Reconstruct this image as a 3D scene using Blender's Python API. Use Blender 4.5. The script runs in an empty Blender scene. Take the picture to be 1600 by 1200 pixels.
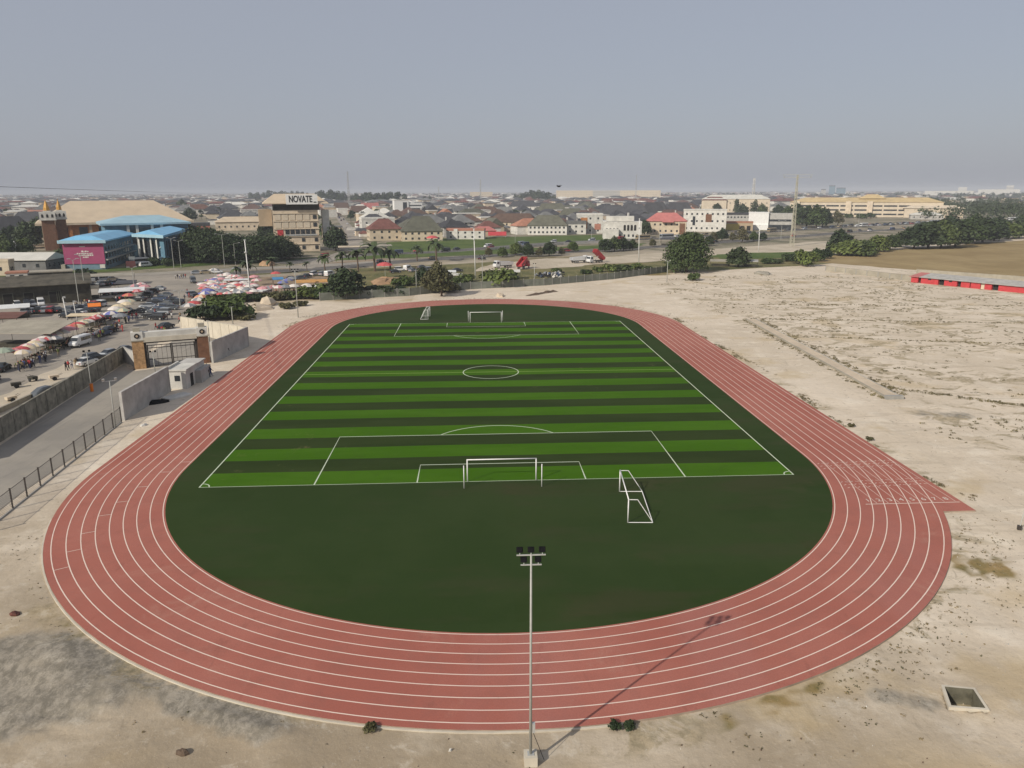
import bpy, math, random
import numpy as np
from mathutils import Vector, Matrix, noise
random.seed(11)
R = random.random
U = random.uniform
sc = bpy.context.scene
COL = sc.collection
# ------------------------------------------------------------------ camera model (solved from the pitch and the track)
F, CX, CY, CH, TILT, ROLL, YAW = 1191.5907, -2.6905, -77.5963, 30.499, 0.248, -0.0037, 0.0493
PITCH_L, PITCH_W = 102.89, 64.5
TX, TR, TY, TS, TW = 0.1174, 35.8627, 6.4867, 91.4141, 10.0747   # track centre x, inner radius, bend y, straight, width
GZ = -0.15                                                          # level of the ground round the track slab


def ray(u, v):
    u -= 800; v -= 600
    c, s = math.cos(ROLL), math.sin(ROLL)
    x = u*c + v*s; up = u*s - v*c
    ct, st = math.cos(TILT), math.sin(TILT)
    yy = F*ct + up*st; z = up*ct - F*st
    c, s = math.cos(YAW), math.sin(YAW)
    return Vector((x*c + yy*s, -x*s + yy*c, z))


def gp(u, v, z=GZ):
    d = ray(u, v); t = (z - CH)/d.z
    return Vector((CX + d.x*t, CY + d.y*t, z))


def dist(p): return math.hypot(p[0]-CX, p[1]-CY)
def mpp(p): return dist(p)/F                                        # metres per photo pixel at p


def hgt(u, v, p):
    d = ray(u, v)
    return CH + d.z*dist(p)/math.hypot(d.x, d.y)


def px_of(p):
    dx, dy, dz = p[0]-CX, p[1]-CY, (p[2] if len(p) > 2 else 0)-CH
    c, s = math.cos(YAW), math.sin(YAW)
    x = dx*c - dy*s; y = dx*s + dy*c
    ct, st = math.cos(TILT), math.sin(TILT)
    dep = y*ct - dz*st; up = dz*ct + y*st
    if dep < 1: return (-999, -999)
    u, v = F*x/dep, -F*up/dep
    c, s = math.cos(ROLL), math.sin(ROLL)
    return (800+u*c-v*s, 600+u*s+v*c)


def face_cam(p): return math.atan2(p[1]-CY, p[0]-CX) - math.pi/2     # rotation that turns local -y towards the camera


def heading(u, v, u2, v2):                                          # rotation that turns local +x from pixel 1 to pixel 2
    a, b = gp(u, v), gp(u2, v2)
    return math.atan2(b.y-a.y, b.x-a.x)


# ------------------------------------------------------------------ materials
MATS = {}


def nmat(name, col, rough=.8, amt=.18, scale=.6, rnd=0.0, metal=0.0, spec=.3, col2=None, bump=0.0, bscale=None, detail=4):
    if name in MATS: return MATS[name]
    m = bpy.data.materials.new(name); m.use_nodes = True
    nt = m.node_tree; N = nt.nodes; L = nt.links
    b = N['Principled BSDF']
    b.inputs['Roughness'].default_value = rough; b.inputs['Metallic'].default_value = metal
    b.inputs['Specular IOR Level'].default_value = spec
    tc = N.new('ShaderNodeTexCoord')
    nz = N.new('ShaderNodeTexNoise'); nz.inputs['Scale'].default_value = scale; nz.inputs['Detail'].default_value = detail
    nz.inputs['Roughness'].default_value = .65
    L.new(tc.outputs['Object'], nz.inputs['Vector'])
    mx = N.new('ShaderNodeMix'); mx.data_type = 'RGBA'
    c2 = col2 or tuple(min(1, c*(1+amt)) for c in col)
    c1 = col if col2 else tuple(c*(1-amt) for c in col)
    mx.inputs['A'].default_value = (*c1, 1); mx.inputs['B'].default_value = (*c2, 1)
    mr = N.new('ShaderNodeMapRange'); mr.inputs['From Min'].default_value = .3; mr.inputs['From Max'].default_value = .7
    L.new(nz.outputs['Fac'], mr.inputs['Value']); L.new(mr.outputs['Result'], mx.inputs['Factor'])
    out = mx.outputs['Result']
    if rnd:
        oi = N.new('ShaderNodeObjectInfo'); h = N.new('ShaderNodeHueSaturation')
        r2 = N.new('ShaderNodeMapRange'); r2.inputs['To Min'].default_value = 1-rnd; r2.inputs['To Max'].default_value = 1+rnd
        L.new(oi.outputs['Random'], r2.inputs['Value']); L.new(r2.outputs['Result'], h.inputs['Value'])
        r3 = N.new('ShaderNodeMapRange'); r3.inputs['To Min'].default_value = .5+rnd*.06; r3.inputs['To Max'].default_value = .5-rnd*.06
        L.new(oi.outputs['Random'], r3.inputs['Value']); L.new(r3.outputs['Result'], h.inputs['Hue'])
        L.new(out, h.inputs['Color']); out = h.outputs['Color']
    L.new(out, b.inputs['Base Color'])
    if bump:
        bp = N.new('ShaderNodeBump'); bp.inputs['Strength'].default_value = bump; bp.inputs['Distance'].default_value = .2
        n2 = N.new('ShaderNodeTexNoise'); n2.inputs['Scale'].default_value = bscale or scale*3; n2.inputs['Detail'].default_value = 6
        L.new(tc.outputs['Object'], n2.inputs['Vector']); L.new(n2.outputs['Fac'], bp.inputs['Height'])
        L.new(bp.outputs['Normal'], b.inputs['Normal'])
    MATS[name] = m
    return m


def M(key):                                                          # a small palette made on demand
    p = PAL[key]
    return nmat(key, *p[:1], **(p[1] if len(p) > 1 else {}))


PAL = {
 'white_paint': ((.72, .71, .68), dict(rough=.6, amt=.1, scale=.8)),
 'white_wall': ((.57, .55, .50), dict(rough=.85, amt=.2, scale=.35, rnd=.08)),
 'cream_wall': ((.55, .46, .34), dict(rough=.85, amt=.2, scale=.25, rnd=.08)),
 'tan_wall': ((.42, .32, .22), dict(rough=.85, amt=.15, scale=.3, rnd=.1)),
 'beige_wall': ((.55, .47, .36), dict(rough=.85, amt=.12, scale=.2)),
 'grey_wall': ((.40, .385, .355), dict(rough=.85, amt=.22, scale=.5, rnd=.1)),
 'blue_grey_wall': ((.13, .20, .25), dict(rough=.7, amt=.2, scale=.3)),
 'teal_wall': ((.10, .20, .27), dict(rough=.6, amt=.2, scale=.3)),
 'magenta_wall': ((.30, .055, .13), dict(rough=.6, amt=.1, scale=.3)),
 'salmon_wall': ((.45, .16, .12), dict(rough=.85, amt=.15, scale=.3)),
 'orange_brick': ((.40, .17, .06), dict(rough=.9, amt=.25, scale=1.2)),
 'brown_brick': ((.17, .085, .05), dict(rough=.9, amt=.25, scale=1.0)),
 'stone_clad': ((.36, .22, .11), dict(rough=.9, amt=.45, scale=1.6)),
 'charcoal_roof': ((.055, .055, .06), dict(rough=.75, amt=.25, scale=.35, rnd=.25)),
 'brown_roof': ((.11, .07, .055), dict(rough=.8, amt=.25, scale=.35, rnd=.2)),
 'maroon_roof': ((.14, .065, .05), dict(rough=.8, amt=.25, scale=.35, rnd=.15)),
 'grey_roof': ((.15, .15, .145), dict(rough=.75, amt=.25, scale=.35, rnd=.2)),
 'olive_roof': ((.10, .10, .075), dict(rough=.8, amt=.25, scale=.35, rnd=.15)),
 'terracotta_roof': ((.36, .17, .11), dict(rough=.8, amt=.2, scale=.35, rnd=.12)),
 'pink_roof': ((.42, .15, .135), dict(rough=.7, amt=.15, scale=.3)),
 'tan_roof': ((.52, .42, .30), dict(rough=.6, amt=.1, scale=.12)),
 'ochre_roof': ((.50, .38, .20), dict(rough=.7, amt=.14, scale=.1)),
 'pale_roof': ((.58, .56, .50), dict(rough=.6, amt=.12, scale=.2, rnd=.1)),
 'blue_roof': ((.18, .42, .62), dict(rough=.45, amt=.12, scale=.2)),
 'pale_blue_roof': ((.30, .45, .52), dict(rough=.5, amt=.12, scale=.2)),
 'rust_sheet': ((.28, .12, .05), dict(rough=.9, amt=.4, scale=.5)),
 'dirty_sheet': ((.32, .29, .23), dict(rough=.75, amt=.2, scale=.3)),
 'shed_dark': ((.055, .05, .038), dict(rough=.9, amt=.5, scale=.6)),
 'window_dark': ((.03, .035, .04), dict(rough=.15, amt=.3, scale=.5, spec=.6)),
 'opening_dark': ((.022, .02, .018), dict(rough=.9, amt=.3, scale=.5)),
 'panel_concrete': ((.215, .20, .16), dict(rough=.9, amt=.45, scale=.9, bump=.3)),
 'concrete': ((.40, .37, .32), dict(rough=.9, amt=.2, scale=.5, bump=.2)),
 'grey_concrete': ((.30, .29, .265), dict(rough=.9, amt=.22, scale=.4, bump=.2)),
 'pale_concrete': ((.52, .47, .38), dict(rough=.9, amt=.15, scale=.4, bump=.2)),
 'galvanised': ((.48, .48, .46), dict(rough=.45, amt=.12, scale=2, metal=.3)),
 'pole_paint': ((.36, .36, .325), dict(rough=.5, amt=.12, scale=1.5)),
 'dark_steel': ((.05, .042, .036), dict(rough=.6, amt=.3, scale=2)),
 'black_plastic': ((.010, .010, .011), dict(rough=.9, amt=.3, scale=3, spec=.05)),
 'tyre': ((.02, .02, .02), dict(rough=.9, amt=.3, scale=3)),
 'gold': ((.50, .27, .06), dict(rough=.4, amt=.2, scale=1, metal=.2)),
 'red_paint': ((.46, .05, .055), dict(rough=.5, amt=.15, scale=1)),
 'orange_paint': ((.75, .20, .02), dict(rough=.6, amt=.15, scale=1)),
 'yellow_paint': ((.62, .42, .06), dict(rough=.6, amt=.15, scale=1)),
 'sign_yellow': ((.48, .38, .10), dict(rough=.6, amt=.12, scale=.3)),
 'ink': ((.015, .015, .015), dict(rough=.6, amt=.1)),
 'bark': ((.12, .085, .06), dict(rough=.95, amt=.35, scale=2)),
 'leaf_mid': ((.054, .076, .024), dict(rough=.6, amt=.55, scale=.35, rnd=.25, spec=.2)),
 'leaf_dark': ((.032, .048, .019), dict(rough=.6, amt=.55, scale=.3, rnd=.25, spec=.2)),
 'leaf_light': ((.080, .108, .028), dict(rough=.6, amt=.5, scale=.35, rnd=.2, spec=.2)),
 'leaf_olive': ((.085, .080, .036), dict(rough=.7, amt=.5, scale=.4, rnd=.2, spec=.2)),
 'leaf_palm': ((.055, .075, .028), dict(rough=.55, amt=.4, scale=.5, rnd=.25, spec=.3)),
 'dry_stalk': ((.17, .13, .065), dict(rough=.9, amt=.5, scale=.3)),
 'car_white': ((.62, .62, .61), dict(rough=.3, amt=.06, scale=1, spec=.5)),
 'car_silver': ((.34, .36, .38), dict(rough=.3, amt=.08, scale=1, spec=.5, metal=.3)),
 'car_black': ((.018, .019, .021), dict(rough=.25, amt=.2, scale=1, spec=.5)),
 'car_grey': ((.09, .10, .11), dict(rough=.3, amt=.15, scale=1, spec=.5)),
 'car_blue': ((.035, .055, .10), dict(rough=.3, amt=.15, scale=1, spec=.5)),
 'car_red': ((.30, .025, .025), dict(rough=.3, amt=.15, scale=1, spec=.5)),
 'car_gold': ((.30, .24, .15), dict(rough=.3, amt=.12, scale=1, spec=.5)),
 'car_yellow': ((.62, .36, .04), dict(rough=.35, amt=.12, scale=1, spec=.5)),
 'glass': ((.025, .03, .035), dict(rough=.08, amt=.2, scale=1, spec=.7)),
 'um_red': ((.48, .09, .09), dict(rough=.8, amt=.15, scale=1)),
 'um_pink': ((.55, .27, .28), dict(rough=.8, amt=.2, scale=1)),
 'um_white': ((.62, .57, .52), dict(rough=.8, amt=.15, scale=1)),
 'um_cream': ((.60, .50, .34), dict(rough=.8, amt=.15, scale=1)),
 'um_blue': ((.14, .15, .36), dict(rough=.8, amt=.2, scale=1)),
 'um_green': ((.30, .35, .27), dict(rough=.8, amt=.2, scale=1)),
 'um_orange': ((.52, .22, .13), dict(rough=.8, amt=.2, scale=1)),
 'um_grey': ((.22, .23, .24), dict(rough=.8, amt=.2, scale=1)),
 'skin': ((.10, .055, .035), dict(rough=.6, amt=.1)),
 'hair': ((.012, .011, .010), dict(rough=.8, amt=.1)),
 'cloth_dark': ((.03, .03, .04), dict(rough=.9, amt=.2, scale=3)),
 'cloth_blue': ((.05, .07, .18), dict(rough=.9, amt=.2, scale=3)),
 'cloth_red': ((.40, .05, .05), dict(rough=.9, amt=.2, scale=3)),
 'cloth_white': ((.60, .58, .55), dict(rough=.9, amt=.1, scale=3)),
 'cloth_tan': ((.30, .22, .13), dict(rough=.9, amt=.2, scale=3)),
 'cloth_green': ((.14, .17, .05), dict(rough=.9, amt=.2, scale=3)),
 'tarp_blue': ((.06, .22, .42), dict(rough=.6, amt=.15, scale=.6)),
 'tarp_white': ((.66, .66, .64), dict(rough=.6, amt=.1, scale=.6)),
 'plank_orange': ((.50, .27, .09), dict(rough=.9, amt=.25, scale=.8)),
 'orange_soil': ((.33, .21, .12), dict(rough=.95, amt=.3, scale=.3, bump=.4)),
 'sand_heap': ((.52, .43, .32), dict(rough=.95, amt=.15, scale=.3, bump=.4)),
}


# ------------------------------------------------------------------ mesh building
class MB:
    def __init__(s): s.v = []; s.f = []; s.mi = []

    def face(s, pts, m=0):
        i = len(s.v); s.v += [tuple(p) for p in pts]; s.f.append(tuple(range(i, i+len(pts)))); s.mi.append(m); return s

    def _idx(s, pts, faces, m):
        i = len(s.v); s.v += [tuple(p) for p in pts]
        for f in faces: s.f.append(tuple(i+k for k in f)); s.mi.append(m)
        return s

    def box(s, x0, x1, y0, y1, z0, z1, m=0):
        return s._idx([(x0, y0, z0), (x1, y0, z0), (x1, y1, z0), (x0, y1, z0), (x0, y0, z1), (x1, y0, z1), (x1, y1, z1), (x0, y1, z1)],
                      [(0, 3, 2, 1), (4, 5, 6, 7), (0, 1, 5, 4), (1, 2, 6, 5), (2, 3, 7, 6), (3, 0, 4, 7)], m)

    def tube(s, p, q, r, r2=None, n=6, m=0, cap=True):
        p, q = Vector(p), Vector(q); r2 = r if r2 is None else r2
        d = (q-p).normalized(); a = d.orthogonal().normalized(); b = d.cross(a)
        pts = [p+(a*math.cos(t)+b*math.sin(t))*r for t in [2*math.pi*k/n for k in range(n)]]
        pts += [q+(a*math.cos(t)+b*math.sin(t))*r2 for t in [2*math.pi*k/n for k in range(n)]]
        fs = [(k, (k+1) % n, n+(k+1) % n, n+k) for k in range(n)]
        if cap: fs += [tuple(range(n-1, -1, -1)), tuple(range(n, 2*n))]
        return s._idx(pts, fs, m)

    def prism(s, poly, z0, z1, m=0):
        n = len(poly); pts = [(x, y, z0) for x, y in poly] + [(x, y, z1) for x, y in poly]
        return s._idx(pts, [tuple(range(n-1, -1, -1)), tuple(range(n, 2*n))] + [(k, (k+1) % n, n+(k+1) % n, n+k) for k in range(n)], m)

    def lathe(s, prof, n=12, c=(0, 0), m=0, wob=0):
        pts = []
        for r, z in prof:
            for k in range(n):
                a = 2*math.pi*k/n; rr = r*(1+wob*(1 if k % 2 else -1))
                pts.append((c[0]+rr*math.cos(a), c[1]+rr*math.sin(a), z))
        fs = []
        for j in range(len(prof)-1):
            for k in range(n):
                fs.append((j*n+k, j*n+(k+1) % n, (j+1)*n+(k+1) % n, (j+1)*n+k))
        return s._idx(pts, fs, m)

    def loft(s, st, mtop=0, mside=0):                                 # stations along x: (x, z0, z1, half width low, half width high, bevel)
        rings = []
        for x, z0, z1, w0, w1, b in st:
            rings.append([(x, -w0+b, z0), (x, w0-b, z0), (x, w0, z0+b), (x, w1, z1-b), (x, w1-b, z1), (x, -w1+b, z1), (x, -w1, z1-b), (x, -w0, z0+b)])
        i = len(s.v)
        for r in rings: s.v += r
        for j in range(len(rings)-1):
            for k in range(8):
                s.f.append((i+j*8+k, i+(j+1)*8+k, i+(j+1)*8+(k+1) % 8, i+j*8+(k+1) % 8)); s.mi.append(mtop if k == 4 else mside)
        s.f.append(tuple(i+k for k in range(8))); s.mi.append(mside)
        j = (len(rings)-1)*8; s.f.append(tuple(i+j+k for k in range(7, -1, -1))); s.mi.append(mside)
        return s

    def hip(s, x0, x1, y0, y1, z, h, m=0, ridge=None, t=.18):          # hipped roof with a small eave thickness
        w, d = x1-x0, y1-y0; k = min(w, d)/2
        if w >= d: a, b = (x0+k, (y0+y1)/2), (x1-k, (y0+y1)/2)
        else: a, b = ((x0+x1)/2, y0+k), ((x0+x1)/2, y1-k)
        if ridge is not None:
            if w >= d: a, b = (x0+ridge, (y0+y1)/2), (x1-ridge, (y0+y1)/2)
            else: a, b = ((x0+x1)/2, y0+ridge), ((x0+x1)/2, y1-ridge)
        zt = z+t
        P = [(x0, y0, z), (x1, y0, z), (x1, y1, z), (x0, y1, z), (x0, y0, zt), (x1, y0, zt), (x1, y1, zt), (x0, y1, zt), (*a, zt+h), (*b, zt+h)]
        fs = [(3, 2, 1, 0), (0, 1, 5, 4), (1, 2, 6, 5), (2, 3, 7, 6), (3, 0, 4, 7)]
        fs += [(4, 5, 9, 8), (5, 6, 9), (6, 7, 8, 9), (7, 4, 8)] if w >= d else [(4, 5, 8), (5, 6, 9, 8), (6, 7, 9), (7, 4, 8, 9)]
        return s._idx(P, fs, m)

    def mesh(s, name, smooth=False):
        me = bpy.data.meshes.new(name); me.from_pydata(s.v, [], s.f); me.polygons.foreach_set('material_index', s.mi)
        if smooth: me.polygons.foreach_set('use_smooth', [True]*len(s.f))
        me.update(); return me

    def build(s, name, mats, parent=None, loc=None, rz=0, smooth=False):
        return put(name, s.mesh(name, smooth), mats, parent, loc, rz)


def put(name, me, mats, parent=None, loc=None, rz=0):
    o = bpy.data.objects.new(name, me); COL.objects.link(o)
    if not isinstance(mats, (list, tuple)): mats = [mats]
    if len(me.materials) == 0:
        for m in mats: me.materials.append(M(m) if isinstance(m, str) else m)
    if parent: o.parent = parent
    if loc is not None: o.location = loc
    if rz: o.rotation_euler.z = rz
    return o


PENDING = []


def tag(o, label, cat, group=None, uniq=True, u=None):
    o['category'] = cat
    if group: o['group'] = group
    PENDING.append([o, label, u])
    o['label'] = label
    return o


def thing(name, label, cat, loc=(0, 0, 0), rz=0, group=None):
    o = bpy.data.objects.new(name, None); COL.objects.link(o); o.empty_display_size = .5
    o.location = loc; o.rotation_euler.z = rz
    return tag(o, label, cat, group)


def structure(o, kind='structure'):
    o['kind'] = kind; return o


KIDS = {}


def kids_of(o):
    return [c for c in o.children]


def recolour(o, i, m):
    o.material_slots[i].link = 'OBJECT'; o.material_slots[i].material = M(m) if isinstance(m, str) else m


def dup(root, loc, rz=0, label=None, group=None, scale=1, cat=None, paint=None):
    r = root.copy(); COL.objects.link(r); r.location = loc; r.rotation_euler = (0, 0, rz)
    r.scale = (scale,)*3 if not isinstance(scale, tuple) else scale
    if label: r['label'] = label
    if group: r['group'] = group
    if cat: r['category'] = cat
    PENDING.append([r, r['label'], None])

    def paint_one(c):
        if paint:
            for (nm, i), m in paint.items():
                if c.name.split('.')[0] == nm: recolour(c, i, m)
    for ch in KIDS.setdefault(root.name, kids_of(root)):
        c = ch.copy(); COL.objects.link(c); c.parent = r; paint_one(c)
        for g in KIDS.setdefault(ch.name, kids_of(ch)):
            d = g.copy(); COL.objects.link(d); d.parent = c; paint_one(d)
    return r


def wipe(root):                                                       # remove an unused original
    def go(o):
        for c in list(o.children): go(c)
        bpy.data.objects.remove(o)
    global PENDING
    KIDS.clear()
    ids = set()

    def col(o):
        ids.add(o.name)
        for c in o.children: col(c)
    col(root)
    PENDING = [p for p in PENDING if p[0].name not in ids]
    go(root)


ORD = 'first second third fourth fifth sixth seventh eighth ninth tenth eleventh twelfth thirteenth fourteenth fifteenth sixteenth seventeenth eighteenth nineteenth twentieth'.split()


def text_mesh(s, size, ext=.02, bold=0):
    cu = bpy.data.curves.new('lettering', 'FONT'); cu.body = s; cu.size = size; cu.extrude = ext; cu.offset = bold; cu.align_x = 'CENTER'; cu.align_y = 'CENTER'
    o = bpy.data.objects.new('lettering_source', cu); COL.objects.link(o)
    dg = bpy.context.evaluated_depsgraph_get()
    me = bpy.data.meshes.new_from_object(o.evaluated_get(dg)); bpy.data.objects.remove(o); bpy.data.curves.remove(cu)
    me.materials.clear()
    return me

# ------------------------------------------------------------------ camera, sun, sky, air
cam = bpy.data.cameras.new('camera'); camo = bpy.data.objects.new('camera', cam); COL.objects.link(camo); sc.camera = camo
cam.sensor_fit = 'HORIZONTAL'; cam.sensor_width = 36; cam.lens = 36*F/1600; cam.clip_start = .5; cam.clip_end = 80000
fw = ray(800, 600).normalized()
e1 = (ray(900, 600) - ray(800, 600)).normalized()                     # image right
e2 = (ray(800, 500) - ray(800, 600)).normalized()                     # image up
camo.matrix_world = Matrix(((e1.x, e2.x, -fw.x, CX), (e1.y, e2.y, -fw.y, CY), (e1.z, e2.z, -fw.z, CH), (0, 0, 0, 1)))

SUN_EL = math.radians(32); SHX, SHY = 15.0, 13.65                      # measured from the floodlight's shadow
sdir = Vector((SHX, SHY, 0)).normalized()*math.cos(SUN_EL) - Vector((0, 0, math.sin(SUN_EL)))
sl = bpy.data.lights.new('sun', 'SUN'); sl.energy = 3.6; sl.angle = math.radians(.6); sl.color = (1, .93, .82)
so = bpy.data.objects.new('sun', sl); COL.objects.link(so); so.rotation_euler = sdir.to_track_quat('-Z', 'Y').to_euler()
w = bpy.data.worlds.new('World'); sc.world = w; w.use_nodes = True
nt = w.node_tree; bg = nt.nodes['Background']; sky = nt.nodes.new('ShaderNodeTexSky'); sky.sky_type = 'NISHITA'; sky.sun_disc = False
sky.sun_elevation = SUN_EL; sky.sun_rotation = math.atan2(-SHX, -SHY); sky.air_density = 1.0; sky.dust_density = 2.2; sky.ozone_density = 1.6; sky.altitude = 0
mk = nt.nodes.new('ShaderNodeMix'); mk.data_type = 'RGBA'; mk.inputs['Factor'].default_value = .8; mk.inputs['B'].default_value = (3.25, 3.38, 3.88, 1)   # milky veil of dust over the clear-sky model
nt.links.new(sky.outputs['Color'], mk.inputs['A']); nt.links.new(mk.outputs['Result'], bg.inputs['Color']); bg.inputs['Strength'].default_value = .1
sc.view_settings.view_transform = 'Standard'; sc.view_settings.look = 'None'; sc.view_settings.exposure = .2; sc.view_settings.gamma = 1

EXT = 24000.
hz = MB().box(-EXT-400, EXT+400, -EXT-400, EXT+400, -3, 62)
hm = bpy.data.materials.new('haze'); hm.use_nodes = True; hn = hm.node_tree
for n in list(hn.nodes): hn.nodes.remove(n)
ho = hn.nodes.new('ShaderNodeOutputMaterial'); hv = hn.nodes.new('ShaderNodeVolumePrincipled')
hv.inputs['Color'].default_value = (.73, .765, .83, 1); hv.inputs['Density'].default_value = .00016; hv.inputs['Anisotropy'].default_value = -.1
hn.links.new(hv.outputs['Volume'], ho.inputs['Volume'])
structure(hz.build('haze', hm), 'stuff')

# ------------------------------------------------------------------ ground sheet
def geo(a, b, n, grow=1.25, step=4.):
    out = []; x = a; s = step
    while abs(x) < abs(b):
        out.append(x); s *= grow; x = x + s if b > a else x - s
    out.append(b); return out


pitc = [gp(1470, 1073), gp(1523, 1078), gp(1546, 1113), gp(1482, 1108)]
PITC = sum(pitc, Vector())/4
px0, px1 = PITC.x-2.6, PITC.x+2.6; py0, py1 = PITC.y-2.6, PITC.y+2.6
xs = sorted(set([round(x, 3) for x in list(np.arange(-76, 80, .8)) + list(np.arange(80, 200, 3.5)) + geo(200, EXT, 0) + geo(-80, -EXT, 0) + list(np.arange(px0, px1, .16))]))
ys = sorted(set([round(x, 3) for x in list(np.arange(-60, 20, .7)) + list(np.arange(20, 130, 2.0)) + list(np.arange(130, 260, 4)) + geo(262, EXT, 0, 1.2, 6) + geo(-62, -EXT, 0, 1.6, 8) + list(np.arange(py0, py1, .16))]))


def stadium_d(x, y):                                                   # distance outside the track's outer edge (negative inside)
    yy = y - TY; yy = yy if yy < 0 else max(0, yy-TS)
    d = math.hypot(x-TX, yy) - (TR+TW)
    if -17.2 < y-TY < 0: d = min(d, x-(TX+TR+TW)) if x > 20 else d
    return d


def poly_in(p, poly):
    c = False; n = len(poly); j = n-1
    for i in range(n):
        a, b = poly[i], poly[j]
        if (a[1] > p[1]) != (b[1] > p[1]) and p[0] < (b[0]-a[0])*(p[1]-a[1])/(b[1]-a[1])+a[0]: c = not c
        j = i
    return c


def sst(a, b, x): t = max(0, min(1, (x-a)/(b-a))); return t*t*(3-2*t)


def blob(x, y, cx, cy, rx, ry, rot=0, soft=.5):
    c, s = math.cos(rot), math.sin(rot); dx, dy = x-cx, y-cy
    return 1-sst(1-soft, 1+soft, math.hypot((dx*c+dy*s)/rx, (-dx*s+dy*c)/ry))


pin = [(p.x, p.y) for p in pitc]
pcx, pcy = PITC.x, PITC.y
pin_s = [(pcx+(x-pcx)*.94, pcy+(y-pcy)*.94) for x, y in pin]
e1 = gp(1500, 860); e2 = gp(1190, 1108); e3 = gp(110, 975); gw = gp(1462, 646); gs = gp(1420, 1092); g1 = gp(110, 1055); g2 = gp(330, 1090); g3 = gp(60, 1040)
nx, ny = len(xs), len(ys)
V = np.zeros((nx*ny, 3)); A = np.zeros((nx*ny, 4))                      # attribute: clay, weeds, dry grass, far scrub
i = 0
nv = noise.noise
for y in ys:
    for x in xs:
        z = GZ; a = [0, 0, 0, 0]
        if -90 < x < 230 and -70 < y < 290:
            d = stadium_d(x, y)
            n1 = nv((x*.05, y*.05, 3)); n2 = nv((x*.25, y*.25, 7)); n3 = nv((x*.9, y*.9, 1))
            if x > 40 or y < 10 or y > 100: open_ = sst(.5, 5, d)
            else: open_ = 0
            amp = open_*(1 if x > -46 or y < -14 else 0)*(1-sst(135, 172, y))
            z += amp*(.12*n1+.12*n2+.05*n3)
            # spoil of grey clay at the lower left corner
            c = max(blob(x, y, g1.x, g1.y, 9, 5.5, .3), blob(x, y, g2.x, g2.y, 7, 2.2, -.6), blob(x, y, g3.x, g3.y, 8, 4))
            c *= sst(.0, .25, d) if d < 2 else 1
            z += .45*c*(n2+.8*abs(n3)+.3)*sst(.3, 2.0, d)
            a[0] = max(c*(1 if d > 0 else 0), .62*blob(x, y, gw.x, gw.y, 5.5, 2.2, -.35), .55*blob(x, y, gs.x, gs.y, 2.6, 1.1, -.3))
            right = sst(52, 64, x+6*n1)*(1-sst(150, 215, y-.35*(x-60)))
            a[1] = right
            edge = (1-sst(.6, 3.8, d+1.6*n2))*(1 if x > 25 or (y < -20 and n1 > -.1) or y > 95 else .12)
            a[1] = max(a[1], .85*edge)
            if d > 0: tuft = max(blob(x, y, e1.x, e1.y, 3.0, 7, .1), blob(x, y, e2.x, e2.y, 7, 1.0, .42), .7*blob(x, y, e3.x, e3.y, 4, 1.2, -.7)); a[2] = .80*tuft*(.62+.9*n3+.5*n2)
            a[2] = a[2] if y < 90 else sst(-8, 14, (y-186) - .42*(x-10) + 18*n1)*sst(-10, 20, x)
            if x < -20 and y > 118: a[2] = max(a[2], .5*sst(118, 150, y+20*n1))
            if poly_in((x, y), pin_s): z = GZ-1.25
        a[3] = sst(225, 300, y - .45*x) if y > 0 else 0
        a[3] = max(a[3], sst(-110, -140, x)*.8)
        V[i] = (x, y, z); A[i] = a; i += 1
me = bpy.data.meshes.new('ground')
idx = np.arange(nx*ny).reshape(ny, nx)
quads = np.stack([idx[:-1, :-1], idx[:-1, 1:], idx[1:, 1:], idx[1:, :-1]], -1).reshape(-1, 4)
me.from_pydata(V.tolist(), [], quads.tolist())
at = me.color_attributes.new('zones', 'FLOAT_COLOR', 'POINT'); at.data.foreach_set('color', A.astype(np.float32).ravel())
me.polygons.foreach_set('use_smooth', [True]*len(quads)); me.update()


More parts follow.
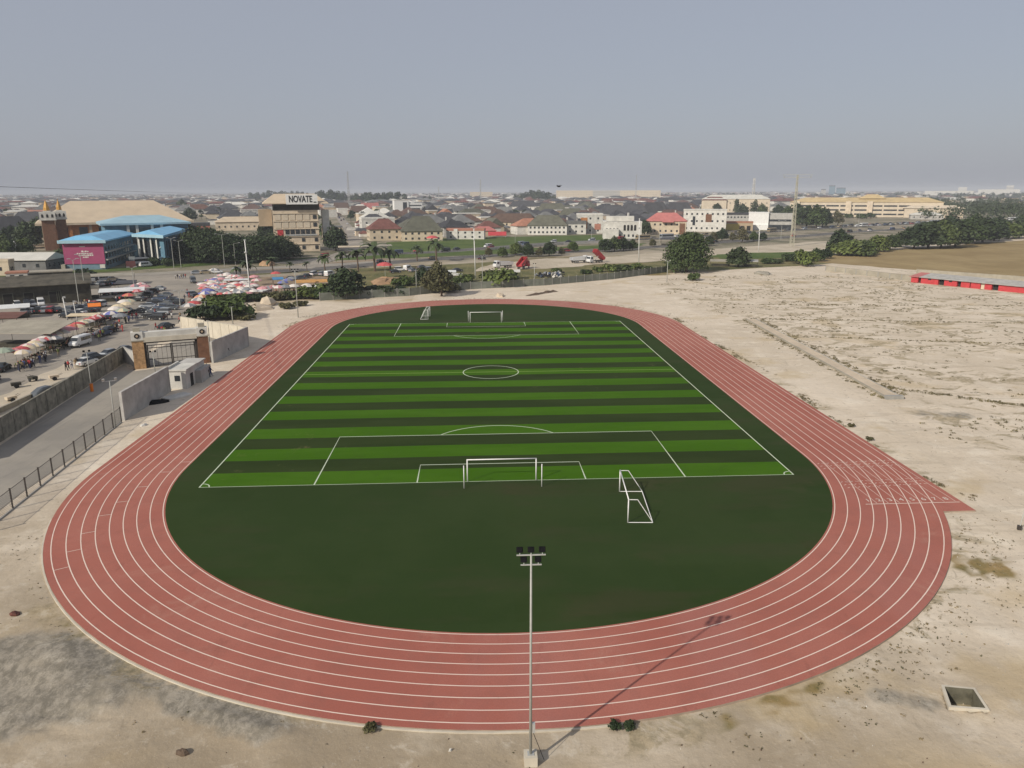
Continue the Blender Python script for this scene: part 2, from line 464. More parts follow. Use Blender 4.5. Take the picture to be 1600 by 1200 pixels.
class NT:                                                              # terse node wiring
    def __init__(s, name):
        s.m = bpy.data.materials.new(name); s.m.use_nodes = True; s.t = s.m.node_tree; s.b = s.t.nodes['Principled BSDF']
        s.b.inputs['Roughness'].default_value = .95; s.b.inputs['Specular IOR Level'].default_value = .15
        s.tc = s.n('ShaderNodeTexCoord')

    def n(s, t): return s.t.nodes.new(t)

    def link(s, a, b): s.t.links.new(a, b)

    def noise(s, scale, detail=5, rough=.6, stretch=None, dist=0):
        n = s.n('ShaderNodeTexNoise'); n.inputs['Scale'].default_value = scale; n.inputs['Detail'].default_value = detail
        n.inputs['Roughness'].default_value = rough; n.inputs['Distortion'].default_value = dist
        if stretch:
            mp = s.n('ShaderNodeMapping'); mp.inputs['Scale'].default_value = stretch[:3]; mp.inputs['Rotation'].default_value = (0, 0, stretch[3] if len(stretch) > 3 else 0)
            s.link(s.tc.outputs['Object'], mp.inputs['Vector']); s.link(mp.outputs['Vector'], n.inputs['Vector'])
        else: s.link(s.tc.outputs['Object'], n.inputs['Vector'])
        return n.outputs['Fac']

    def ramp(s, v, a, b, lo=0., hi=1.):
        m = s.n('ShaderNodeMapRange'); m.interpolation_type = 'SMOOTHSTEP'
        for k, x in zip(('From Min', 'From Max', 'To Min', 'To Max'), (a, b, lo, hi)): m.inputs[k].default_value = x
        s.link(v, m.inputs['Value']); return m.outputs['Result']

    def math(s, op, a, b):
        m = s.n('ShaderNodeMath'); m.operation = op
        for k, x in enumerate((a, b)):
            if isinstance(x, (int, float)): m.inputs[k].default_value = x
            else: s.link(x, m.inputs[k])
        return m.outputs[0]

    def mix(s, f, a, b):
        m = s.n('ShaderNodeMix'); m.data_type = 'RGBA'
        for k, x in (('Factor', f), ('A', a), ('B', b)):
            if isinstance(x, tuple): m.inputs[k].default_value = (*x, 1)
            elif isinstance(x, (int, float)): m.inputs[k].default_value = x
            else: s.link(x, m.inputs[k])
        return m.outputs['Result']

    def out(s, c, bump=None, strength=.3, d=.3):
        s.link(c, s.b.inputs['Base Color'])
        if bump is not None:
            b = s.n('ShaderNodeBump'); b.inputs['Strength'].default_value = strength; b.inputs['Distance'].default_value = d
            s.link(bump, b.inputs['Height']); s.link(b.outputs['Normal'], s.b.inputs['Normal'])
        return s.m


g = NT('sandy_ground')
va = g.n('ShaderNodeVertexColor'); va.layer_name = 'zones'
sp = g.n('ShaderNodeSeparateColor'); g.link(va.outputs['Color'], sp.inputs['Color'])
big = g.noise(.045, 6, .6); med = g.noise(.22, 6, .65); fine = g.noise(1.6, 6, .7)
tone = g.n('ShaderNodeSeparateXYZ'); g.link(g.tc.outputs['Object'], tone.inputs[0])
paleness = g.ramp(g.math('ADD', g.math('ADD', g.math('MULTIPLY', tone.outputs['X'], .5), g.math('MULTIPLY', tone.outputs['Y'], 1.2)), g.math('MULTIPLY', big, 60.)), -36., 28.)   # sand paler right and far, darker near left; lens vignette partly in the colour
c = g.mix(g.ramp(big, .38, .62), g.mix(paleness, (.30, .24, .165), (.56, .475, .365)), g.mix(paleness, (.385, .315, .225), (.64, .55, .435)))
c = g.mix(g.math('MULTIPLY', g.ramp(med, .50, .68, 0, .6), g.ramp(paleness, 0, 1, .35, 1.)), c, (.72, .64, .52))
c = g.mix(g.ramp(fine, .46, .30, 0, .35), c, (.26, .21, .145))
track_marks = g.noise(.5, 3, .5, (.12, 1.2, 1, .5), .6)
c = g.mix(g.ramp(track_marks, .57, .64, 0, .22), c, (.30, .245, .175))
scuff = g.noise(.35, 5, .7, (1.6, .5, 1, -.55), 1.2)
c = g.mix(g.ramp(scuff, .60, .70, 0, .45), c, (.27, .225, .165))
yel = g.ramp(g.noise(.07, 4, .55), .56, .66, 0, .45)
c = g.mix(yel, c, (.44, .33, .17))
ochre = g.math('MULTIPLY', g.ramp(tone.outputs['Y'], -40., -46.), g.ramp(g.noise(.12, 5, .65, (.5, 1, 1)), .44, .60, 0, .7))   # band of yellow laterite
c = g.mix(ochre, c, (.38, .285, .15))
# grey clay spoil
cl = g.mix(g.ramp(g.noise(1.5, 9, .78, (1, .6, 1, .5), .15), .40, .62), (.165, .15, .12), (.33, .295, .24))
cl = g.mix(g.ramp(g.noise(.25, 4, .6), .5, .7, 0, .6), cl, (.36, .31, .235))
c = g.mix(g.ramp(g.math('ADD', sp.outputs['Red'], g.math('MULTIPLY', g.math('SUBTRACT', med, .5), 1.6)), .30, .75, 0, .9), c, cl)
# streaks of weeds over the open sand
wn = g.noise(.20, 8, .72, (.8, 1.1, 1, .1), .9)
wv = g.math('MULTIPLY', g.ramp(wn, .485, .60), g.ramp(g.noise(.045, 4, .6), .34, .56, .12, 1.))
wd = g.ramp(g.math('MULTIPLY', wv, sp.outputs['Green']), .05, .8, 0, .72)
wcol = g.mix(g.ramp(fine, .4, .6), (.20, .165, .09), (.36, .285, .175))
c = g.mix(wd, c, wcol)
# dry grass and the far scrub
dg = g.mix(g.ramp(med, .35, .65), (.16, .135, .055), (.31, .215, .095))
c = g.mix(g.ramp(g.math('ADD', sp.outputs['Blue'], g.math('MULTIPLY', g.math('SUBTRACT', big, .5), 1.3)), .35, .75), c, dg)
sb = g.mix(g.ramp(g.noise(.05, 7, .7), .40, .56), (.13, .12, .08), (.30, .255, .19))
sb = g.mix(g.ramp(g.noise(.012, 5, .6), .45, .6, 0, .35), sb, (.075, .09, .035))
c = g.mix(va.outputs['Alpha'], c, sb)
grit = g.noise(7., 4, .75)
pits = g.noise(.9, 7, .8, None, .3)
c = g.mix(g.ramp(pits, .58, .68, 0, .35), c, (.22, .18, .12))
c = g.mix(g.ramp(g.noise(.33, 7, .75, None, .4), .56, .66, 0, .35), c, (.62, .56, .46))
c = g.mix(g.ramp(grit, .56, .70, 0, .30), c, (.24, .19, .13))
c = g.mix(g.ramp(grit, .42, .30, 0, .22), c, (.70, .63, .52))
ground_mat = g.out(c, g.math('ADD', med, g.math('MULTIPLY', fine, .35)), .45, .35)
structure(put('ground', me, ground_mat))

# ------------------------------------------------------------------ track, infield, pitch, markings
def arc(r, a0, a1, n, cy): return [(TX+r*math.cos(a0+(a1-a0)*k/n), cy+r*math.sin(a0+(a1-a0)*k/n)) for k in range(n+1)]


def stadium(r, n=72): return arc(r, -math.pi, 0, n, TY) + arc(r, 0, math.pi, n, TY+TS)


t = NT('track_rubber')
base = t.mix(t.ramp(t.noise(.06, 5, .6), .35, .65), (.355, .118, .086), (.405, .152, .113))
base = t.mix(t.ramp(t.noise(.45, 6, .7), .45, .72, 0, .5), base, (.285, .115, .088))
base = t.mix(t.ramp(t.noise(.10, 3, .5, (1, .12, 1)), .55, .66, 0, .35), base, (.38, .165, .14))
base = t.mix(t.ramp(t.noise(.13, 7, .75, (1, 1, 1), 1.5), .56, .72, 0, .45), base, (.44, .235, .175))
base = t.mix(t.ramp(t.noise(.7, 5, .7, (1, .3, 1, .8), .5), .60, .68, 0, .35), base, (.24, .088, .066))
base = t.mix(t.ramp(t.noise(9, 3, .7), .35, .6, 0, .28), base, (.22, .075, .06))
track_mat = t.out(base, t.noise(12, 3, .7), .15, .03); t.b.inputs['Roughness'].default_value = .85
mb = MB(); ins, outs = stadium(TR), stadium(TR+TW); n = len(ins)
for k in range(n):
    a, b = k, (k+1) % n
    mb.face([(*ins[a], 0), (*outs[a], 0), (*outs[b], 0), (*ins[b], 0)])
    mb.face([(*outs[a], -.4), (*outs[b], -.4), (*outs[b], 0), (*outs[a], 0)], 1)
XO = TX+TR+TW; YE = -10.6                                              # the sprint start chute leaves the bend at a tangent
chute = [(XO, TY)]; k = 0
a0 = -math.acos(min(1, max(-1, 1)))
pts = [p for p in arc(TR+TW, 0, -math.pi/2, 120, TY) if p[1] >= YE]
lastx = TX+math.sqrt((TR+TW)**2-(YE-TY)**2)
pts.append((lastx, YE))
for k in range(len(pts)-1):
    mb.face([(*pts[k+1], 0), (XO, pts[k+1][1], 0), (XO, pts[k][1], 0), (*pts[k], 0)])
mb.face([(lastx, YE, -.4), (XO+.0, YE, -.4), (XO, YE, 0), (lastx, YE, 0)], 1)
mb.face([(XO, YE, -.4), (XO, TY, -.4), (XO, TY, 0), (XO, YE, 0)], 1)
structure(mb.build('running_track', [track_mat, nmat('track_edge', (.33, .26, .2), amt=.25, scale=.5)]))
# a narrow concrete margin round the slab
mb = MB(); o1, o2 = stadium(TR+TW+.02), stadium(TR+TW+.15)
for k in range(n):
    a, b = k, (k+1) % n
    if o1[a][0] > 6 or o1[a][1] > TY-12: continue
    mb.face([(*o1[a], -.06), (*o2[a], -.06), (*o2[b], -.06), (*o1[b], -.06)]); mb.face([(*o2[a], -.4), (*o2[b], -.4), (*o2[b], -.06), (*o2[a], -.06)])
structure(mb.build('track_kerb', 'pale_concrete'))

t = NT('dark_turf')
c = t.mix(t.ramp(t.noise(.07, 5, .6), .4, .6), (.021, .040, .009), (.029, .047, .013))
c = t.mix(t.ramp(t.noise(.05, 4, .6, (1, 3, 1)), .50, .66, 0, .75), c, (.041, .043, .019))
c = t.mix(t.ramp(t.noise(.09, 5, .7, (1, 1.6, 1)), .56, .70, 0, .6), c, (.050, .047, .022))
c = t.mix(t.ramp(t.noise(.6, 6, .7), .5, .75, 0, .4), c, (.018, .036, .010))
c = t.mix(t.ramp(t.noise(14, 2, .7), .3, .7, 0, .25), c, (.05, .066, .026))
seam = t.n('ShaderNodeTexBrick'); seam.inputs['Scale'].default_value = 1; seam.inputs['Brick Width'].default_value = 26; seam.inputs['Row Height'].default_value = 4; seam.inputs['Mortar Size'].default_value = .015
t.link(t.tc.outputs['Object'], seam.inputs['Vector']); seam.inputs['Color1'].default_value = (0, 0, 0, 1); seam.inputs['Color2'].default_value = (1, 1, 1, 1)
c = t.mix(t.math('MULTIPLY', seam.outputs['Color'], .35), c, (.034, .055, .019))
t.b.inputs['Specular IOR Level'].default_value = .03
turf_mat = t.out(c, t.noise(8, 4, .7), .2, .04)
mb = MB(); mb.face([(x, y, .003) for x, y in ins])
structure(mb.build('infield_turf', turf_mat))

t = NT('striped_turf')
sx = t.n('ShaderNodeSeparateXYZ'); t.link(t.tc.outputs['Object'], sx.inputs[0])
wob = t.math('MULTIPLY', t.math('SUBTRACT', t.noise(.03, 2, .5), .5), 1.0)
ph = t.math('MODULO', t.math('DIVIDE', t.math('ADD', sx.outputs['Y'], wob), PITCH_L/25), 2.0)
st = t.ramp(ph, .985, 1.015)
st2 = t.math('MULTIPLY', st, t.ramp(ph, 2.0, 1.985))
lt = t.mix(t.ramp(t.noise(.12, 5, .65, (.4, 1.5, 1)), .4, .62), (.042, .114, .003), (.053, .131, .006))
lt = t.mix(t.ramp(t.noise(.5, 5, .7), .5, .75, 0, .5), lt, (.042, .090, .008))
dk = t.mix(t.ramp(t.noise(.12, 5, .65, (.4, 1.5, 1)), .4, .62), (.021, .034, .009), (.028, .042, .012))
c = t.mix(st2, lt, dk)
c = t.mix(t.ramp(t.noise(14, 2, .7), .3, .7, 0, .22), c, (.055, .09, .022))
wear = t.math('MULTIPLY', t.ramp(t.noise(.35, 5, .7), .60, .72), t.ramp(t.noise(.02, 2, .5), .45, .6))
c = t.mix(t.math('MULTIPLY', wear, .35), c, (.17, .15, .06))
t.b.inputs['Specular IOR Level'].default_value = .03
pitch_mat = t.out(c, t.noise(8, 4, .7), .2, .04)
W2 = PITCH_W/2; PL = PITCH_L
mb = MB(); mb.face([(-W2, 0, .007), (W2, 0, .007), (W2, PL, .007), (-W2, PL, .007)])
structure(mb.build('football_pitch', pitch_mat))


def strip(mb, pts, wd, z, closed=False):
    n = len(pts); L_, R_ = [], []
    for k in range(n):
        if closed: a, b = Vector(pts[k-1]), Vector(pts[(k+1) % n])
        else: a, b = Vector(pts[max(0, k-1)]), Vector(pts[min(n-1, k+1)])
        d = (b-a).normalized(); nn = Vector((-d.y, d.x))*wd/2; p = Vector(pts[k])
        L_.append(p+nn); R_.append(p-nn)
    for k in range(n if closed else n-1):
        j = (k+1) % n
        mb.face([(*R_[k], z), (*R_[j], z), (*L_[j], z), (*L_[k], z)])


def paint_mat(name, c, miss):
    q = NT(name); m = q.mix(q.ramp(q.noise(.9, 5, .7), .56, .75, 0, miss), c, tuple(x*.55 for x in c)); return q.out(m)


lane_paint = paint_mat('lane_paint', (.72, .58, .49), .45)
mb = MB()
for k in range(9): strip(mb, stadium(TR+.2+1.16*k, 96), .085, .005, True)
for k in range(0, 9):                                                  # straight lanes carried back to the sprint start
    x = TX+TR+.2+1.16*k; r = x-TX
    if k == 0: continue
    strip(mb, [(x, TY-.5), (x, -8.3)], .05, .008)
xa, xb = TX+TR+.1, XO-.3
strip(mb, [(xa, -8.5), (xb, -8.5)], .11, .011)
structure(mb.build('lane_lines', lane_paint))
mb = MB()
for u, v, k in [(285, 722, 0), (248, 738, 1), (217, 761, 2), (182, 785, 3), (157, 806, 4), (128, 834, 5), (108, 862, 6), (90, 890, 7)]:
    p = gp(u, v, 0); a = math.atan2(p.y-TY, p.x-TX) if p.y < TY else math.pi
    r0, r1 = TR+.24+1.16*k, TR+1.32+1.16*k
    if p.y < TY: q = [(TX+rr*math.cos(a), TY+rr*math.sin(a)) for rr in (r0, r1)]
    else: q = [(TX-r0, p.y), (TX-r1, p.y)]
    strip(mb, q, .07, .011)
for k in range(8):                                                     # exchange-zone ticks on the sprint straight
    x = TX+TR+.2+1.16*(k+.5)
    for yy in (-4.2, -3.4, -2.6, 1.5, 2.3, 3.1):
        strip(mb, [(x-.42, yy+.09*k), (x-.12, yy+.18+.09*k)], .07, .011); strip(mb, [(x+.42, yy+.09*k), (x+.12, yy+.18+.09*k)], .07, .011)
    if k % 2 == 0: strip(mb, [(x-.5, 94), (x+.5, 94)], .1, .011)
p = gp(1365, 640, 0)
structure(mb.build('track_marks', lane_paint))
for k in range(8):
    me = text_mesh(str(k+1), .95, .001)
    o = put('lane_number', me, nmat('number_paint', (.62, .54, .47), amt=.2, scale=2), None, (TX+TR+.2+1.16*(k+.5), -7.55, .012)); structure(o)

chalk = paint_mat('pitch_paint', (.52, .58, .44), .45)
mb = MB()
zl = .012
strip(mb, [(-W2, 0), (W2, 0), (W2, PL), (-W2, PL)], .16, zl, True)
for s, y0 in ((1, 0), (-1, PL)):
    strip(mb, [(-20.16, y0), (-20.16, y0+s*16.5), (20.16, y0+s*16.5), (20.16, y0)], .15, zl)
    strip(mb, [(-9.16, y0), (-9.16, y0+s*5.5), (9.16, y0+s*5.5), (9.16, y0)], .15, zl)
    ac = math.acos(5.5/9.15)
    strip(mb, [(9.15*math.cos(math.pi/2-ac+2*ac*k/24), y0+s*(11+9.15*math.sin(math.pi/2-ac+2*ac*k/24))) for k in range(25)], .15, zl)
    for cx_ in (-W2, W2):
        sx_ = 1 if cx_ < 0 else -1
        strip(mb, [(cx_+sx_*math.cos(a)*1.0, y0+s*math.sin(a)*1.0) for a in [math.pi/2*k/8 for k in range(9)]], .12, zl)
cc = gp(766, 580, 0); cyy = PL/2; rc = 4.8
strip(mb, [(rc*math.cos(2*math.pi*k/48), cyy+rc*math.sin(2*math.pi*k/48)) for k in range(48)], .16, zl, True)
structure(mb.build('pitch_lines', chalk))
mb = MB(); strip(mb, [(-W2, cyy), (W2, cyy)], .14, zl)
structure(mb.build('halfway_line', paint_mat('worn_paint', (.30, .42, .12), .8)))

# ------------------------------------------------------------------ roads and other laid surfaces (pixel outlines of the photograph projected to the ground)
_sheet = [0]


def sheet(name, pix, mat, jit=.0, world=False, sub=6):
    _sheet[0] += 1; z = GZ+.012+.006*_sheet[0]
    P = [Vector(p) for p in pix] if world else [gp(*p).to_2d() for p in pix]
    out = []
    for k in range(len(P)):
        a, b = P[k], P[(k+1) % len(P)]
        for j in range(sub if jit else 1):
            q = a.lerp(b, j/(sub if jit else 1)); out.append((q.x+U(-jit, jit), q.y+U(-jit, jit), z))
    return structure(MB().face(out).build(name, mat))


def road(name, pix, wd, mat, lines=None):
    _sheet[0] += 1; z = GZ+.012+.006*_sheet[0]
    P = [gp(*p).to_2d() for p in pix]; Q = []
    for k in range(len(P)-1):
        for j in range(6):
            t = j/6; p0, p1, p2, p3 = P[max(0, k-1)], P[k], P[k+1], P[min(len(P)-1, k+2)]
            Q.append(.5*((2*p1)+(p2-p0)*t+(2*p0-5*p1+4*p2-p3)*t*t+(3*p1-p0-3*p2+p3)*t**3))
    Q.append(P[-1]); mb = MB(); strip(mb, Q, wd, z); o = structure(mb.build(name, mat))
    if lines:
        mb = MB()
        for off in (-wd/2+.5, wd/2-.5):
            strip(mb, [q+Vector((-(Q[min(len(Q)-1, i+1)]-Q[max(0, i-1)]).normalized().y, (Q[min(len(Q)-1, i+1)]-Q[max(0, i-1)]).normalized().x))*off for i, q in enumerate(Q)], .3, z+.02)
        structure(mb.build('road_lines', nmat('road_paint', (.5, .48, .42), amt=.25, scale=.2)))
    return Q


def surf(name, a, b, sc_=.1, d=(.2, .2, .2), spots=.4, rough=.95):
    q = NT(name); c = q.mix(q.ramp(q.noise(sc_, 6, .65), .38, .62), a, b)
    c = q.mix(q.ramp(q.noise(sc_*9, 5, .7), .52, .74, 0, spots), c, d)
    c = q.mix(q.ramp(q.noise(sc_*6, 5, .65, (2.2, .12, 1, .1)), .54, .68, 0, spots*.7), c, tuple(min(1, x*1.3) for x in b))
    c = q.mix(q.ramp(q.noise(sc_*14, 4, .6, (1.8, .10, 1, .1)), .58, .66, 0, spots*.6), c, tuple(x*.6 for x in a)); return q.out(c, q.noise(sc_*14, 4, .7), .25, .1)


yard_mat = surf('yard_concrete', (.26, .235, .20), (.34, .30, .25), .06, (.18, .16, .135), .4)
tar_mat = surf('worn_tarmac', (.105, .10, .095), (.15, .14, .13), .08, (.2, .18, .15), .3)
road_mat = surf('pale_paving', (.25, .23, .20), (.32, .29, .245), .07, (.33, .29, .23), .35)
verge_mat = surf('verge_grass', (.060, .098, .022), (.095, .128, .034), .08, (.14, .13, .05), .4)
dryf_mat = surf('dry_meadow', (.25, .18, .085), (.32, .24, .12), .03, (.20, .16, .06), .5)
mead_mat = surf('scrub_meadow', (.10, .105, .04), (.19, .165, .075), .05, (.27, .22, .15), .6)
lot_mat = surf('sandy_lot', (.42, .36, .27), (.52, .45, .35), .06, (.30, .25, .17), .4)
silt_mat = surf('grey_silt', (.40, .37, .33), (.46, .425, .37), .2, (.3, .27, .2), .3)
soil_mat = surf('brown_soil', (.22, .16, .11), (.30, .23, .16), .07, (.13, .12, .06), .5)

sheet('scrub_land', [(330, 462), (650, 455), (900, 436), (1300, 412), (1300, 392), (900, 402), (600, 418), (330, 430)], mead_mat, 2)
sheet('dry_field', [(1268, 404), (1330, 393), (1420, 389), (1520, 381), (1700, 368), (1700, 445), (1600, 433), (1430, 422), (1290, 411)], dryf_mat, 1.5)
sheet('market_yard', [(-60, 446), (290, 426), (345, 430), (352, 452), (300, 478), (283, 500), (240, 540), (205, 583), (193, 566), (90, 628), (-120, 720)], yard_mat, .8)
sheet('market_floor', [(290, 470), (350, 428), (520, 432), (545, 452), (480, 462), (380, 472), (335, 478)], soil_mat, 1)
sheet('roadside_sand', [(-90, 655), (30, 605), (110, 565), (150, 570), (205, 560), (205, 580), (193, 569), (90, 632), (-100, 715)], lot_mat, .8)
sheet('access_road', [(-60, 735), (193, 570), (212, 580), (322, 565), (262, 612), (188, 659), (-80, 855)], road_mat, .2)
sheet('gate_apron', [(205, 577), (240, 548), (300, 520), (355, 520), (332, 566)], road_mat, .2)
sheet('green_verge', [(600, 399), (800, 384), (985, 375), (1000, 366), (700, 372), (600, 379)], verge_mat, 2)
sheet('median_grass', [(-60, 440), (340, 414), (600, 404), (760, 398), (1000, 385), (1010, 380), (760, 391), (560, 398), (340, 410), (-60, 432)], verge_mat, 1.2)
sheet('sand_strip', [(742, 424), (760, 414), (850, 404), (935, 402), (1030, 396), (1300, 376), (1300, 386), (1040, 408), (930, 414), (850, 420)], lot_mat, 2)
sheet('soil_strip', [(350, 420), (480, 414), (600, 404), (620, 412), (480, 424), (350, 430)], soil_mat, 1.5)
sheet('lush_grass', [(1100, 400), (1150, 396), (1300, 392), (1300, 400), (1140, 406)], verge_mat, 1.5)
HA = road('service_road', [(-140, 452), (0, 443), (150, 433), (330, 423), (480, 416), (620, 408)], 11, road_mat)
HB = road('near_carriageway', [(340, 428), (500, 420), (640, 408), (760, 400), (900, 393), (1050, 384), (1240, 370), (1340, 362), (1480, 355), (1740, 343)], 13, tar_mat, True)
HC = road('far_carriageway', [(440, 412), (560, 399), (680, 394), (760, 388), (880, 379), (1000, 374), (1120, 368), (1250, 359), (1400, 351), (1560, 345), (1740, 338)], 13, tar_mat, True)
HD = road('side_road', [(470, 420), (520, 402), (555, 385), (548, 362), (535, 345), (524, 330), (518, 318)], 9, yard_mat)

# ------------------------------------------------------------------ floodlights
def floodlight(base, H, label, heads=(3, 2), block=True, aim=0, rr=.088, group='floodlight poles around the track', arm=1.5):
    o = thing('floodlight_pole', label, 'floodlight', base, aim, group)
    if block:
        MB().box(-.36, .36, -.36, .36, -.2, .6).build('concrete_base', 'pale_concrete', o)
        MB().box(-.18, .18, -.18, .18, .6, .63).build('base_plate', 'galvanised', o)
    MB().tube((0, 0, .6 if block else -.2), (0, 0, H), rr, rr*.6, 10).build('pole', 'pole_paint', o, smooth=True)
    z0 = H-.05
    for row, n in enumerate(heads):
        z = z0-row*.55; wd = arm*(1 if row == 0 else .72)
        MB().box(-wd/2, wd/2, -.03, .03, z-.028, z+.028).build('crossarm', 'galvanised', o)
        for k in range(n):
            x = (k-(n-1)/2)*(wd-.34)/max(1, n-1)
            h = MB()
            h._idx([(x-.17, .10, z+.10), (x+.17, .10, z+.10), (x+.17, .22, z+.36), (x-.17, .22, z+.36),
                    (x-.13, -.06, z+.16), (x+.13, -.06, z+.16), (x+.13, .05, z+.40), (x-.13, .05, z+.40)],
                   [(0, 1, 2, 3), (7, 6, 5, 4), (0, 4, 5, 1), (1, 5, 6, 2), (2, 6, 7, 3), (3, 7, 4, 0)], 0)
            hd = h.build('lamp_head', 'galvanised' if 'wide lamp bar' in label else 'black_plastic', o)
            MB().tube((x, 0, z+.03), (x, .07, z+.17), .025, n=5).build('bracket', 'galvanised', hd)
    return o


fp = floodlight(gp(829, 1192), 12.62, 'tall grey floodlight pole on a white concrete block in front of the red bend')
MB().box(.09, .24, -.12, .12, 2.0, 2.55).build('control_box', 'galvanised', fp)
MB().tube((.12, 0, 2), (.75, .1, .1), .018, n=5).build('cable', 'black_plastic', fp)
fpx = [(651, 460, 421, 'slim floodlight pole behind the far bend, beside the leafy roadside trees'),
       (754, 450, 399, 'slim white floodlight pole behind the far goal'),
       (835, 446, 412, 'short floodlight pole by the far bend near the sand heaps'),
       (1042, 441, 407, 'floodlight pole with wide lamp bar in front of the big round tree'),
       (466, 496, 421, 'slim floodlight pole on the sand left of the far bend'),
       (364, 506, 478, 'short grey pole between green bushes by the cream wall'),
       (323, 500, 470, 'short leaning pole in the bushes next to the red umbrella'),
       (331, 566, 500, 'floodlight pole beside the right pillar of the gate'),
       (243, 586, 549, 'short floodlight pole on the road inside the gate'),
       (181, 668, 592, 'thin floodlight pole with wide lamp bar by the link fence'),
       (144, 612, 548, 'thin pale lamp pole with an orange foot by the grey panel wall')]
for u, v, vt, lab in fpx:
    p = gp(u, v); H = hgt(u, vt, p)
    o = floodlight(p, H, lab, (2,) if H < 9 else (3, 2), False, face_cam(p)+math.pi, .09 if dist(p) < 180 else .13, arm=1.8 if 'bar' in lab or H > 9 else 1.1)
    if 'orange' in lab: MB().tube((0, 0, 0), (0, 0, 1.3), .24, n=8).build('foot_sleeve', 'orange_paint', o)
# tall light masts along the roads
for u, v, vt, lab, r in [(392, 465, 374, 'tall white mast rising out of the market umbrellas', .2), (743, 435, 357, 'tall white mast beside the roadside sand yard', .2),
                          (998, 411, 341, 'tall white mast left of the big round tree', .2), (1185, 394, 352, 'tall white mast in front of the white box building', .2),
                          (107, 506, 463, 'leaning pale mast over the parked cars by the dark shop row', .16), (121, 502, 470, 'short pale mast beside the leaning mast and parked cars', .12)]:
    p = gp(u, v); H = hgt(u, vt, p); o = thing('light_mast', lab, 'light mast', p, face_cam(p), 'tall light masts')
    MB().tube((0, 0, 0), (-(.06*H if 'leaning' in lab else .02*H), 0, H), r, r*.6, 8).build('pole', 'white_paint', o, smooth=True)
    MB().tube((-.02*H, 0, H*.78), (-.02*H, 0, H*.8), r*2.2, r*2.2, 8).build('collar', 'galvanised', o)
    for s in (-1, 1): MB().box(-.02*H-.3, -.02*H+.3, -.9*s-.15, -.9*s+.15, H-.1, H+.12).build('lamp_head', 'galvanised', o)

def lamp_post(u, v, vt, lab, reach=2.4, double=True):
    p = gp(u, v); H = hgt(u, vt, p); o = thing('street_lamp', lab, 'street lamp', p, face_cam(p), 'street lamps along the roads')
    MB().tube((0, 0, 0), (0, 0, H), .12, .08, 6).build('pole', 'pole_paint', o)
    for s in ((-1, 1) if double else (1,)):
        MB().tube((0, 0, H-.1), (s*reach, 0, H+.35), .06, .05, 5).build('arm', 'pole_paint', o)
        MB().box(s*reach-.45, s*reach+.45, -.16, .16, H+.3, H+.45).build('lamp_head', 'galvanised', o)


for a in [(351, 417, 366, 'double armed street lamp in front of the dark trees'), (368, 414, 380, 'single street lamp in front of the dark trees', 2.2, False),
          (272, 420, 372, 'thin street lamp before the blue portal building', 1.4), (283, 418, 376, 'thin street lamp at the edge of the blue portal building', 1.4),
          (124, 478, 405, 'tall thin street lamp before the magenta wall', 1.0), (135, 470, 398, 'thin street lamp beside the tall one before the magenta wall', 1.0),
          (211, 460, 418, 'dark street lamp rising from the grey awnings', 1.0), (1340, 362, 330, 'street lamp in front of the ochre roofed block', 2.2),
          (805, 388, 362, 'street lamp on the far road in front of the long white terrace', 2.0), (924, 377, 348, 'street lamp by the far road in front of the brick and white house', 2.0),
          (1030, 380, 352, 'street lamp before the pink roofed mansion', 2.0), (1220, 374, 345, 'street lamp left of the pylon', 2.0), (1457, 345, 322, 'street lamp beside the pale shed', 2.0),
          (1510, 340, 320, 'street lamp in front of the wood, left one', 2.0), (1552, 341, 322, 'street lamp in front of the wood, right one', 2.0), (282, 480, 455, 'slim lamp pole on the street by the pale parked cars', 1.0)]:
    lamp_post(*a)

# lattice masts and the pylon
def lattice(name, lab, cat, u, v, vt, w0, w1, m='galvanised', arms=0, bands=8, th=.12, m2=None):
    p = gp(u, v); H = hgt(u, vt, p); o = thing(name, lab, cat, p, face_cam(p)+.3, 'lattice masts on the skyline')
    for sec in range(2 if m2 else 1):
        mb = MB(); lo, hi = (0, bands) if not m2 else ((0, bands//2) if sec == 0 else (bands//2, bands))
        for k in range(lo, hi):
            t0, t1 = k/bands, (k+1)/bands; a, b = w0+(w1-w0)*t0, w0+(w1-w0)*t1
            c0 = [(-a, -a), (a, -a), (a, a), (-a, a)]; c1 = [(-b, -b), (b, -b), (b, b), (-b, b)]
            for j in range(4):
                q = (j+1) % 4
                mb.tube((*c0[j], H*t0), (*c1[j], H*t1), th, n=4, cap=False)
                mb.tube((*c0[j], H*t0), (*c1[q], H*t1), th*.6, n=4, cap=False); mb.tube((*c0[q], H*t0), (*c1[j], H*t1), th*.6, n=4, cap=False)
                mb.tube((*c1[j], H*t1), (*c1[q], H*t1), th*.6, n=4, cap=False)
        mb.build('lattice', m if sec == 0 else m2, o)
    if arms:
        for s in (-1, 1):
            for f, L_ in ((1.0, arms), (.965, arms*.8)):
                MB().tube((0, 0, H*f), (s*L_, 0, H*f+.2), th*1.3, th*.6, 4).build('crossarm', m, o)
            MB().tube((s*arms*.8, 0, H*.965), (s*arms, 0, H), th*.7, n=4).build('strut', m, o)
            MB().tube((s*arms*.9, 0, H*.985), (s*arms*.9, 0, H*.955), th*1.5, n=6).build('insulator', 'pole_paint', o)
    return o


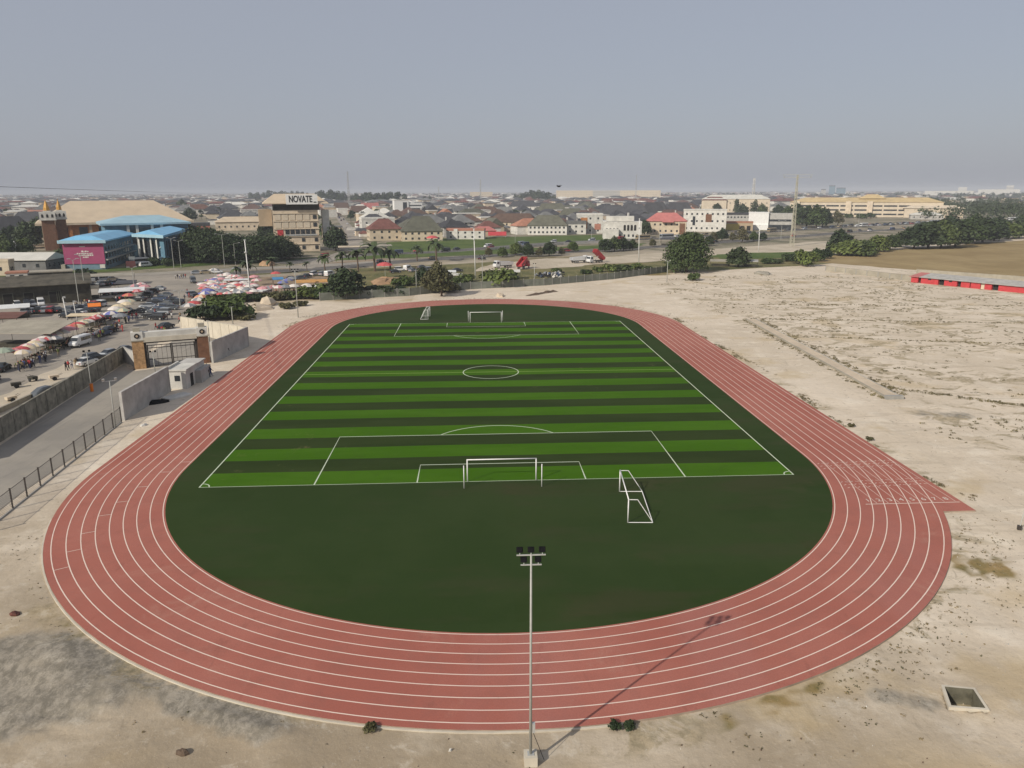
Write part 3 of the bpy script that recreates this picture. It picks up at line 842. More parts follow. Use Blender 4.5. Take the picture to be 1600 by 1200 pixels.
PYL = lattice('power_pylon', 'pale lattice power pylon with wide crossarms beside the far road', 'pylon', 1237, 385, 273, 1.0, .3, nmat('pylon_paint', (.42, .40, .31), amt=.15), 8.0, 12, .10)
lattice('radio_mast', 'pale stubby lattice radio mast behind the long pale hall', 'radio mast', 1175, 332, 278, 2.0, 1.0, 'white_wall', 0, 8, .2)
lattice('radio_mast', 'dark lattice radio mast right of the office block with roof sign', 'radio mast', 546, 326, 268, 1.8, .7, 'galvanised', 0, 10, .22)
lattice('radio_mast', 'grey radio mast above the town behind the far goal', 'radio mast', 751, 320, 280, 1.4, .7, 'galvanised', 0, 8, .24)
lattice('radio_mast', 'short thin radio mast among white roofs', 'radio mast', 686, 318, 291, 1.0, .5, 'galvanised', 0, 6, .2)
lattice('radio_mast', 'thin radio mast above the pale apartment row', 'radio mast', 993, 318, 273, 1.2, .4, 'galvanised', 0, 9, .2)
# power line running out to the skyline on the left
a, b = Vector((-75, 22, 31.8)), gp(352, 312); b.z = 29
mb = MB(); n_ = 40
q = [a.lerp(b, k/n_)-Vector((0, 0, 5.0*4*(k/n_)*(1-k/n_)*.5)) for k in range(n_+1)]
for k in range(n_): mb.tube(q[k], q[k+1], .05+.10*k/n_, n=4, cap=False)
tag(mb.build('overhead_cable', 'black_plastic'), 'thin dark cable sagging across the sky above the church', 'cable')
# bird over the town
p = gp(873, 330); bz = hgt(873, 291.5, p)*0 + 0
d = ray(873, 291.5).normalized(); bp_ = Vector((CX, CY, CH)) + d*120
mb = MB(); mb.loft([(-.35, -.03, .03, .03, .03, .01), (-.15, -.08, .08, .08, .08, .03), (.12, -.09, .1, .09, .09, .03), (.3, -.05, .08, .05, .05, .02), (.42, 0, .03, .01, .01, .003)])
for s in (-1, 1):
    mb._idx([(.14, s*.05, .06), (-.1, s*.05, .05), (-.12, s*.4, .22), (.16, s*.38, .24), (-.02, s*.62, .12), (.1, s*.6, .15)], [(0, 1, 2, 3), (3, 2, 4, 5)] if s > 0 else [(3, 2, 1, 0), (5, 4, 2, 3)], 0)
mb.face([(-.33, -.03, 0), (-.33, .03, 0), (-.55, .12, .02), (-.55, -.12, .02)])
tag(mb.build('bird', 'ink', None, bp_, .6), 'small dark bird flying above the rooftops', 'bird')

# ------------------------------------------------------------------ goals
def full_goal(y, s, lab):
    o = thing('football_goal', lab, 'football goal', (0, y, 0), 0 if s < 0 else math.pi, 'goals standing on the pitch lines')
    hw = 3.72
    for x in (-hw, hw): MB().tube((x, 0, 0), (x, 0, 2.5), .065, n=8).build('goal_post', 'white_paint', o, smooth=True)
    MB().tube((-hw-.06, 0, 2.5), (hw+.06, 0, 2.5), .065, n=8).build('crossbar', 'white_paint', o, smooth=True)
    for x in (-hw-.35, hw+.45): MB().tube((x, -1.9, 0), (x, -1.9, 2.55), .05, n=8).build('net_pole', 'white_paint', o, smooth=True)
    return o


full_goal(0, -1, 'white goal on the near goal line with two net poles behind it')
full_goal(PL, 1, 'white goal on the far goal line of the striped pitch')


def mobile_goal(a, b, depth, lab, net=False):
    d = (b-a); wd = d.length; o = thing('training_goal', lab, 'football goal', (a+b)/2, math.atan2(d.y, d.x), 'portable goals standing off the pitch')
    h = wd/2; sd = 1 if depth > 0 else -1
    for x in (-h, h):
        MB().tube((x, 0, 0), (x, 0, 2.35), .06, n=8).build('goal_post', 'white_paint', o, smooth=True)
        MB().tube((x, 0, 0), (x, depth, .03), .045, n=6).build('base_bar', 'white_paint', o)
        MB().tube((x, 0, 2.33), (x, sd*.85, 2.33), .04, n=6).build('top_bar', 'white_paint', o)
        MB().tube((x, sd*.85, 2.33), (x, depth, .05), .04, n=6).build('rear_stay', 'white_paint', o)
    MB().tube((-h-.06, 0, 2.35), (h+.06, 0, 2.35), .06, n=8).build('crossbar', 'white_paint', o, smooth=True)
    MB().tube((-h, depth, .04), (h, depth, .04), .045, n=6).build('ground_bar', 'white_paint', o)
    if net:
        mb = MB()
        for k in range(1, 22):
            x = -h+wd*k/22; mb.tube((x, .75, 2.33), (x, depth, .05), .02, n=3, cap=False)
        for k in range(1, 7):
            t = k/7; mb.tube((-h, .75+(depth-.75)*t, 2.33*(1-t)), (h, .75+(depth-.75)*t, 2.33*(1-t)), .02, n=3, cap=False)
            for x in (-h, h): mb.tube((x, 0, 2.33*(1-t)), (x, .75+(depth-.75)*t, 2.33*(1-t)), .022, n=3, cap=False); mb.tube((x, .75*t+.2, .03), (x, .75*t, 2.33), .022, n=3, cap=False)
        mb.build('net', nmat('net_cord', (.5, .52, .46), amt=.1), o)
    return o


mobile_goal(gp(981, 816.5, 0), gp(968, 768, 0), -2.35, 'white portable goal frame lying behind the near goal line, without net')
a, b = gp(669, 499, 0), gp(671, 490, 0)
b = a + Vector((.2, 5.2, 0))
mobile_goal(a, b, 1.9, 'white netted portable goal seen side-on beyond the far goal line', True)

# ------------------------------------------------------------------ walls, fences and the gate on the left
def wall_run(name, lab, pts, tops, th=.22, m='grey_concrete', step=3.2, post=True, cap=True, group=None, postm=None):
    P = [gp(*p) for p in pts]; o = thing(name, lab, 'wall', P[0], 0, group); o0 = P[0]
    hs_ = [hgt(p[0], t, q)-GZ if isinstance(t, (int, float)) and t > 20 else t for p, t, q in zip(pts, tops, P)]
    for k in range(len(P)-1):
        a, b = P[k]-o0, P[k+1]-o0; d = b-a; L_ = d.length; h0, h1 = hs_[k], hs_[k+1]
        seg = bpy.data.objects.new('wall_panel', None)
        mb = MB(); nn = Vector((-d.y, d.x, 0)).normalized()*th/2
        q = [a-nn, b-nn, b+nn, a+nn]
        mb._idx([*q, q[0]+Vector((0, 0, h0)), q[1]+Vector((0, 0, h1)), q[2]+Vector((0, 0, h1)), q[3]+Vector((0, 0, h0))],
                [(0, 3, 2, 1), (4, 5, 6, 7), (0, 1, 5, 4), (1, 2, 6, 5), (2, 3, 7, 6), (3, 0, 4, 7)], 0)
        bpy.data.objects.remove(seg)
        mb.build('wall_panel', m, o)
        rot = math.atan2(d.y, d.x)
        if post:
            n_ = max(1, int(L_/step))
            for j in range(n_+1):
                h = h0+(h1-h0)*j/n_
                MB().box(-.17, .17, -.19, .19, -.1, h+.08).build('wall_post', postm or m, o, a+d*(j/n_), rot)
        if cap:
            cb = MB(); n2 = nn*1.35; q = [a-n2, b-n2, b+n2, a+n2]; z = .1
            cb._idx([q[0]+Vector((0, 0, h0+.003)), q[1]+Vector((0, 0, h1+.003)), q[2]+Vector((0, 0, h1+.003)), q[3]+Vector((0, 0, h0+.003)),
                     q[0]+Vector((0, 0, h0+z)), q[1]+Vector((0, 0, h1+z)), q[2]+Vector((0, 0, h1+z)), q[3]+Vector((0, 0, h0+z))],
                    [(0, 3, 2, 1), (4, 5, 6, 7), (0, 1, 5, 4), (1, 2, 6, 5), (2, 3, 7, 6), (3, 0, 4, 7)], 0)
            cb.build('coping', m, o)
    return o


wall_run('panel_wall', 'long weathered grey panel wall between the street and the walled road', [(-60, 729), (195, 566)], [2.9, 2.9], m='panel_concrete', step=3.3)
wall_run('return_wall', 'short grey wall from the panel wall to the left gate pillar', [(195, 566), (214, 574)], [2.9, 2.7], m='grey_wall', post=False)
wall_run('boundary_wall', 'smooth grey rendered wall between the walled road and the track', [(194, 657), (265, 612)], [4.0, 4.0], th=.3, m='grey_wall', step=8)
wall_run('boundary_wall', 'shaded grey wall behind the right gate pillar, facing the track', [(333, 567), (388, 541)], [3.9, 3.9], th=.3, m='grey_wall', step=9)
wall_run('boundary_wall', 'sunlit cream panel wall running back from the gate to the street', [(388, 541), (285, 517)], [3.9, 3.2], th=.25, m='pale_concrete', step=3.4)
wall_run('boundary_wall', 'low grey stretch of wall left of the red kiosk row', [(1290, 423), (1428, 440)], [1.9, 1.9], m='dirty_sheet', step=4.5, postm='grey_concrete')
wall_run('boundary_wall', 'low grey wall behind the roof of the red kiosk row', [(1432, 429), (1640, 444)], [1.9, 1.9], m='dirty_sheet', step=5)
# old retaining wall with dry bushes on the street side
wall_run('kerb_wall', 'low broken wall with dry plants on the street side of the panel wall', [(-60, 672), (140, 583)], [.7, .7], th=.3, m='dirty_sheet', step=4.0)

wall_run('kerb_wall', 'low pale kerb wall behind the loose market stalls, below the palm row', [(395, 434), (470, 430), (548, 425)], [.9, .9, .9], th=.4, m='pale_concrete', post=False, cap=False)
# chain-link fence along the walled road
P0, P1 = gp(-30, 836), gp(190, 660); d = P1-P0; L_ = d.length; nf = 12
o = thing('link_fence', 'chain link fence with dark posts along the walled road', 'fence', P0, math.atan2(d.y, d.x))
for k in range(nf+1):
    MB().box(-.06, .06, -.06, .06, -.1, 2.25).build('fence_post', 'dark_steel', o, (L_*k/nf, 0, 0))
mb = MB(); hN = 2.1; st_ = .30; k = -hN
wr = .011
while k < L_:
    for s in (1, -1):
        x0, x1 = (k, k+hN) if s > 0 else (k+hN, k); z0, z1 = .05, hN
        pa, pb = Vector((x0, 0, z0)), Vector((x1, 0, z1))
        if x0 < 0: t_ = (0-x0)/(x1-x0); pa = pa.lerp(pb, t_)
        if x1 < 0: t_ = (0-x0)/(x1-x0); pb = Vector((x0, 0, z0)).lerp(Vector((x1, 0, z1)), t_)
        if x1 > L_: t_ = (L_-x0)/(x1-x0); pb = Vector((x0, 0, z0)).lerp(Vector((x1, 0, z1)), t_)
        if x0 > L_: t_ = (L_-x0)/(x1-x0); pa = Vector((x0, 0, z0)).lerp(Vector((x1, 0, z1)), t_)
        mb.tube(pa, pb, wr, n=3, cap=False)
    k += st_
mb.build('wire_mesh', nmat('fence_wire', (.16, .155, .145), amt=.2), o)
MB().tube((0, 0, hN), (L_, 0, hN), .03, n=5).build('top_rail', 'dark_steel', o)
MB().box(0, L_, -.08, .08, -.1, .12).build('footing', 'grey_concrete', o)

# far fence behind the track
PF = [(500, 470), (640, 462), (735, 452), (850, 446), (960, 436), (1042, 425)]
P = [gp(*p) for p in PF]; o = thing('sheet_fence', 'grey green sheet fence with posts behind the far bend', 'fence', P[0])
for k in range(len(P)-1):
    a, b = P[k]-P[0], P[k+1]-P[0]; d = b-a
    nn = Vector((-d.y, d.x, 0)).normalized()*.04
    q = [a-nn, b-nn, b+nn, a+nn]; h = 2.3
    MB()._idx([*q]+[x+Vector((0, 0, h)) for x in q], [(0, 3, 2, 1), (4, 5, 6, 7), (0, 1, 5, 4), (1, 2, 6, 5), (2, 3, 7, 6), (3, 0, 4, 7)], 0).build('fence_panel', nmat('fence_sheet', (.16, .17, .14), amt=.35, scale=.25), o)
    n_ = int(d.length/3.4)
    for j in range(n_): MB().box(-.09, .09, -.09, .09, -.1, h+.25).build('fence_post', 'grey_concrete', o, a+d*(j/n_), math.atan2(d.y, d.x))

# entrance gate
gl, gr = gp(220, 575), gp(320, 566)
d = gr-gl; GW = d.length; ga = math.atan2(d.y, d.x)
o = thing('entrance_gate', 'stone pillared entrance gate with white header beam over dark steel leaves', 'gate', gl, ga)
for x in (0, GW):
    pl_ = MB().box(x-.95, x+.95, -.9, .9, -.1, 5.0).build('pillar', 'stone_clad' if x == 0 else 'brown_brick', o)
    MB().box(x-1.05, x+1.05, -1.0, 1.0, 5.0, 5.2).build('moulding', 'dirty_sheet', pl_)
    MB().box(x-.95, x+.95, -.95, .95, 5.2, 6.65).build('capital', 'white_wall', pl_)
    MB().box(x-.55, x+.55, -.5, .5, 6.65, 7.35).build('cap_block', 'dirty_sheet', pl_)
    e = MB().tube((x, -.95, 5.95), (x, -1.03, 5.95), .45, n=14).tube((x, -1.03, 5.95), (x, -1.06, 5.95), .2, n=10, m=1); e.build('emblem', ['opening_dark', 'tan_wall'], pl_)
    MB().box(x+(.95 if x == 0 else -1.35), x+(1.35 if x == 0 else -.95), -.4, .4, -.1, 5.2).build('gate_jamb', 'dark_steel', o)
MB().box(.96, GW-.96, -.8, .8, 5.5, 6.5).build('header_beam', 'white_wall', o)
MB().box(.96, GW-.96, -.95, -.803, 4.75, 5.6).build('beam_ledge', 'pale_concrete', o)
MB().box(1.35, GW-1.35, -.1, .1, 4.4, 4.6).build('top_rail', 'dark_steel', o)
xm = 1.4; XN = GW-1.4
for x0, x1, h in ((xm, xm+(XN-xm)*.5, 4.1), (xm+(XN-xm)*.5+.08, XN, 4.1)):
    mb = MB()
    for x in (x0+.08, x1-.08): mb.box(x-.1, x+.1, -.07, .07, .1, h)
    for z in (.2, 1.4, 3.5, h-.12): mb.box(x0+.19, x1-.19, -.05, .05, z-.06, z+.06)
    kk = 5
    for j in range(1, kk): x = x0+(x1-x0)*j/kk; mb.box(x-.025, x+.025, -.025, .025, .15, h-.05)
    mb.build('gate_leaf', 'dark_steel', o)

# guard house
a, b, c = gp(265, 608), gp(292, 608), gp(320, 588)
o = thing('guard_house', 'small white guard house with flat roof between the gate and the track', 'guard house', a, 0)
gw, gd, gh = (b-a).length, (c-b).length, 2.95
MB().box(0, gw, 0, gd*.98, -.1, gh).build('wall', 'white_wall', o)
MB().box(-.2, gw+.2, -.2, gd*.55, gh, gh+.28).build('roof_slab', 'white_wall', o)
MB().box(-.2, gw+.2, gd*.55+.003, gd+.2, gh, gh+.2).build('roof_slab', 'grey_wall', o)
MB().box(-.2, .1, -.2, gd*.55, gh+.28, gh+.6).build('parapet', 'white_wall', o)
MB().box(gw+.003, gw+1.0, gd*.45, gd, -.1, 2.1).build('side_block', 'grey_wall', o)
MB().box(gw+.003, gw+.04, gd*.2, gd*.34, 0, 2.1).build('door', 'opening_dark', o)
MB().box(gw*.35, gw*.65, -.05, -.003, 1.3, 2.2).build('window', 'window_dark', o)
tag(MB().loft([(0, 0, .25, .5, .3, .05), (1.2, 0, .55, .7, .4, .08), (2.6, 0, .45, .7, .4, .08), (3.4, 0, .2, .4, .3, .05)]).build('black_tarpaulin', 'black_plastic', None, gp(226, 633), .6),
    'crumpled black tarpaulin lying below the smooth grey wall', 'tarpaulin')
tag(MB().box(-2, 2, -1.1, 1.1, 0, .25).build('concrete_slab', 'white_wall', None, gp(265, 618)-Vector((-1.5, 1, 0)), .95), 'pale concrete slab on the ground beside the guard house', 'slab')

# drain pit in the sand
cx_, cy_ = PITC.x, PITC.y
o = thing('drain_pit', 'open square concrete pit with raised rim in the sand by the bend', 'drain pit', PITC)
ou = [(p.x-cx_, p.y-cy_) for p in pitc]; inn = [(x*.84, y*.84) for x, y in ou]
for k in range(4):
    j = (k+1) % 4; mb = MB()
    q = [ou[k], ou[j], inn[j], inn[k]]
    mb._idx([(*p, -1.3) for p in q]+[(*p, .16) for p in q], [(0, 3, 2, 1), (4, 5, 6, 7), (0, 1, 5, 4)], 0); mb.mi = [0]*len(mb.f); mb.build('rim_wall', 'pale_concrete', o)
    MB().face([(*inn[j], -1.3), (*inn[k], -1.3), (*inn[k], .158), (*inn[j], .158)]).build('pit_wall', nmat('dark_concrete', (.13, .12, .085), amt=.4, scale=1.2), o)  # inner faces coloured much darker than the pale rim
MB().face([(x*1.01, y*1.01, -1.0) for x, y in inn]).build('pit_floor', nmat('dark_sand', (.30, .25, .16), amt=.3, scale=1.5), o)  # floor in a darker olive-tan than the open sand
# long open drain on the sand field
P0, P1 = gp(1166, 500), gp(1384, 622); d = P1-P0; L_ = d.length; a = math.atan2(d.y, d.x)
o = thing('concrete_drain', 'long straight sand filled concrete drain along the sandy field', 'drain', P0, a)
MB().box(0, L_, -.2, .05, -.1, .34).build('drain_wall', 'dirty_sheet', o); MB().box(0, L_, 2.1, 2.3, -.1, .32).build('drain_wall', 'concrete', o)
MB().box(0, L_, .05, 2.1, -.1, .22).build('drain_bed', 'sand_heap', o)
MB().box(L_, L_+.7, -.3, 2.4, -.1, .5).build('end_wall', 'grey_concrete', o)
# surveyor's pole leaning at the edge of the sand
p = gp(1592, 829); o = thing('marker_pole', 'thin leaning pole in a dark foot on the sandy field', 'pole', p, -.4)
MB().tube((0, 0, .1), (.5, .25, 4.6), .045, n=6).build('pole', 'galvanised', o); MB().box(-.16, .16, -.16, .16, -.05, .5).build('foot', 'dark_steel', o)

# red kiosks
a, b = gp(1423, 441), gp(1625, 461); d = b-a; L_ = d.length
o = thing('kiosk_row', 'low row of red kiosks under one grey sheet roof on the sand', 'kiosk row', a, math.atan2(d.y, d.x))
dp, hh = 6.0, 2.2; x = 0; MB().box(0, L_, .9, dp, -.1, hh).build('rear_wall', 'opening_dark', o)
segs = [(0, 2.4), (3.4, 9.2), (11.2, 15.3), (16.6, 19.4), (19.7, 22.6), (23.9, 26.0), (28.0, 38.6), (42.0, 46)]
for k, (x0, x1) in enumerate(segs):
    if x0 > L_: break
    pn = MB().box(x0, min(x1, L_), 0, .897, -.1, hh-.35).build('red_panel', 'red_paint', o)
    if k in (1, 2): MB().box((x0+x1)/2-.5, (x0+x1)/2+.5, -.03, -.003, 1.3, 2.1).build('hatch', 'opening_dark', pn)
MB().box(22.7, 23.7, .3, .897, -.1, hh-.4).build('cream_door', 'cream_wall', o)
for x0, x1, mm in ((-.4, 3.0, 'pink_roof'), (3.0, L_+.4, 'grey_wall')):
    MB()._idx([(x0, -.6, hh-.25), (x1, -.6, hh-.25), (x1, dp+.4, hh+.65), (x0, dp+.4, hh+.65), (x0, -.6, hh-.1), (x1, -.6, hh-.1), (x1, dp+.4, hh+.8), (x0, dp+.4, hh+.8)],
              [(0, 3, 2, 1), (4, 5, 6, 7), (0, 1, 5, 4), (1, 2, 6, 5), (2, 3, 7, 6), (3, 0, 4, 7)], 0).build('roof_sheet', mm, o)

# lumps lying about near the track
def lump(name, lab, cat, u, v, w_, h_, m, n=7):
    p = gp(u, v); rng = random.Random(int(u*7+v)); mb = MB(); prof = [(w_*.5, -.05), (w_*.46, h_*.4), (w_*.28, h_*.85), (.01, h_)]
    mb.lathe(prof, n); mb.v = [(x*(1+rng.uniform(-.25, .25)), y*(.6+rng.uniform(-.15, .15)), z*(1+rng.uniform(-.2, .2))) for x, y, z in mb.v]
    return tag(mb.build(name, m, None, p, rng.uniform(0, 3)), lab, cat)


lump('rag_heap', 'rust brown rag lying on pale sand left of the bend', 'rag', 23, 960, 1.0, .22, nmat('rust_cloth', (.10, .035, .025), amt=.4, scale=3))
lump('wood_log', 'dark brown log end half sunk in yellow sand', 'log', 285, 1177, .85, .25, 'bark')
lump('white_rock', 'small white rock on sand near the floodlight pole', 'rock', 704, 1173, .28, .15, 'white_wall')
lump('white_rock', 'white lump at the track edge below the link fence', 'rock', 225, 665, 1.1, .3, 'white_wall')
lump('sand_mound', 'small white sand mound at the outer edge of the far bend', 'sand mound', 782, 463, 5, 1.0, 'sand_heap')
lump('sand_mound', 'pale pyramid of sand among the bushes left of the far bend', 'sand mound', 418, 476, 9, 2.2, 'sand_heap')
lump('sand_mound', 'broad pale sand mound next to the pyramid mound', 'sand mound', 400, 484, 12, 1.6, 'sand_heap')
lump('soil_mound', 'round mound of orange soil behind the leafy roadside tree', 'soil mound', 605, 441, 17, 1.7, 'orange_soil', 12)
lump('soil_mound', 'orange soil heap in front of the palm row', 'soil mound', 419, 414, 12, 2.0, 'orange_soil', 10)
lump('sand_mound', 'grey gravel mound right of the bushes near the kerb of the yard', 'sand mound', 1192, 428, 11, 1.0, 'dirty_sheet', 10)
P0, P1 = gp(822, 463), gp(868, 455); d = P1-P0; L_ = d.length; mb = MB(); rng = random.Random(4); st_ = []
for k in range(13): st_.append((L_*k/12, -.05, .45+rng.uniform(-.15, .25) if 0 < k < 12 else .05, .9+rng.uniform(-.2, .3), .25, .05))
mb.loft(st_); o = mb.build('soil_mound', 'bark', None, P0, math.atan2(d.y, d.x)); tag(o, 'long dark ridge of dug soil on the sand behind the far bend', 'soil mound')

# ------------------------------------------------------------------ plants
def leaf_mesh(name, blobs, n, size, seed, up=.35, squash=1.0):
    rng = np.random.default_rng(seed)
    bl = np.array(blobs); wts = bl[:, 3]**2; wts /= wts.sum()
    k = rng.choice(len(bl), n, p=wts); c = bl[k]
    d = rng.normal(size=(n, 3)); d /= np.linalg.norm(d, axis=1)[:, None]
    d[:, 2] = np.where(d[:, 2] < -.45, -d[:, 2], d[:, 2])
    rr = c[:, 3]*(1-.45*rng.random(n)**1.6)*(1+.12*rng.normal(size=n)); pos = c[:, :3] + d*rr[:, None]*np.array([1, 1, squash])
    nn = d + rng.normal(size=(n, 3))*.55 + np.array([0, 0, up]); nn /= np.linalg.norm(nn, axis=1)[:, None]
    a = np.cross(nn, rng.normal(size=(n, 3))); a /= np.linalg.norm(a, axis=1)[:, None]; b = np.cross(nn, a)
    s = size*(.6+.8*rng.random(n))[:, None]; asp = (.55+.4*rng.random(n))[:, None]
    bend = nn*s*.18
    q = np.stack([pos-a*s, pos-b*s*asp+bend, pos+a*s, pos+b*s*asp-bend], 1).reshape(-1, 3)
    me = bpy.data.meshes.new(name); me.from_pydata(q.tolist(), [], np.arange(n*4).reshape(-1, 4).tolist()); me.update(); return me


def broad_tree(name, lab, cat, H, W, seed, leaf='leaf_mid', n=1500, size=.42, trunk=True, low=.25, nb=13, group=None):
    rng = random.Random(seed); o = thing(name, lab, cat, (0, 0, 0), 0, group)
    bl = []
    for k in range(nb):
        a = 2.4*k+rng.uniform(-.4, .4); t = (k+.5)/nb; rad = W*.5*(.62*math.sqrt(t))*(1 if k else 0)
        z = H*(low+.22) + (H*(1-low-.36))*(1-(rad/(W*.36+1e-6))**2*.75)*rng.uniform(.55, 1.0)
        bl.append((rad*math.cos(a), rad*math.sin(a), z, W*rng.uniform(.14, .23)))
    bl.append((0, 0, H*.6, W*.25))
    if low < .05:                                                     # foliage down to the ground
        for k in range(10):
            a = 2*math.pi*k/10+rng.uniform(-.2, .2); bl.append((W*.30*math.cos(a), W*.30*math.sin(a), H*rng.uniform(.16, .34), W*rng.uniform(.15, .21)))
    put('crown', leaf_mesh('crown', bl, n, size, seed), leaf, o)
    if trunk:
        mb = MB(); mb.tube((0, 0, -.2), (0, 0, H*(low+.12)), W*.03+.08, W*.022+.05, 7)
        for k in range(5):
            b = bl[k*2 % len(bl)]; mb.tube((0, 0, H*(low+.08)), (b[0]*.8, b[1]*.8, b[2]), W*.016+.04, .04, 5)
        mb.build('trunk', 'bark', o)
    return o


def bush(name, lab, W, H, seed, leaf='leaf_light', n=900, size=.3, cat='bush', group=None, L=1):
    rng = random.Random(seed); o = thing(name, lab, cat, (0, 0, 0), 0, group)
    nb = 9; bl = []
    for k in range(nb):
        a = 2.4*k; rad = W*.34*math.sqrt((k+.3)/nb)
        bl.append((rad*math.cos(a)*L, rad*math.sin(a), H*rng.uniform(.3, .62), min(W, H*1.3)*rng.uniform(.2, .34)))
    put('crown', leaf_mesh('crown', bl, n, size, seed), leaf, o)
    mb = MB()
    for k in range(4): b = bl[k]; mb.tube((b[0]*.3, b[1]*.3, -.1), (b[0], b[1], b[2]), .08, .03, 4)
    mb.build('stem', 'bark', o)
    return o


def palm(lab, H, seed, leaf='leaf_palm'):
    rng = random.Random(seed); o = thing('palm_tree', lab, 'palm tree', (0, 0, 0), 0, 'palms along the road')
    MB().tube((0, 0, -.1), (.15, .1, H*.62), .2, .14, 7).build('trunk', 'bark', o)
    mb = MB(); top = Vector((.15, .1, H*.6))
    for k in range(15):
        a = 2*math.pi*k/15+rng.uniform(-.15, .15); el = rng.uniform(.15, 1.25); L_ = H*.48*rng.uniform(.85, 1.15)
        prev = top; dirh = Vector((math.cos(a), math.sin(a), 0)); side = Vector((-math.sin(a), math.cos(a), 0)); e = el
        for s in range(5):
            nx_ = prev + (dirh*math.cos(e)+Vector((0, 0, math.sin(e))))*L_/5; w0, w1 = [.16, .5, .55, .42, .25, .03][s:s+2]
            dr = Vector((0, 0, -.22))
            mb._idx([prev, nx_, nx_+side*w1+dr*w1, prev+side*w0+dr*w0], [(0, 1, 2, 3)], 0); mb._idx([prev, nx_, nx_-side*w1+dr*w1, prev-side*w0+dr*w0], [(3, 2, 1, 0)], 0)
            prev = nx_; e -= .42
    mb.build('crown', leaf, o)
    return o


def pine(lab, H, seed):
    rng = random.Random(seed); o = thing('casuarina_tree', lab, 'tree', (0, 0, 0), 0, 'tall dark trees on the skyline')
    bl = [(rng.uniform(-1, 1)*H*.08, rng.uniform(-1, 1)*H*.08, H*(.2+.68*k/10), H*(.24-.014*k)*rng.uniform(.75, 1.25)) for k in range(11)]
    put('crown', leaf_mesh('crown', bl, 900, .9, seed, .2, 1.1), 'leaf_dark', o)
    MB().tube((0, 0, -.2), (0, 0, H*.8), .35, .1, 6).build('trunk', 'bark', o); return o


PROTO = dict(
 t1=broad_tree('broadleaf_tree', '', 'tree', 8, 9, 1, 'leaf_mid', 2200, .40, low=.02, nb=16), t2=broad_tree('broadleaf_tree', '', 'tree', 8, 9, 2, 'leaf_dark', 2200, .40, low=.0, nb=16),
 t3=broad_tree('broadleaf_tree', '', 'tree', 8, 9, 3, 'leaf_light', 2200, .38, low=.0, nb=16), t4=broad_tree('broadleaf_tree', '', 'tree', 8, 7, 4, 'leaf_olive', 1700, .30, nb=12, low=.03),
 big=broad_tree('broadleaf_tree', '', 'tree', 14, 19, 5, 'leaf_mid', 10000, .40, low=.02, nb=26), bigd=broad_tree('broadleaf_tree', '', 'tree', 12, 19, 6, 'leaf_dark', 7000, .38, low=.0, nb=24),
 b1=bush('leafy_bush', '', 5, 2.8, 11, 'leaf_light'), b2=bush('leafy_bush', '', 5, 2.6, 12, 'leaf_mid'), b3=bush('leafy_bush', '', 4.5, 2.4, 13, 'leaf_dark'), b4=bush('dry_bush', '', 4, 1.6, 14, 'leaf_olive', 700, .24),
 p1=palm('', 6, 21), p2=palm('', 6, 22), c1=pine('', 24, 31), c2=pine('', 24, 32))
HB_ = {k: (o['category']) for k, o in PROTO.items()}
PH = dict(t1=8, t2=8, t3=8, t4=8, big=14, bigd=12, b1=2.8, b2=2.6, b3=2.4, b4=1.6, p1=6, p2=6, c1=24, c2=24)


def plant(k, u, v, hp, lab, group=None, wide=1.0):
    """k: kind; (u, v): foot in the photograph; hp: height there in photo pixels"""
    p = gp(u, v); s = hp*mpp(p)/PH[k]
    return dup(PROTO[k], p, U(0, 6.28), lab, group or ('trees in front of the town' if k[0] in 'tb' and not k[1:].isdigit() or k[0] == 't' else 'bushes round the sand field' if k[0] == 'b' else None), (s*wide, s*wide, s))


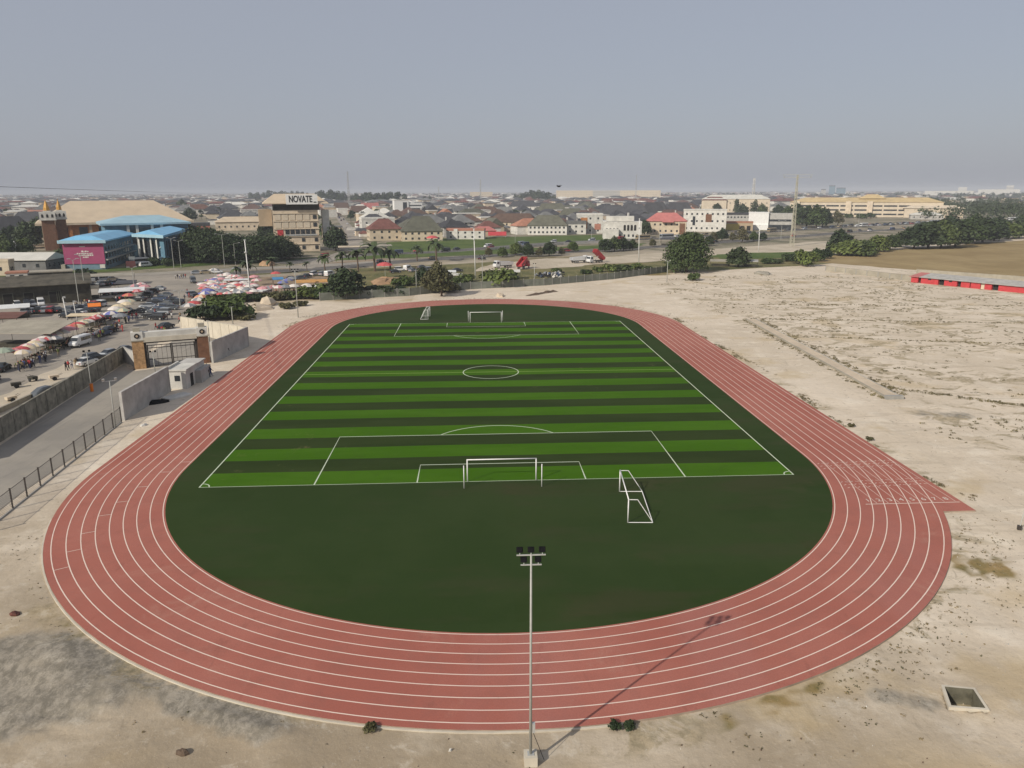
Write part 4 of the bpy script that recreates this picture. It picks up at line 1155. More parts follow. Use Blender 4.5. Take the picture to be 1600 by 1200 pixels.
plant('big', 1072, 425, 56, 'big round green tree at the edge of the sand field, largest in the photo')
plant('t2', 1153, 417, 29, 'dense dark tree right of the big round tree by a gravel mound', wide=1.25)
plant('b2', 1085, 438, 12, 'small round bush in front of the big round tree')
plant('t2', 540, 466, 46, 'spreading dark green tree behind the bushes left of the far bend', wide=1.25)
plant('t4', 690, 463, 58, 'tall olive green leafy tree beside the hazy roadside hedge', wide=.9)
plant('t4', 672, 458, 40, 'olive green tree just left of the taller olive tree')
plant('t2', 662, 446, 28, 'dark glossy tree behind the slim floodlight pole')
plant('b1', 776, 447, 26, 'bright green bushy tree beside the dark sheet fence', wide=1.4)
plant('b2', 785, 444, 24, 'darker green bush leaning on the bright bushy tree', wide=1.2)
for u, v, h, kk, lab in [(340, 494, 26, 'b1', 'bright green bush at the end of the umbrella market'), (362, 497, 28, 'b1', 'yellow green bush behind the cream wall'), (322, 500, 24, 'b3', 'dark green bush next to the red umbrella'),
                   (345, 476, 16, 'b2', 'low green bush below the tightly packed umbrellas'), (375, 472, 14, 'b2', 'green bush at the foot of the tall market mast'), (400, 471, 13, 'b3', 'dark bush along the market edge, right of the mast'),
                   (430, 469, 13, 'b4', 'dry bush along the market edge above the sand pyramid'), (455, 467, 14, 'b2', 'green bush on the market edge left of the floodlight pole'), (485, 467, 20, 'b1', 'leafy green bush left of the spreading dark tree'),
                   (508, 466, 20, 'b2', 'large green bush close to the spreading dark tree'), (448, 482, 9, 'b4', 'small dry bush on the sand below the market edge'), (470, 478, 8, 'b4', 'low dry bush by the floodlight pole foot'), (382, 500, 10, 'b4', 'dry tuft of bush at the corner of the cream wall'),
                   (575, 463, 17, 'b3', 'dark green hedge bush against the sheet fence, left end'), (598, 462, 17, 'b3', 'dark hedge bush against the sheet fence, middle'), (622, 461, 14, 'b3', 'dark hedge bush against the sheet fence, right end'),
                   (622, 447, 12, 'b1', 'bright low bush beside the round orange soil mound'), (640, 446, 14, 'b1', 'bright bush between the soil mound and dark glossy tree'), (700, 456, 16, 'b4', 'dry bush behind the far goal'),
                   (715, 446, 14, 'b2', 'green bush in front of the white barrier'), (730, 440, 12, 'b1', 'light green bush at the foot of the roadside mast'), (955, 424, 11, 'b1', 'green bush beside the red and white trucks'), (975, 423, 11, 'b2', 'green bush in the hedge below the sand strip'),
                   (995, 421, 10, 'b1', 'green bush at the foot of the mast left of the big tree'), (935, 425, 8, 'b1', 'low bright bush below the trucks'), (915, 428, 8, 'b2', 'low green bush in front of the white tipper'), (1012, 423, 8, 'b2', 'low green bush between mast and big tree'),
                   (870, 425, 7, 'b2', 'low green bush beside the dumped tyres')]:
    plant(kk, u, v, h, lab, wide=1.35)
for u, v, h, lab in [(370, 437, 20, 'palm behind the packed umbrellas, left one'), (390, 440, 30, 'palm next to the tall white market mast'), (427, 428, 24, 'palm in front of the orange soil heap'), (453, 424, 14, 'small palm right of the orange soil heap'), (508, 425, 26, 'palm left of the dark side road'),
                     (535, 420, 26, 'palm beside the mouth of the side road'), (560, 425, 34, 'tall palm on the right corner of the side road'), (586, 424, 44, 'tall thin dry palm between two green palms'), (610, 420, 34, 'bushy palm above the soil mound'), (652, 408, 24, 'palm on the verge left of the olive tree'),
                     (682, 409, 34, 'tall palm behind the olive tree'), (480, 424, 14, 'small dark palm at the kerb before the office block')]:
    plant(random.choice(['p1', 'p2']), u, v, h*1.3, lab, 'palms along the road')
for u, v, h, kk in [(764, 401, 16, 't4'), (785, 402, 16, 't3'), (806, 399, 20, 't3'), (825, 401, 20, 't2'), (842, 401, 16, 't4'), (858, 400, 22, 't2'), (878, 399, 14, 't4'), (895, 393, 16, 't3'),
                     (945, 394, 20, 't2'), (960, 393, 22, 't1'), (974, 392, 20, 't2'), (988, 391, 16, 't1'), (940, 385, 10, 't1'), (1020, 386, 14, 't4'), (1115, 378, 16, 't4'), (1128, 376, 18, 't2'), (1108, 384, 15, 't2'), (1145, 377, 14, 't4'), (1090, 382, 18, 't3'),
                     (1160, 379, 24, 't4'), (1177, 377, 14, 't1'), (1192, 376, 12, 't2')]:
    plant(kk, u, v, h, 'small %s verge tree %s' % ({'t1': 'green', 't2': 'dark green', 't3': 'light green', 't4': 'olive'}[kk], 'behind the dump trucks' if u < 900 else 'behind the sand strip' if u < 1030 else 'in front of the yellow signboard'), 'trees on the road verges')
# large dark trees round the office block and the blue buildings
for u, v, h, kk, lab in [(318, 408, 62, 'bigd', 'dark shade tree next to the blue portal building'), (345, 412, 58, 'bigd', 'dark shade tree behind the double armed street lamp'), (372, 410, 50, 'bigd', 'dark shade tree below the long beige roof'), (400, 410, 52, 'bigd', 'dark shade tree in the middle of the grove'), (428, 407, 50, 'bigd', 'dark shade tree left of the office block'), (452, 405, 34, 'bigd', 'low dark tree at the foot of the office block'),
                         (418, 372, 28, 't2', 'round green tree touching the left face of the office block'), (300, 395, 40, 't2', 'green tree between salmon block and grove'), (525, 392, 36, 't2', 'dark tree in the side road right of the office block'), (512, 372, 26, 't1', 'green tree beside the white stair tower'),
                         (20, 385, 26, 't2', 'green tree in front of the white house at the frame edge'), (45, 388, 34, 't2', 'dark green tree left of the brick tower'), (62, 378, 30, 't1', 'green tree close behind the left brick tower'), (10, 400, 26, 't1', 'green tree above the pale hall roof'), (40, 398, 22, 't3', 'light green tree behind the pale hall'),
                         (105, 408, 18, 'b2', 'hedge bush beneath the magenta wall, left end'), (92, 412, 16, 'b3', 'dark hedge bush left of the magenta wall'), (360, 408, 48, 'bigd', 'dark shade tree right of the single street lamp'), (330, 400, 50, 'bigd', 'dark shade tree second from the blue portal'), (305, 410, 44, 'bigd', 'dark shade tree leaning on the blue portal wall'), (388, 405, 44, 'bigd', 'dark shade tree left of centre in the grove'), (412, 402, 42, 'bigd', 'dark shade tree right of centre in the grove'), (440, 402, 36, 'bigd', 'dark shade tree overlapping the base of the office block'), (240, 415, 12, 'b3', 'clipped bush at the white statue'), (262, 416, 12, 'b3', 'clipped bush right of the white statue'), (137, 437, 16, 'b3', 'dark bush at the end of the dark shop row'),
                         (285, 328, 14, 't1', 'tree on the roofs behind the blue block'), (298, 345, 18, 't2', 'tree right of the church roof')]:
    plant(kk, u, v, h*(.74 if kk == 'bigd' else 1), lab, 'trees among the buildings', 1.12 if kk == 'bigd' else 1)
plant('t2', 1007, 367, 22, 'dark green tree in front of the pink roofed mansion', 'trees among the buildings')
for u, v, h, kk in [(1100, 331, 12, 't1'), (1120, 333, 14, 't2'), (1150, 335, 22, 'c1'), (1160, 337, 17, 't2'), (1178, 337, 24, 'c2'), (1190, 338, 17, 't1'), (1215, 340, 18, 't2'), (1230, 345, 20, 't1'), (1245, 352, 30, 't2'), (1260, 355, 30, 't2'), (1275, 356, 30, 't1'), (1285, 354, 26, 't2'), (1309, 352, 22, 't4'), (1325, 341, 7, 'b2'), (1345, 342, 8, 'b2'), (1360, 341, 8, 'b3'),
                     (1335, 337, 18, 't4'), (1390, 338, 18, 't4')]:
    plant(kk, u, v, h, '%s tree %s' % ({'t1': 'green', 't2': 'dark green', 't4': 'thin olive', 'c1': 'pointed dark', 'c2': 'slim pointed', 'b2': 'low clipped', 'b3': 'low dark'}[kk], 'before the long pale hall' if u < 1200 else 'between pylon and ochre roofed block' if u < 1295 else 'in front of the ochre roofed block'), 'trees before the institutional blocks')
# scrub thicket along the dry field on the right
for u, v, h, kk, wd_ in [(1235, 408, 14, 'b2', 1.3), (1250, 412, 22, 't2', 1.3), (1262, 416, 24, 'b1', .8), (1275, 408, 20, 't1', 1.3), (1290, 404, 16, 't2', 1.2), (1312, 392, 34, 't2', 1.0), (1315, 399, 20, 'b1', 1.5), (1330, 399, 26, 't3', 1.5), (1352, 398, 24, 't3', 1.4), (1372, 393, 26, 't3', 1.3), (1390, 390, 22, 't1', 1.3), (1345, 400, 16, 'b2', 1.4), (1405, 386, 22, 't1', 1.2),
                         (1428, 389, 36, 't2', 1.1), (1450, 388, 40, 't2', 1.2), (1470, 388, 40, 't1', 1.1), (1492, 386, 38, 't2', 1.2), (1512, 381, 36, 't1', 1.2), (1535, 379, 36, 't2', 1.3), (1553, 376, 32, 't2', 1.1), (1575, 373, 24, 't3', 1.3), (1592, 372, 22, 't1', 1.2), (1608, 368, 22, 't2', 1.2), (1440, 378, 30, 't2', 1.2), (1480, 372, 34, 't2', 1.2), (1520, 368, 30, 't1', 1.3), (1200, 412, 10, 'b2', 1.3), (1215, 412, 8, 'b3', 1.3), (1560, 362, 22, 't2', 1.3), (1600, 356, 20, 't1', 1.3)]:
    plant(kk, u, v, h*.88, '%s of the dry field thicket%s' % ({'t1': 'green tree', 't2': 'dark green tree', 't3': 'bright green tree', 'b1': 'bright round bush', 'b2': 'green bush', 'b3': 'dark bush'}[kk], ', pylon end' if u < 1300 else '' if u < 1410 else ', above the kiosks'), 'thicket along the dry field', wd_*1.1)
# tall dark trees standing above the roofs on the skyline
sky_trees = [(u+U(-4, 4), v, h*U(.8, 1.0)) for u, v, h in [(398, 313, 12), (417, 313, 13), (436, 313, 13), (452, 313, 13), (469, 313, 14), (498, 317, 18), (507, 318, 19), (515, 318, 19), (523, 318, 20), (532, 318, 18), (551, 318, 17), (561, 319, 16), (570, 320, 18), (586, 321, 19), (595, 321, 18), (605, 320, 18), (616, 320, 18), (818, 315, 15), (827, 315, 17), (836, 316, 18), (845, 316, 18), (853, 316, 17), (1232, 321, 11), (1248, 322, 12)]] + [(392, 312, 12), (402, 313, 14), (412, 312, 13), (422, 312, 15), (431, 313, 14), (440, 312, 15), (448, 312, 14), (456, 312, 15), (465, 312, 15), (473, 313, 14), (482, 313, 13), (494, 316, 17), (503, 318, 21), (511, 318, 19), (518, 318, 22), (527, 317, 20), (536, 317, 19), (556, 318, 18), (566, 319, 18), (574, 320, 20), (581, 321, 22), (590, 321, 20), (600, 321, 22), (610, 319, 20), (622, 320, 21), (632, 318, 16), (664, 315, 10), (672, 315, 10),
             (806, 313, 12), (814, 314, 14), (822, 315, 17), (831, 315, 19), (840, 316, 21), (849, 316, 19), (857, 316, 17), (864, 317, 14), (1225, 320, 11), (1240, 322, 13), (1256, 322, 12), (1210, 320, 12)]
for u, v, h in sky_trees:
    p = gp(u, v+2); s = h*mpp(p)/24
    dup(PROTO[random.choice(['c1', 'c2'])], p, U(0, 6), 'tall skyline tree %s' % ('left of the radio mast' if u < 546 else 'behind the white tower block' if u < 650 else 'among white roofs' if u < 700 else 'beneath the flying bird' if u < 900 else 'left of the ochre roofed block'), 'tall dark trees on the skyline', (s*U(1.3, 1.9), s*U(1.3, 1.9), s))
# the wood on the right: one mass nobody could count
rng = random.Random(5); bl = []
for k in range(420):
    u = rng.uniform(1432, 1760); v = rng.uniform(316, 346) + (u-1432)*-.01
    p = gp(u, v); r = rng.uniform(4.5, 8); bl.append((p.x, p.y, rng.uniform(3.5, 9), r))
put_w = put('woodland', leaf_mesh('woodland', bl, 30000, 1.0, 77), 'leaf_dark'); structure(put_w, 'stuff')
bl = []
for k in range(520):
    u = rng.uniform(-80, 1700); v = 299.2+rng.uniform(5.0, 12)
    p = gp(u, v); bl.append((p.x, p.y, rng.uniform(2, 7), rng.uniform(5, 13)))
structure(put('far_woods', leaf_mesh('far_woods', bl, 16000, 3.0, 78), 'leaf_dark'), 'stuff')
# weeds on the sand: tufts of short stems and leaves
def weeds(name, spots, mat, seed):
    rng = random.Random(seed); bl = []
    for x, y, r in spots: bl.append((x, y, GZ+.02+r*.12, r))
    structure(put(name, leaf_mesh(name, bl, len(bl)*(7 if name != 'field_weeds' else 11), .05 if name != 'field_weeds' else .085, seed, .8, .32), mat), 'stuff')


sp1 = []; sp2 = []; sp3 = []
for k in range(9000):
    a = U(0, 2*math.pi); rr = TR+TW+abs(random.gauss(0, 1.9))+.3; x = TX+rr*math.cos(a)
    y = TY+rr*math.sin(a) if a > math.pi else TY+TS+rr*math.sin(a)
    if a > math.pi:
        keep = x > 20 or noise.noise((x*.2, y*.2, 5)) > .12
        if x > 30 and y > -11.5: continue
        if x > 34 and y < -10: x += U(0, 4)
    else: keep = noise.noise((x*.15, y*.15, 5)) > .0
    if a > math.pi and x < 10 and R() < .75: keep = False
    if keep and R() < (.5+.5*noise.noise((x*.4, y*.4, 9))): (sp1 if R() < .45 else sp2).append((x, y, U(.05, .17)))
for k in range(1600):
    y = U(-8, 112); x = XO+.3+abs(random.gauss(0, .8))
    if noise.noise((x*.3, y*.12, 2)) > .1: (sp1 if R() < .5 else sp2).append((x, y, U(.10, .3)))
for k in range(11000):
    x, y = U(52, 150), U(8, 200)
    if noise.noise((x*.06, y*.15, 4))+.7*noise.noise((x*.2, y*.35, 8)) > -.05+.4*R() and x > 58+4*noise.noise((y*.1, 0, 0)): (sp3 if R() < .8 else sp1).append((x, y, U(.10, .42)))
for a_, b_, n_r in [((1168, 498), (1640, 506), 260), ((1190, 524), (1660, 540), 200), ((1120, 476), (1640, 478), 240), ((1320, 596), (1640, 640), 160)]:   # straggling rows of dry growth
    for k in range(n_r): p = gp(*a_).lerp(gp(*b_), R()); sp3.append((p.x+random.gauss(0, .35), p.y+random.gauss(0, .45), U(.12, .4)))
for k in range(420):
    t_ = R(); p = gp(1166, 500).lerp(gp(1384, 622), t_); sp3.append((p.x+(U(-1.4, -.3) if R() < .4 else U(2.4, 4.2)), p.y+U(-1, 1), U(.15, .45)))
weeds('green_weeds', sp1, 'leaf_olive', 5); weeds('brown_weeds', sp2, 'dry_stalk', 6); weeds('field_weeds', sp3, nmat('field_stalk', (.15, .125, .06), amt=.5, scale=.2), 7)
sp4 = []                                                                # pebbles, clods and litter on the bare sand
mbp = MB(); rng = random.Random(12)
for k in range(5200):
    x, y = (rng.uniform(-62, 66), rng.uniform(-52, 20)) if k < 4000 else (rng.uniform(47, 75), rng.uniform(0, 120))
    if stadium_d(x, y) < .4 or (x < -44 and y > -14): continue
    s_ = .018+.05*rng.random()**3; i0 = len(mbp.v); a = rng.uniform(0, 6)
    mbp._idx([(x+s_*math.cos(a+q*1.26)*rng.uniform(.7, 1.3), y+s_*math.sin(a+q*1.26)*rng.uniform(.7, 1.3), GZ-.02) for q in range(5)]+[(x, y, GZ+s_*rng.uniform(.6, 1.2)+.03)], [(q, (q+1) % 5, 5) for q in range(5)], rng.choice([0, 0, 0, 1, 1, 2]))
structure(mbp.build('gravel', ['bark', 'grey_concrete', 'white_wall']), 'stuff')
for u, v, w_, lab in [(961, 1139, .85, 'small dark round shrub at the track edge right of the floodlight pole, left twin'), (983, 1138, .85, 'small dark round shrub at the track edge right of the floodlight pole, right twin')]:
    o = bush('small_shrub', lab, w_, .5, int(u), 'leaf_dark', 420, .07, 'shrub', 'two small shrubs at the track edge'); o.location = gp(u, v)
for u, v, w_, lab in [(578, 1143, .9, 'low dry twiggy bush at the near edge of the track'), (1330, 667, 1.2, 'small dark bush on the outer edge of the right straight'), (1358, 688, 1.3, 'flat dark bush on the outer edge of the right straight')]:
    o = bush('dry_shrub', lab, w_, .5, int(u), 'leaf_olive', 300, .08, 'shrub', 'shrubs along the track edge'); o.location = gp(u, v)
for o in list(PROTO.values()): wipe(o)
KIDS.clear()
# ------------------------------------------------------------------ buildings
def win_grid(o, x0, x1, y, z0, n, w_, h_, m='window_dark', floors=1, fh=3.1, axis='x', first=None):
    """windows as separate parts on the wall plane, sharing one mesh"""
    me = None
    for f in range(floors):
        for k in range(n):
            t = (k+.5)/n; a = x0+(x1-x0)*t
            if me is None:
                me = (MB().box(-w_/2, w_/2, -.06, .02, 0, h_) if axis == 'x' else MB().box(-.06, .06, -w_/2, w_/2, 0, h_)).mesh('window')
            put('window', me, m, o, (a, y, z0+f*fh) if axis == 'x' else (y, a, z0+f*fh))


def house(u, v, wp, dm, hp, rp, wall, roof, lab, yaw=0, cat='house', nw=5, floors=2, name='house', eave=.7, group='houses of the estate beyond the road', ridge=None, flat=False, side=True):
    p = gp(u, v); k = mpp(p); W, H, RH = wp*k, hp*k, rp*k
    o = thing(name, lab, cat, p, face_cam(p)+yaw, group)
    MB().box(-W/2, W/2, 0, dm, -.3, H).build('wall', wall, o)
    if flat:
        MB().box(-W/2-.2, W/2+.2, -.2, dm+.2, H, H+max(.4, RH)).build('roof', roof, o)
    else: MB().hip(-W/2-eave, W/2+eave, -eave, dm+eave, H-.02, RH, ridge=ridge).build('roof', roof, o)
    if nw:
        fh = H/floors; win_grid(o, -W/2+.6, W/2-.6, 0, fh*.36, nw, min(1.3, W/nw*.45), min(1.4, fh*.42), floors=floors, fh=fh)
        if side:
            nd = max(2, int(dm/4))
            win_grid(o, .8, dm-.8, -W/2, fh*.36, nd, min(1.2, dm/nd*.4), min(1.4, fh*.42), floors=floors, fh=fh, axis='y')
            win_grid(o, .8, dm-.8, W/2, fh*.36, nd, min(1.2, dm/nd*.4), min(1.4, fh*.42), floors=floors, fh=fh, axis='y')
    return o, W, H


# front rows of the estate, left to right
house(603, 376, 48, 14, 17, 15, 'cream_wall', 'maroon_roof', 'cream house with maroon hipped roof at the left end of the front row', .15, nw=4)
house(660, 377, 62, 15, 15, 22, 'cream_wall', 'olive_roof', 'broad cream house under a big dark olive hipped roof in the front row', .05, nw=6)
house(592, 364, 50, 10, 20, 3, 'white_wall', 'white_wall', 'plain white flat roofed block behind the maroon roofed house', .2, flat=True, nw=4, name='apartment_block', cat='building')
house(692, 357, 104, 18, 6, 15, 'white_wall', 'charcoal_roof', 'very long charcoal roof behind the front row, white strip of wall', -.05, nw=9, floors=1)
o, W, H = house(727, 374, 58, 12, 13, 3, 'white_wall', 'terracotta_roof', 'low white building with salmon fascia left of the tall roadside mast', -.1, flat=True, nw=5, floors=2, name='shop_building', cat='shop building')
MB().box(-W*.3, -W*.2, -.6, -.07, 0, H+1.2).build('pilaster', 'white_wall', o)
o, W, H = house(757, 369, 36, 9, 8, 6, 'tan_wall', 'pink_roof', 'small building with salmon pitched roof right of the tall roadside mast', .1, nw=3, floors=1, name='shop_building', cat='shop building')
p = gp(777, 371); k = mpp(p); o = thing('awning', 'bright red awning on the grass in front of the salmon roof', 'awning', p, face_cam(p))
MB()._idx([(-14*k, 0, 1.2), (14*k, 0, 1.2), (14*k, 5, 3.4), (-14*k, 5, 3.4), (-14*k, 0, 1.45), (14*k, 0, 1.45), (14*k, 5, 3.65), (-14*k, 5, 3.65)], [(0, 3, 2, 1), (4, 5, 6, 7), (0, 1, 5, 4), (1, 2, 6, 5), (2, 3, 7, 6), (3, 0, 4, 7)], 0).build('canopy', 'red_paint', o)
for x in (-13*k, 13*k):
    for y, z in ((.3, 1.3), (4.8, 3.3)): MB().tube((x, y, -.1), (x, y, z), .08, n=5).build('leg', 'galvanised', o)
# long terraces receding to the right
house(800, 361, 76, 13, 13, 13, 'cream_wall', 'brown_roof', 'long cream terrace with brown roof, slanting behind the red awning', -.22, nw=9, floors=2, name='terrace_house', cat='terrace')
house(855, 367, 60, 13, 14, 15, 'white_wall', 'olive_roof', 'long white terrace with dark olive roof facing the green verge', -.04, nw=9, floors=2, name='terrace_house', cat='terrace')
house(900, 366, 30, 10, 15, 5, 'white_wall', 'grey_roof', 'small white house joined to the right of the white terrace', 0, nw=3, flat=True)
house(818, 334, 44, 12, 11, 8, 'white_wall', 'charcoal_roof', 'white two storey house with flat looking dark roof in the middle of the estate', 0, nw=6)
house(760, 341, 50, 16, 5, 12, 'cream_wall', 'brown_roof', 'brown hipped roof behind the long charcoal roof', .2, nw=0)
house(790, 339, 22, 9, 4, 11, 'white_wall', 'grey_roof', 'steep pale grey gabled roof in the middle of the estate', .1, nw=2, floors=1, ridge=1)
for u, v, w_, h, r, rc, lab in [(862, 341, 50, 6, 16, 'olive_roof', 'wide olive hipped roof with an orange patch, left of two'), (893, 347, 46, 5, 15, 'olive_roof', 'wide olive hipped roof with an orange patch, right of two')]:
    o, W, H = house(u, v, w_, 14, h, r, 'white_wall', rc, lab, 0, nw=4, floors=1)
    p = gp(u, v); k = mpp(p)
    MB()._idx([(1, -.2, H+1.6), (7, -.2, H+1.6), (7, 3.4, H+4.6), (1, 3.4, H+4.6)], [(0, 1, 2, 3)], 0).box(1, 7, -.3, 3.4, H+.2, H+1.2).build('roof_patch', 'terracotta_roof', o)
o, W, H = house(922, 365, 38, 12, 27, 3, 'white_wall', 'white_wall', 'modern white house with orange brick panels beside the white terrace', .1, flat=True, nw=3, floors=3, eave=.3)
MB().box(-W/2+2, -W/2+7, -.12, -.003, 3.5, H-1.5).build('brick_panel', 'orange_brick', o); MB().box(W/2-6, W/2-1.5, -.14, -.003, 2.8, 7).build('brick_panel', 'terracotta_roof', o)
MB().box(-W/2-.3, -W/2+1.6, -1.2, -.003, 2.4, H-2).build('balcony', 'charcoal_roof', o)
# black roofed row
for u, v, w_, h, r, lab in [(958, 345, 44, 7, 16, 'first black hipped roof of the black roofed row, by the brick panelled house'), (990, 344, 44, 8, 16, 'second black hipped roof of the black roofed row'), (1022, 343, 44, 8, 17, 'third black hipped roof of the row, above the pink roof'), (1060, 341, 44, 9, 14, 'last black hipped roof of the row, above white walls')]:
    house(u, v, w_, 14, h, r, 'white_wall', 'charcoal_roof', lab, U(-.1, .1), nw=5, floors=1)
# white arcaded building
o, W, H = house(972, 373, 58, 14, 24, 1.5, 'white_wall', 'white_wall', 'large white building with four dark arched windows facing the road', .05, flat=True, nw=0, name='arcaded_building', cat='building')
k = mpp(gp(975, 374))
for x in (W*.06, W*.15, W*.24, W*.33):
    mb = MB(); pts = [(x-.75, -.09, 5.2), (x+.75, -.09, 5.2)] + [(x+.75*math.cos(a), -.09, 8.2+.75*math.sin(a)) for a in [math.pi*j/8 for j in range(9)]]
    mb.face(pts); mb.face([(a, -.02, c) for a, b, c in pts[::-1]]); mb.build('arched_window', 'opening_dark', o)
win_grid(o, -W*.45, -W*.08, 0, 4.8, 4, 1.1, 2.0); win_grid(o, -W*.45, W*.45, 0, 1.2, 8, 1.2, 1.6)
MB().box(-W/2, -W*.1, -3.5, -.003, -.3, H*.62).build('front_wing', 'white_wall', o)
MB().box(-W*.42, W*.30, 2, 10, H+.9, H+4).build('roof_storey', 'white_wall', o)
# pink roofed mansion
o, W, H = house(1040, 366, 60, 15, 19, 12, 'cream_wall', 'pink_roof', 'cream mansion with pink red roof and porch, tree in front', 0, nw=7, floors=2, name='mansion')
MB().box(W*.34, W*.46, -.9, -.003, 0, H*.85).build('porch', 'brown_brick', o)
for x in (W*.32, W*.48): MB().tube((x, -1.2, 0), (x, -1.2, H*.95), .3, n=8).build('column', 'cream_wall', o)
MB().hip(-W*.1, W*.2, -3, 4, H-.6, 3.2).build('porch_roof', 'pink_roof', o)
# grey white modern block with large dark window
o, W, H = house(1100, 362, 62, 14, 31, 1.5, 'white_wall', 'white_wall', 'pale modern block with one tall dark window left of the yellow signboard', 0, flat=True, nw=8, floors=3, name='modern_block', cat='building')
MB().box(W*.02, W*.16, -.1, -.003, H*.45, H*.82).build('tall_window', 'brown_brick', o); MB().box(-W*.28, -W*.22, -.1, -.003, H*.3, H*.72).build('slot_window', 'window_dark', o)
o, W, H = house(1135, 360, 74, 10, 11, 2, 'tan_wall', 'terracotta_roof', 'low shop row with orange roof edge and yellow signboard by the road', 0, flat=True, nw=0, name='shop_row', cat='shop building')
MB().box(-W*.12, W*.24, -.4, -.1, H*.05, H*.85).build('signboard', 'sign_yellow', o)
for x in (-.4, -.26, .3, .42): MB().box(W*x-1.4, W*x+1.4, -.12, -.003, 0, H*.62).build('shop_front', 'opening_dark', o)
house(1150, 351, 50, 12, 14, 3, 'grey_wall', 'charcoal_roof', 'long grey glazed block with dark roof edge above the shop row', 0, flat=True, nw=10, floors=2, name='office_block', cat='building')
o, W, H = house(1184, 359, 28, 14, 24, 1, 'white_paint', 'white_paint', 'plain bright white box building beside the road', 0, flat=True, nw=0, name='showroom', cat='building')
MB().box(W/2+.003, W/2+18, 2, 13, -.3, H*.98).build('grey_wing', 'grey_wall', o); MB().box(W/2+.5, W/2+17, 1.85, 1.997, H*.5, H*.62).build('window_band', 'window_dark', o)
MB().box(W/2+.5, W/2+17.5, 1.85, 1.997, 0, H*.3).build('window_band', 'window_dark', o); MB().box(-W/2-6, W/2, -2, -.003, -.3, H*.3).build('front_wall', 'white_paint', o)
# white tower block
o, W, H = house(628, 338, 22, 9, 23, 1.5, 'white_paint', 'white_wall', 'white five storey tower block standing out of the dark roofs', .25, flat=True, nw=0, name='tower_block', cat='tower block')
MB().box(W*.1, W*.38, -.12, -.003, 1, H*.9).build('stair_window', 'window_dark', o)
MB().box(W/2+.003, W/2+18, 1, 10, -.3, H*.86).build('side_wing', 'white_paint', o)
for z in (.25, .45, .65): MB().box(W/2+1, W/2+17, .85, .997, H*z, H*(z+.07)).build('window_band', 'window_dark', o)
house(612, 318, 30, 10, 9, 1, 'white_wall', 'white_wall', 'pale white block on the skyline left of the tower block', 0, flat=True, nw=6, floors=2, name='apartment_block', cat='building')
house(580, 332, 26, 10, 6, 8, 'white_wall', 'pink_roof', 'white gabled house with pinkish gable left of the tower block', .3, nw=3, floors=1, ridge=.5)
house(752, 310, 34, 18, 8, 1.5, 'cream_wall', 'tan_roof', 'cream flat roofed block at the foot of the grey radio mast', 0, flat=True, nw=8, floors=2, name='apartment_block', cat='building')
# long pale apartment row on the skyline
for u, w_, mm in [(898, 56, 'beige_wall'), (948, 42, 'grey_wall'), (1000, 60, 'beige_wall')]:
    house(u, 313, w_, 14, 13.5, 1, mm, mm, {898: 'pale apartment slab on the skyline, left third of the long row', 948: 'greyer apartment slab in the middle of the long skyline row', 1000: 'widest pale apartment slab, right third of the long skyline row'}[u], 0, flat=True, nw=14, floors=4, name='apartment_slab', cat='apartment block', side=False, group='apartment slabs on the skyline')
house(968, 322, 60, 14, 6, 5, 'white_wall', 'maroon_roof', 'long white school with dark maroon roof below the apartment slabs', 0, nw=8, floors=1, name='school_building', cat='building')
house(1048, 322, 50, 14, 6, 6, 'white_wall', 'charcoal_roof', 'white hall with charcoal roof right of the maroon roofed school', 0, nw=6, floors=1, name='school_building', cat='building')
# long pale hall
o, W, H = house(1148, 333, 96, 24, 20, 6, 'beige_wall', 'pale_roof', 'long beige hall with pale hipped roof left of the pylon', 0, nw=13, floors=2, name='institute_hall', cat='building')
MB().hip(-W*.5, -W*.12, -3, 14, H-1.5, 4.5).build('wing_roof', 'maroon_roof', o); MB().box(-W*.49, -W*.13, -2.5, -.003, -.3, H-1.5).build('front_wing', 'beige_wall', o)
# ochre roofed institution
o, W, H = house(1348, 339, 194, 30, 20, 6, 'beige_wall', 'ochre_roof', 'huge beige block under a long ochre roof on the right', 0, nw=0, name='institute_block', cat='building', ridge=16)
for f in range(3):
    for k in range(9): MB().box(-W*.44+W*.095*k, -W*.44+W*.095*k+W*.085, -.15, -.003, H*(.14+.28*f), H*(.24+.28*f)).build('window_band', 'window_dark', o)
for x in (-.47, -.12, .02): MB().box(W*x, W*x+6, -2.2, -.003, -.3, H+1).build('stair_tower', 'cream_wall', o)
MB().hip(-W*.04, W*.14, 8, 26, H+4, 4.5).build('upper_roof', 'ochre_roof', o)
MB().box(W*.26, W*.62, -9, -.16, -.3, H*.62).build('front_wing', 'beige_wall', o); MB().hip(W*.25, W*.63, -10, 8, H*.62, 3).build('wing_roof', 'beige_wall', o)
house(1448, 343, 40, 18, 6, 3.5, 'grey_wall', 'pale_roof', 'low shed with white roof at the right end of the ochre roofed block', .1, nw=5, floors=1, name='shed', cat='shed')
house(1278, 338, 40, 14, 6, 1.5, 'cream_wall', 'pale_roof', 'low cream annex between pylon and ochre roofed block', 0, flat=True, nw=5, floors=1, name='annex', cat='building')
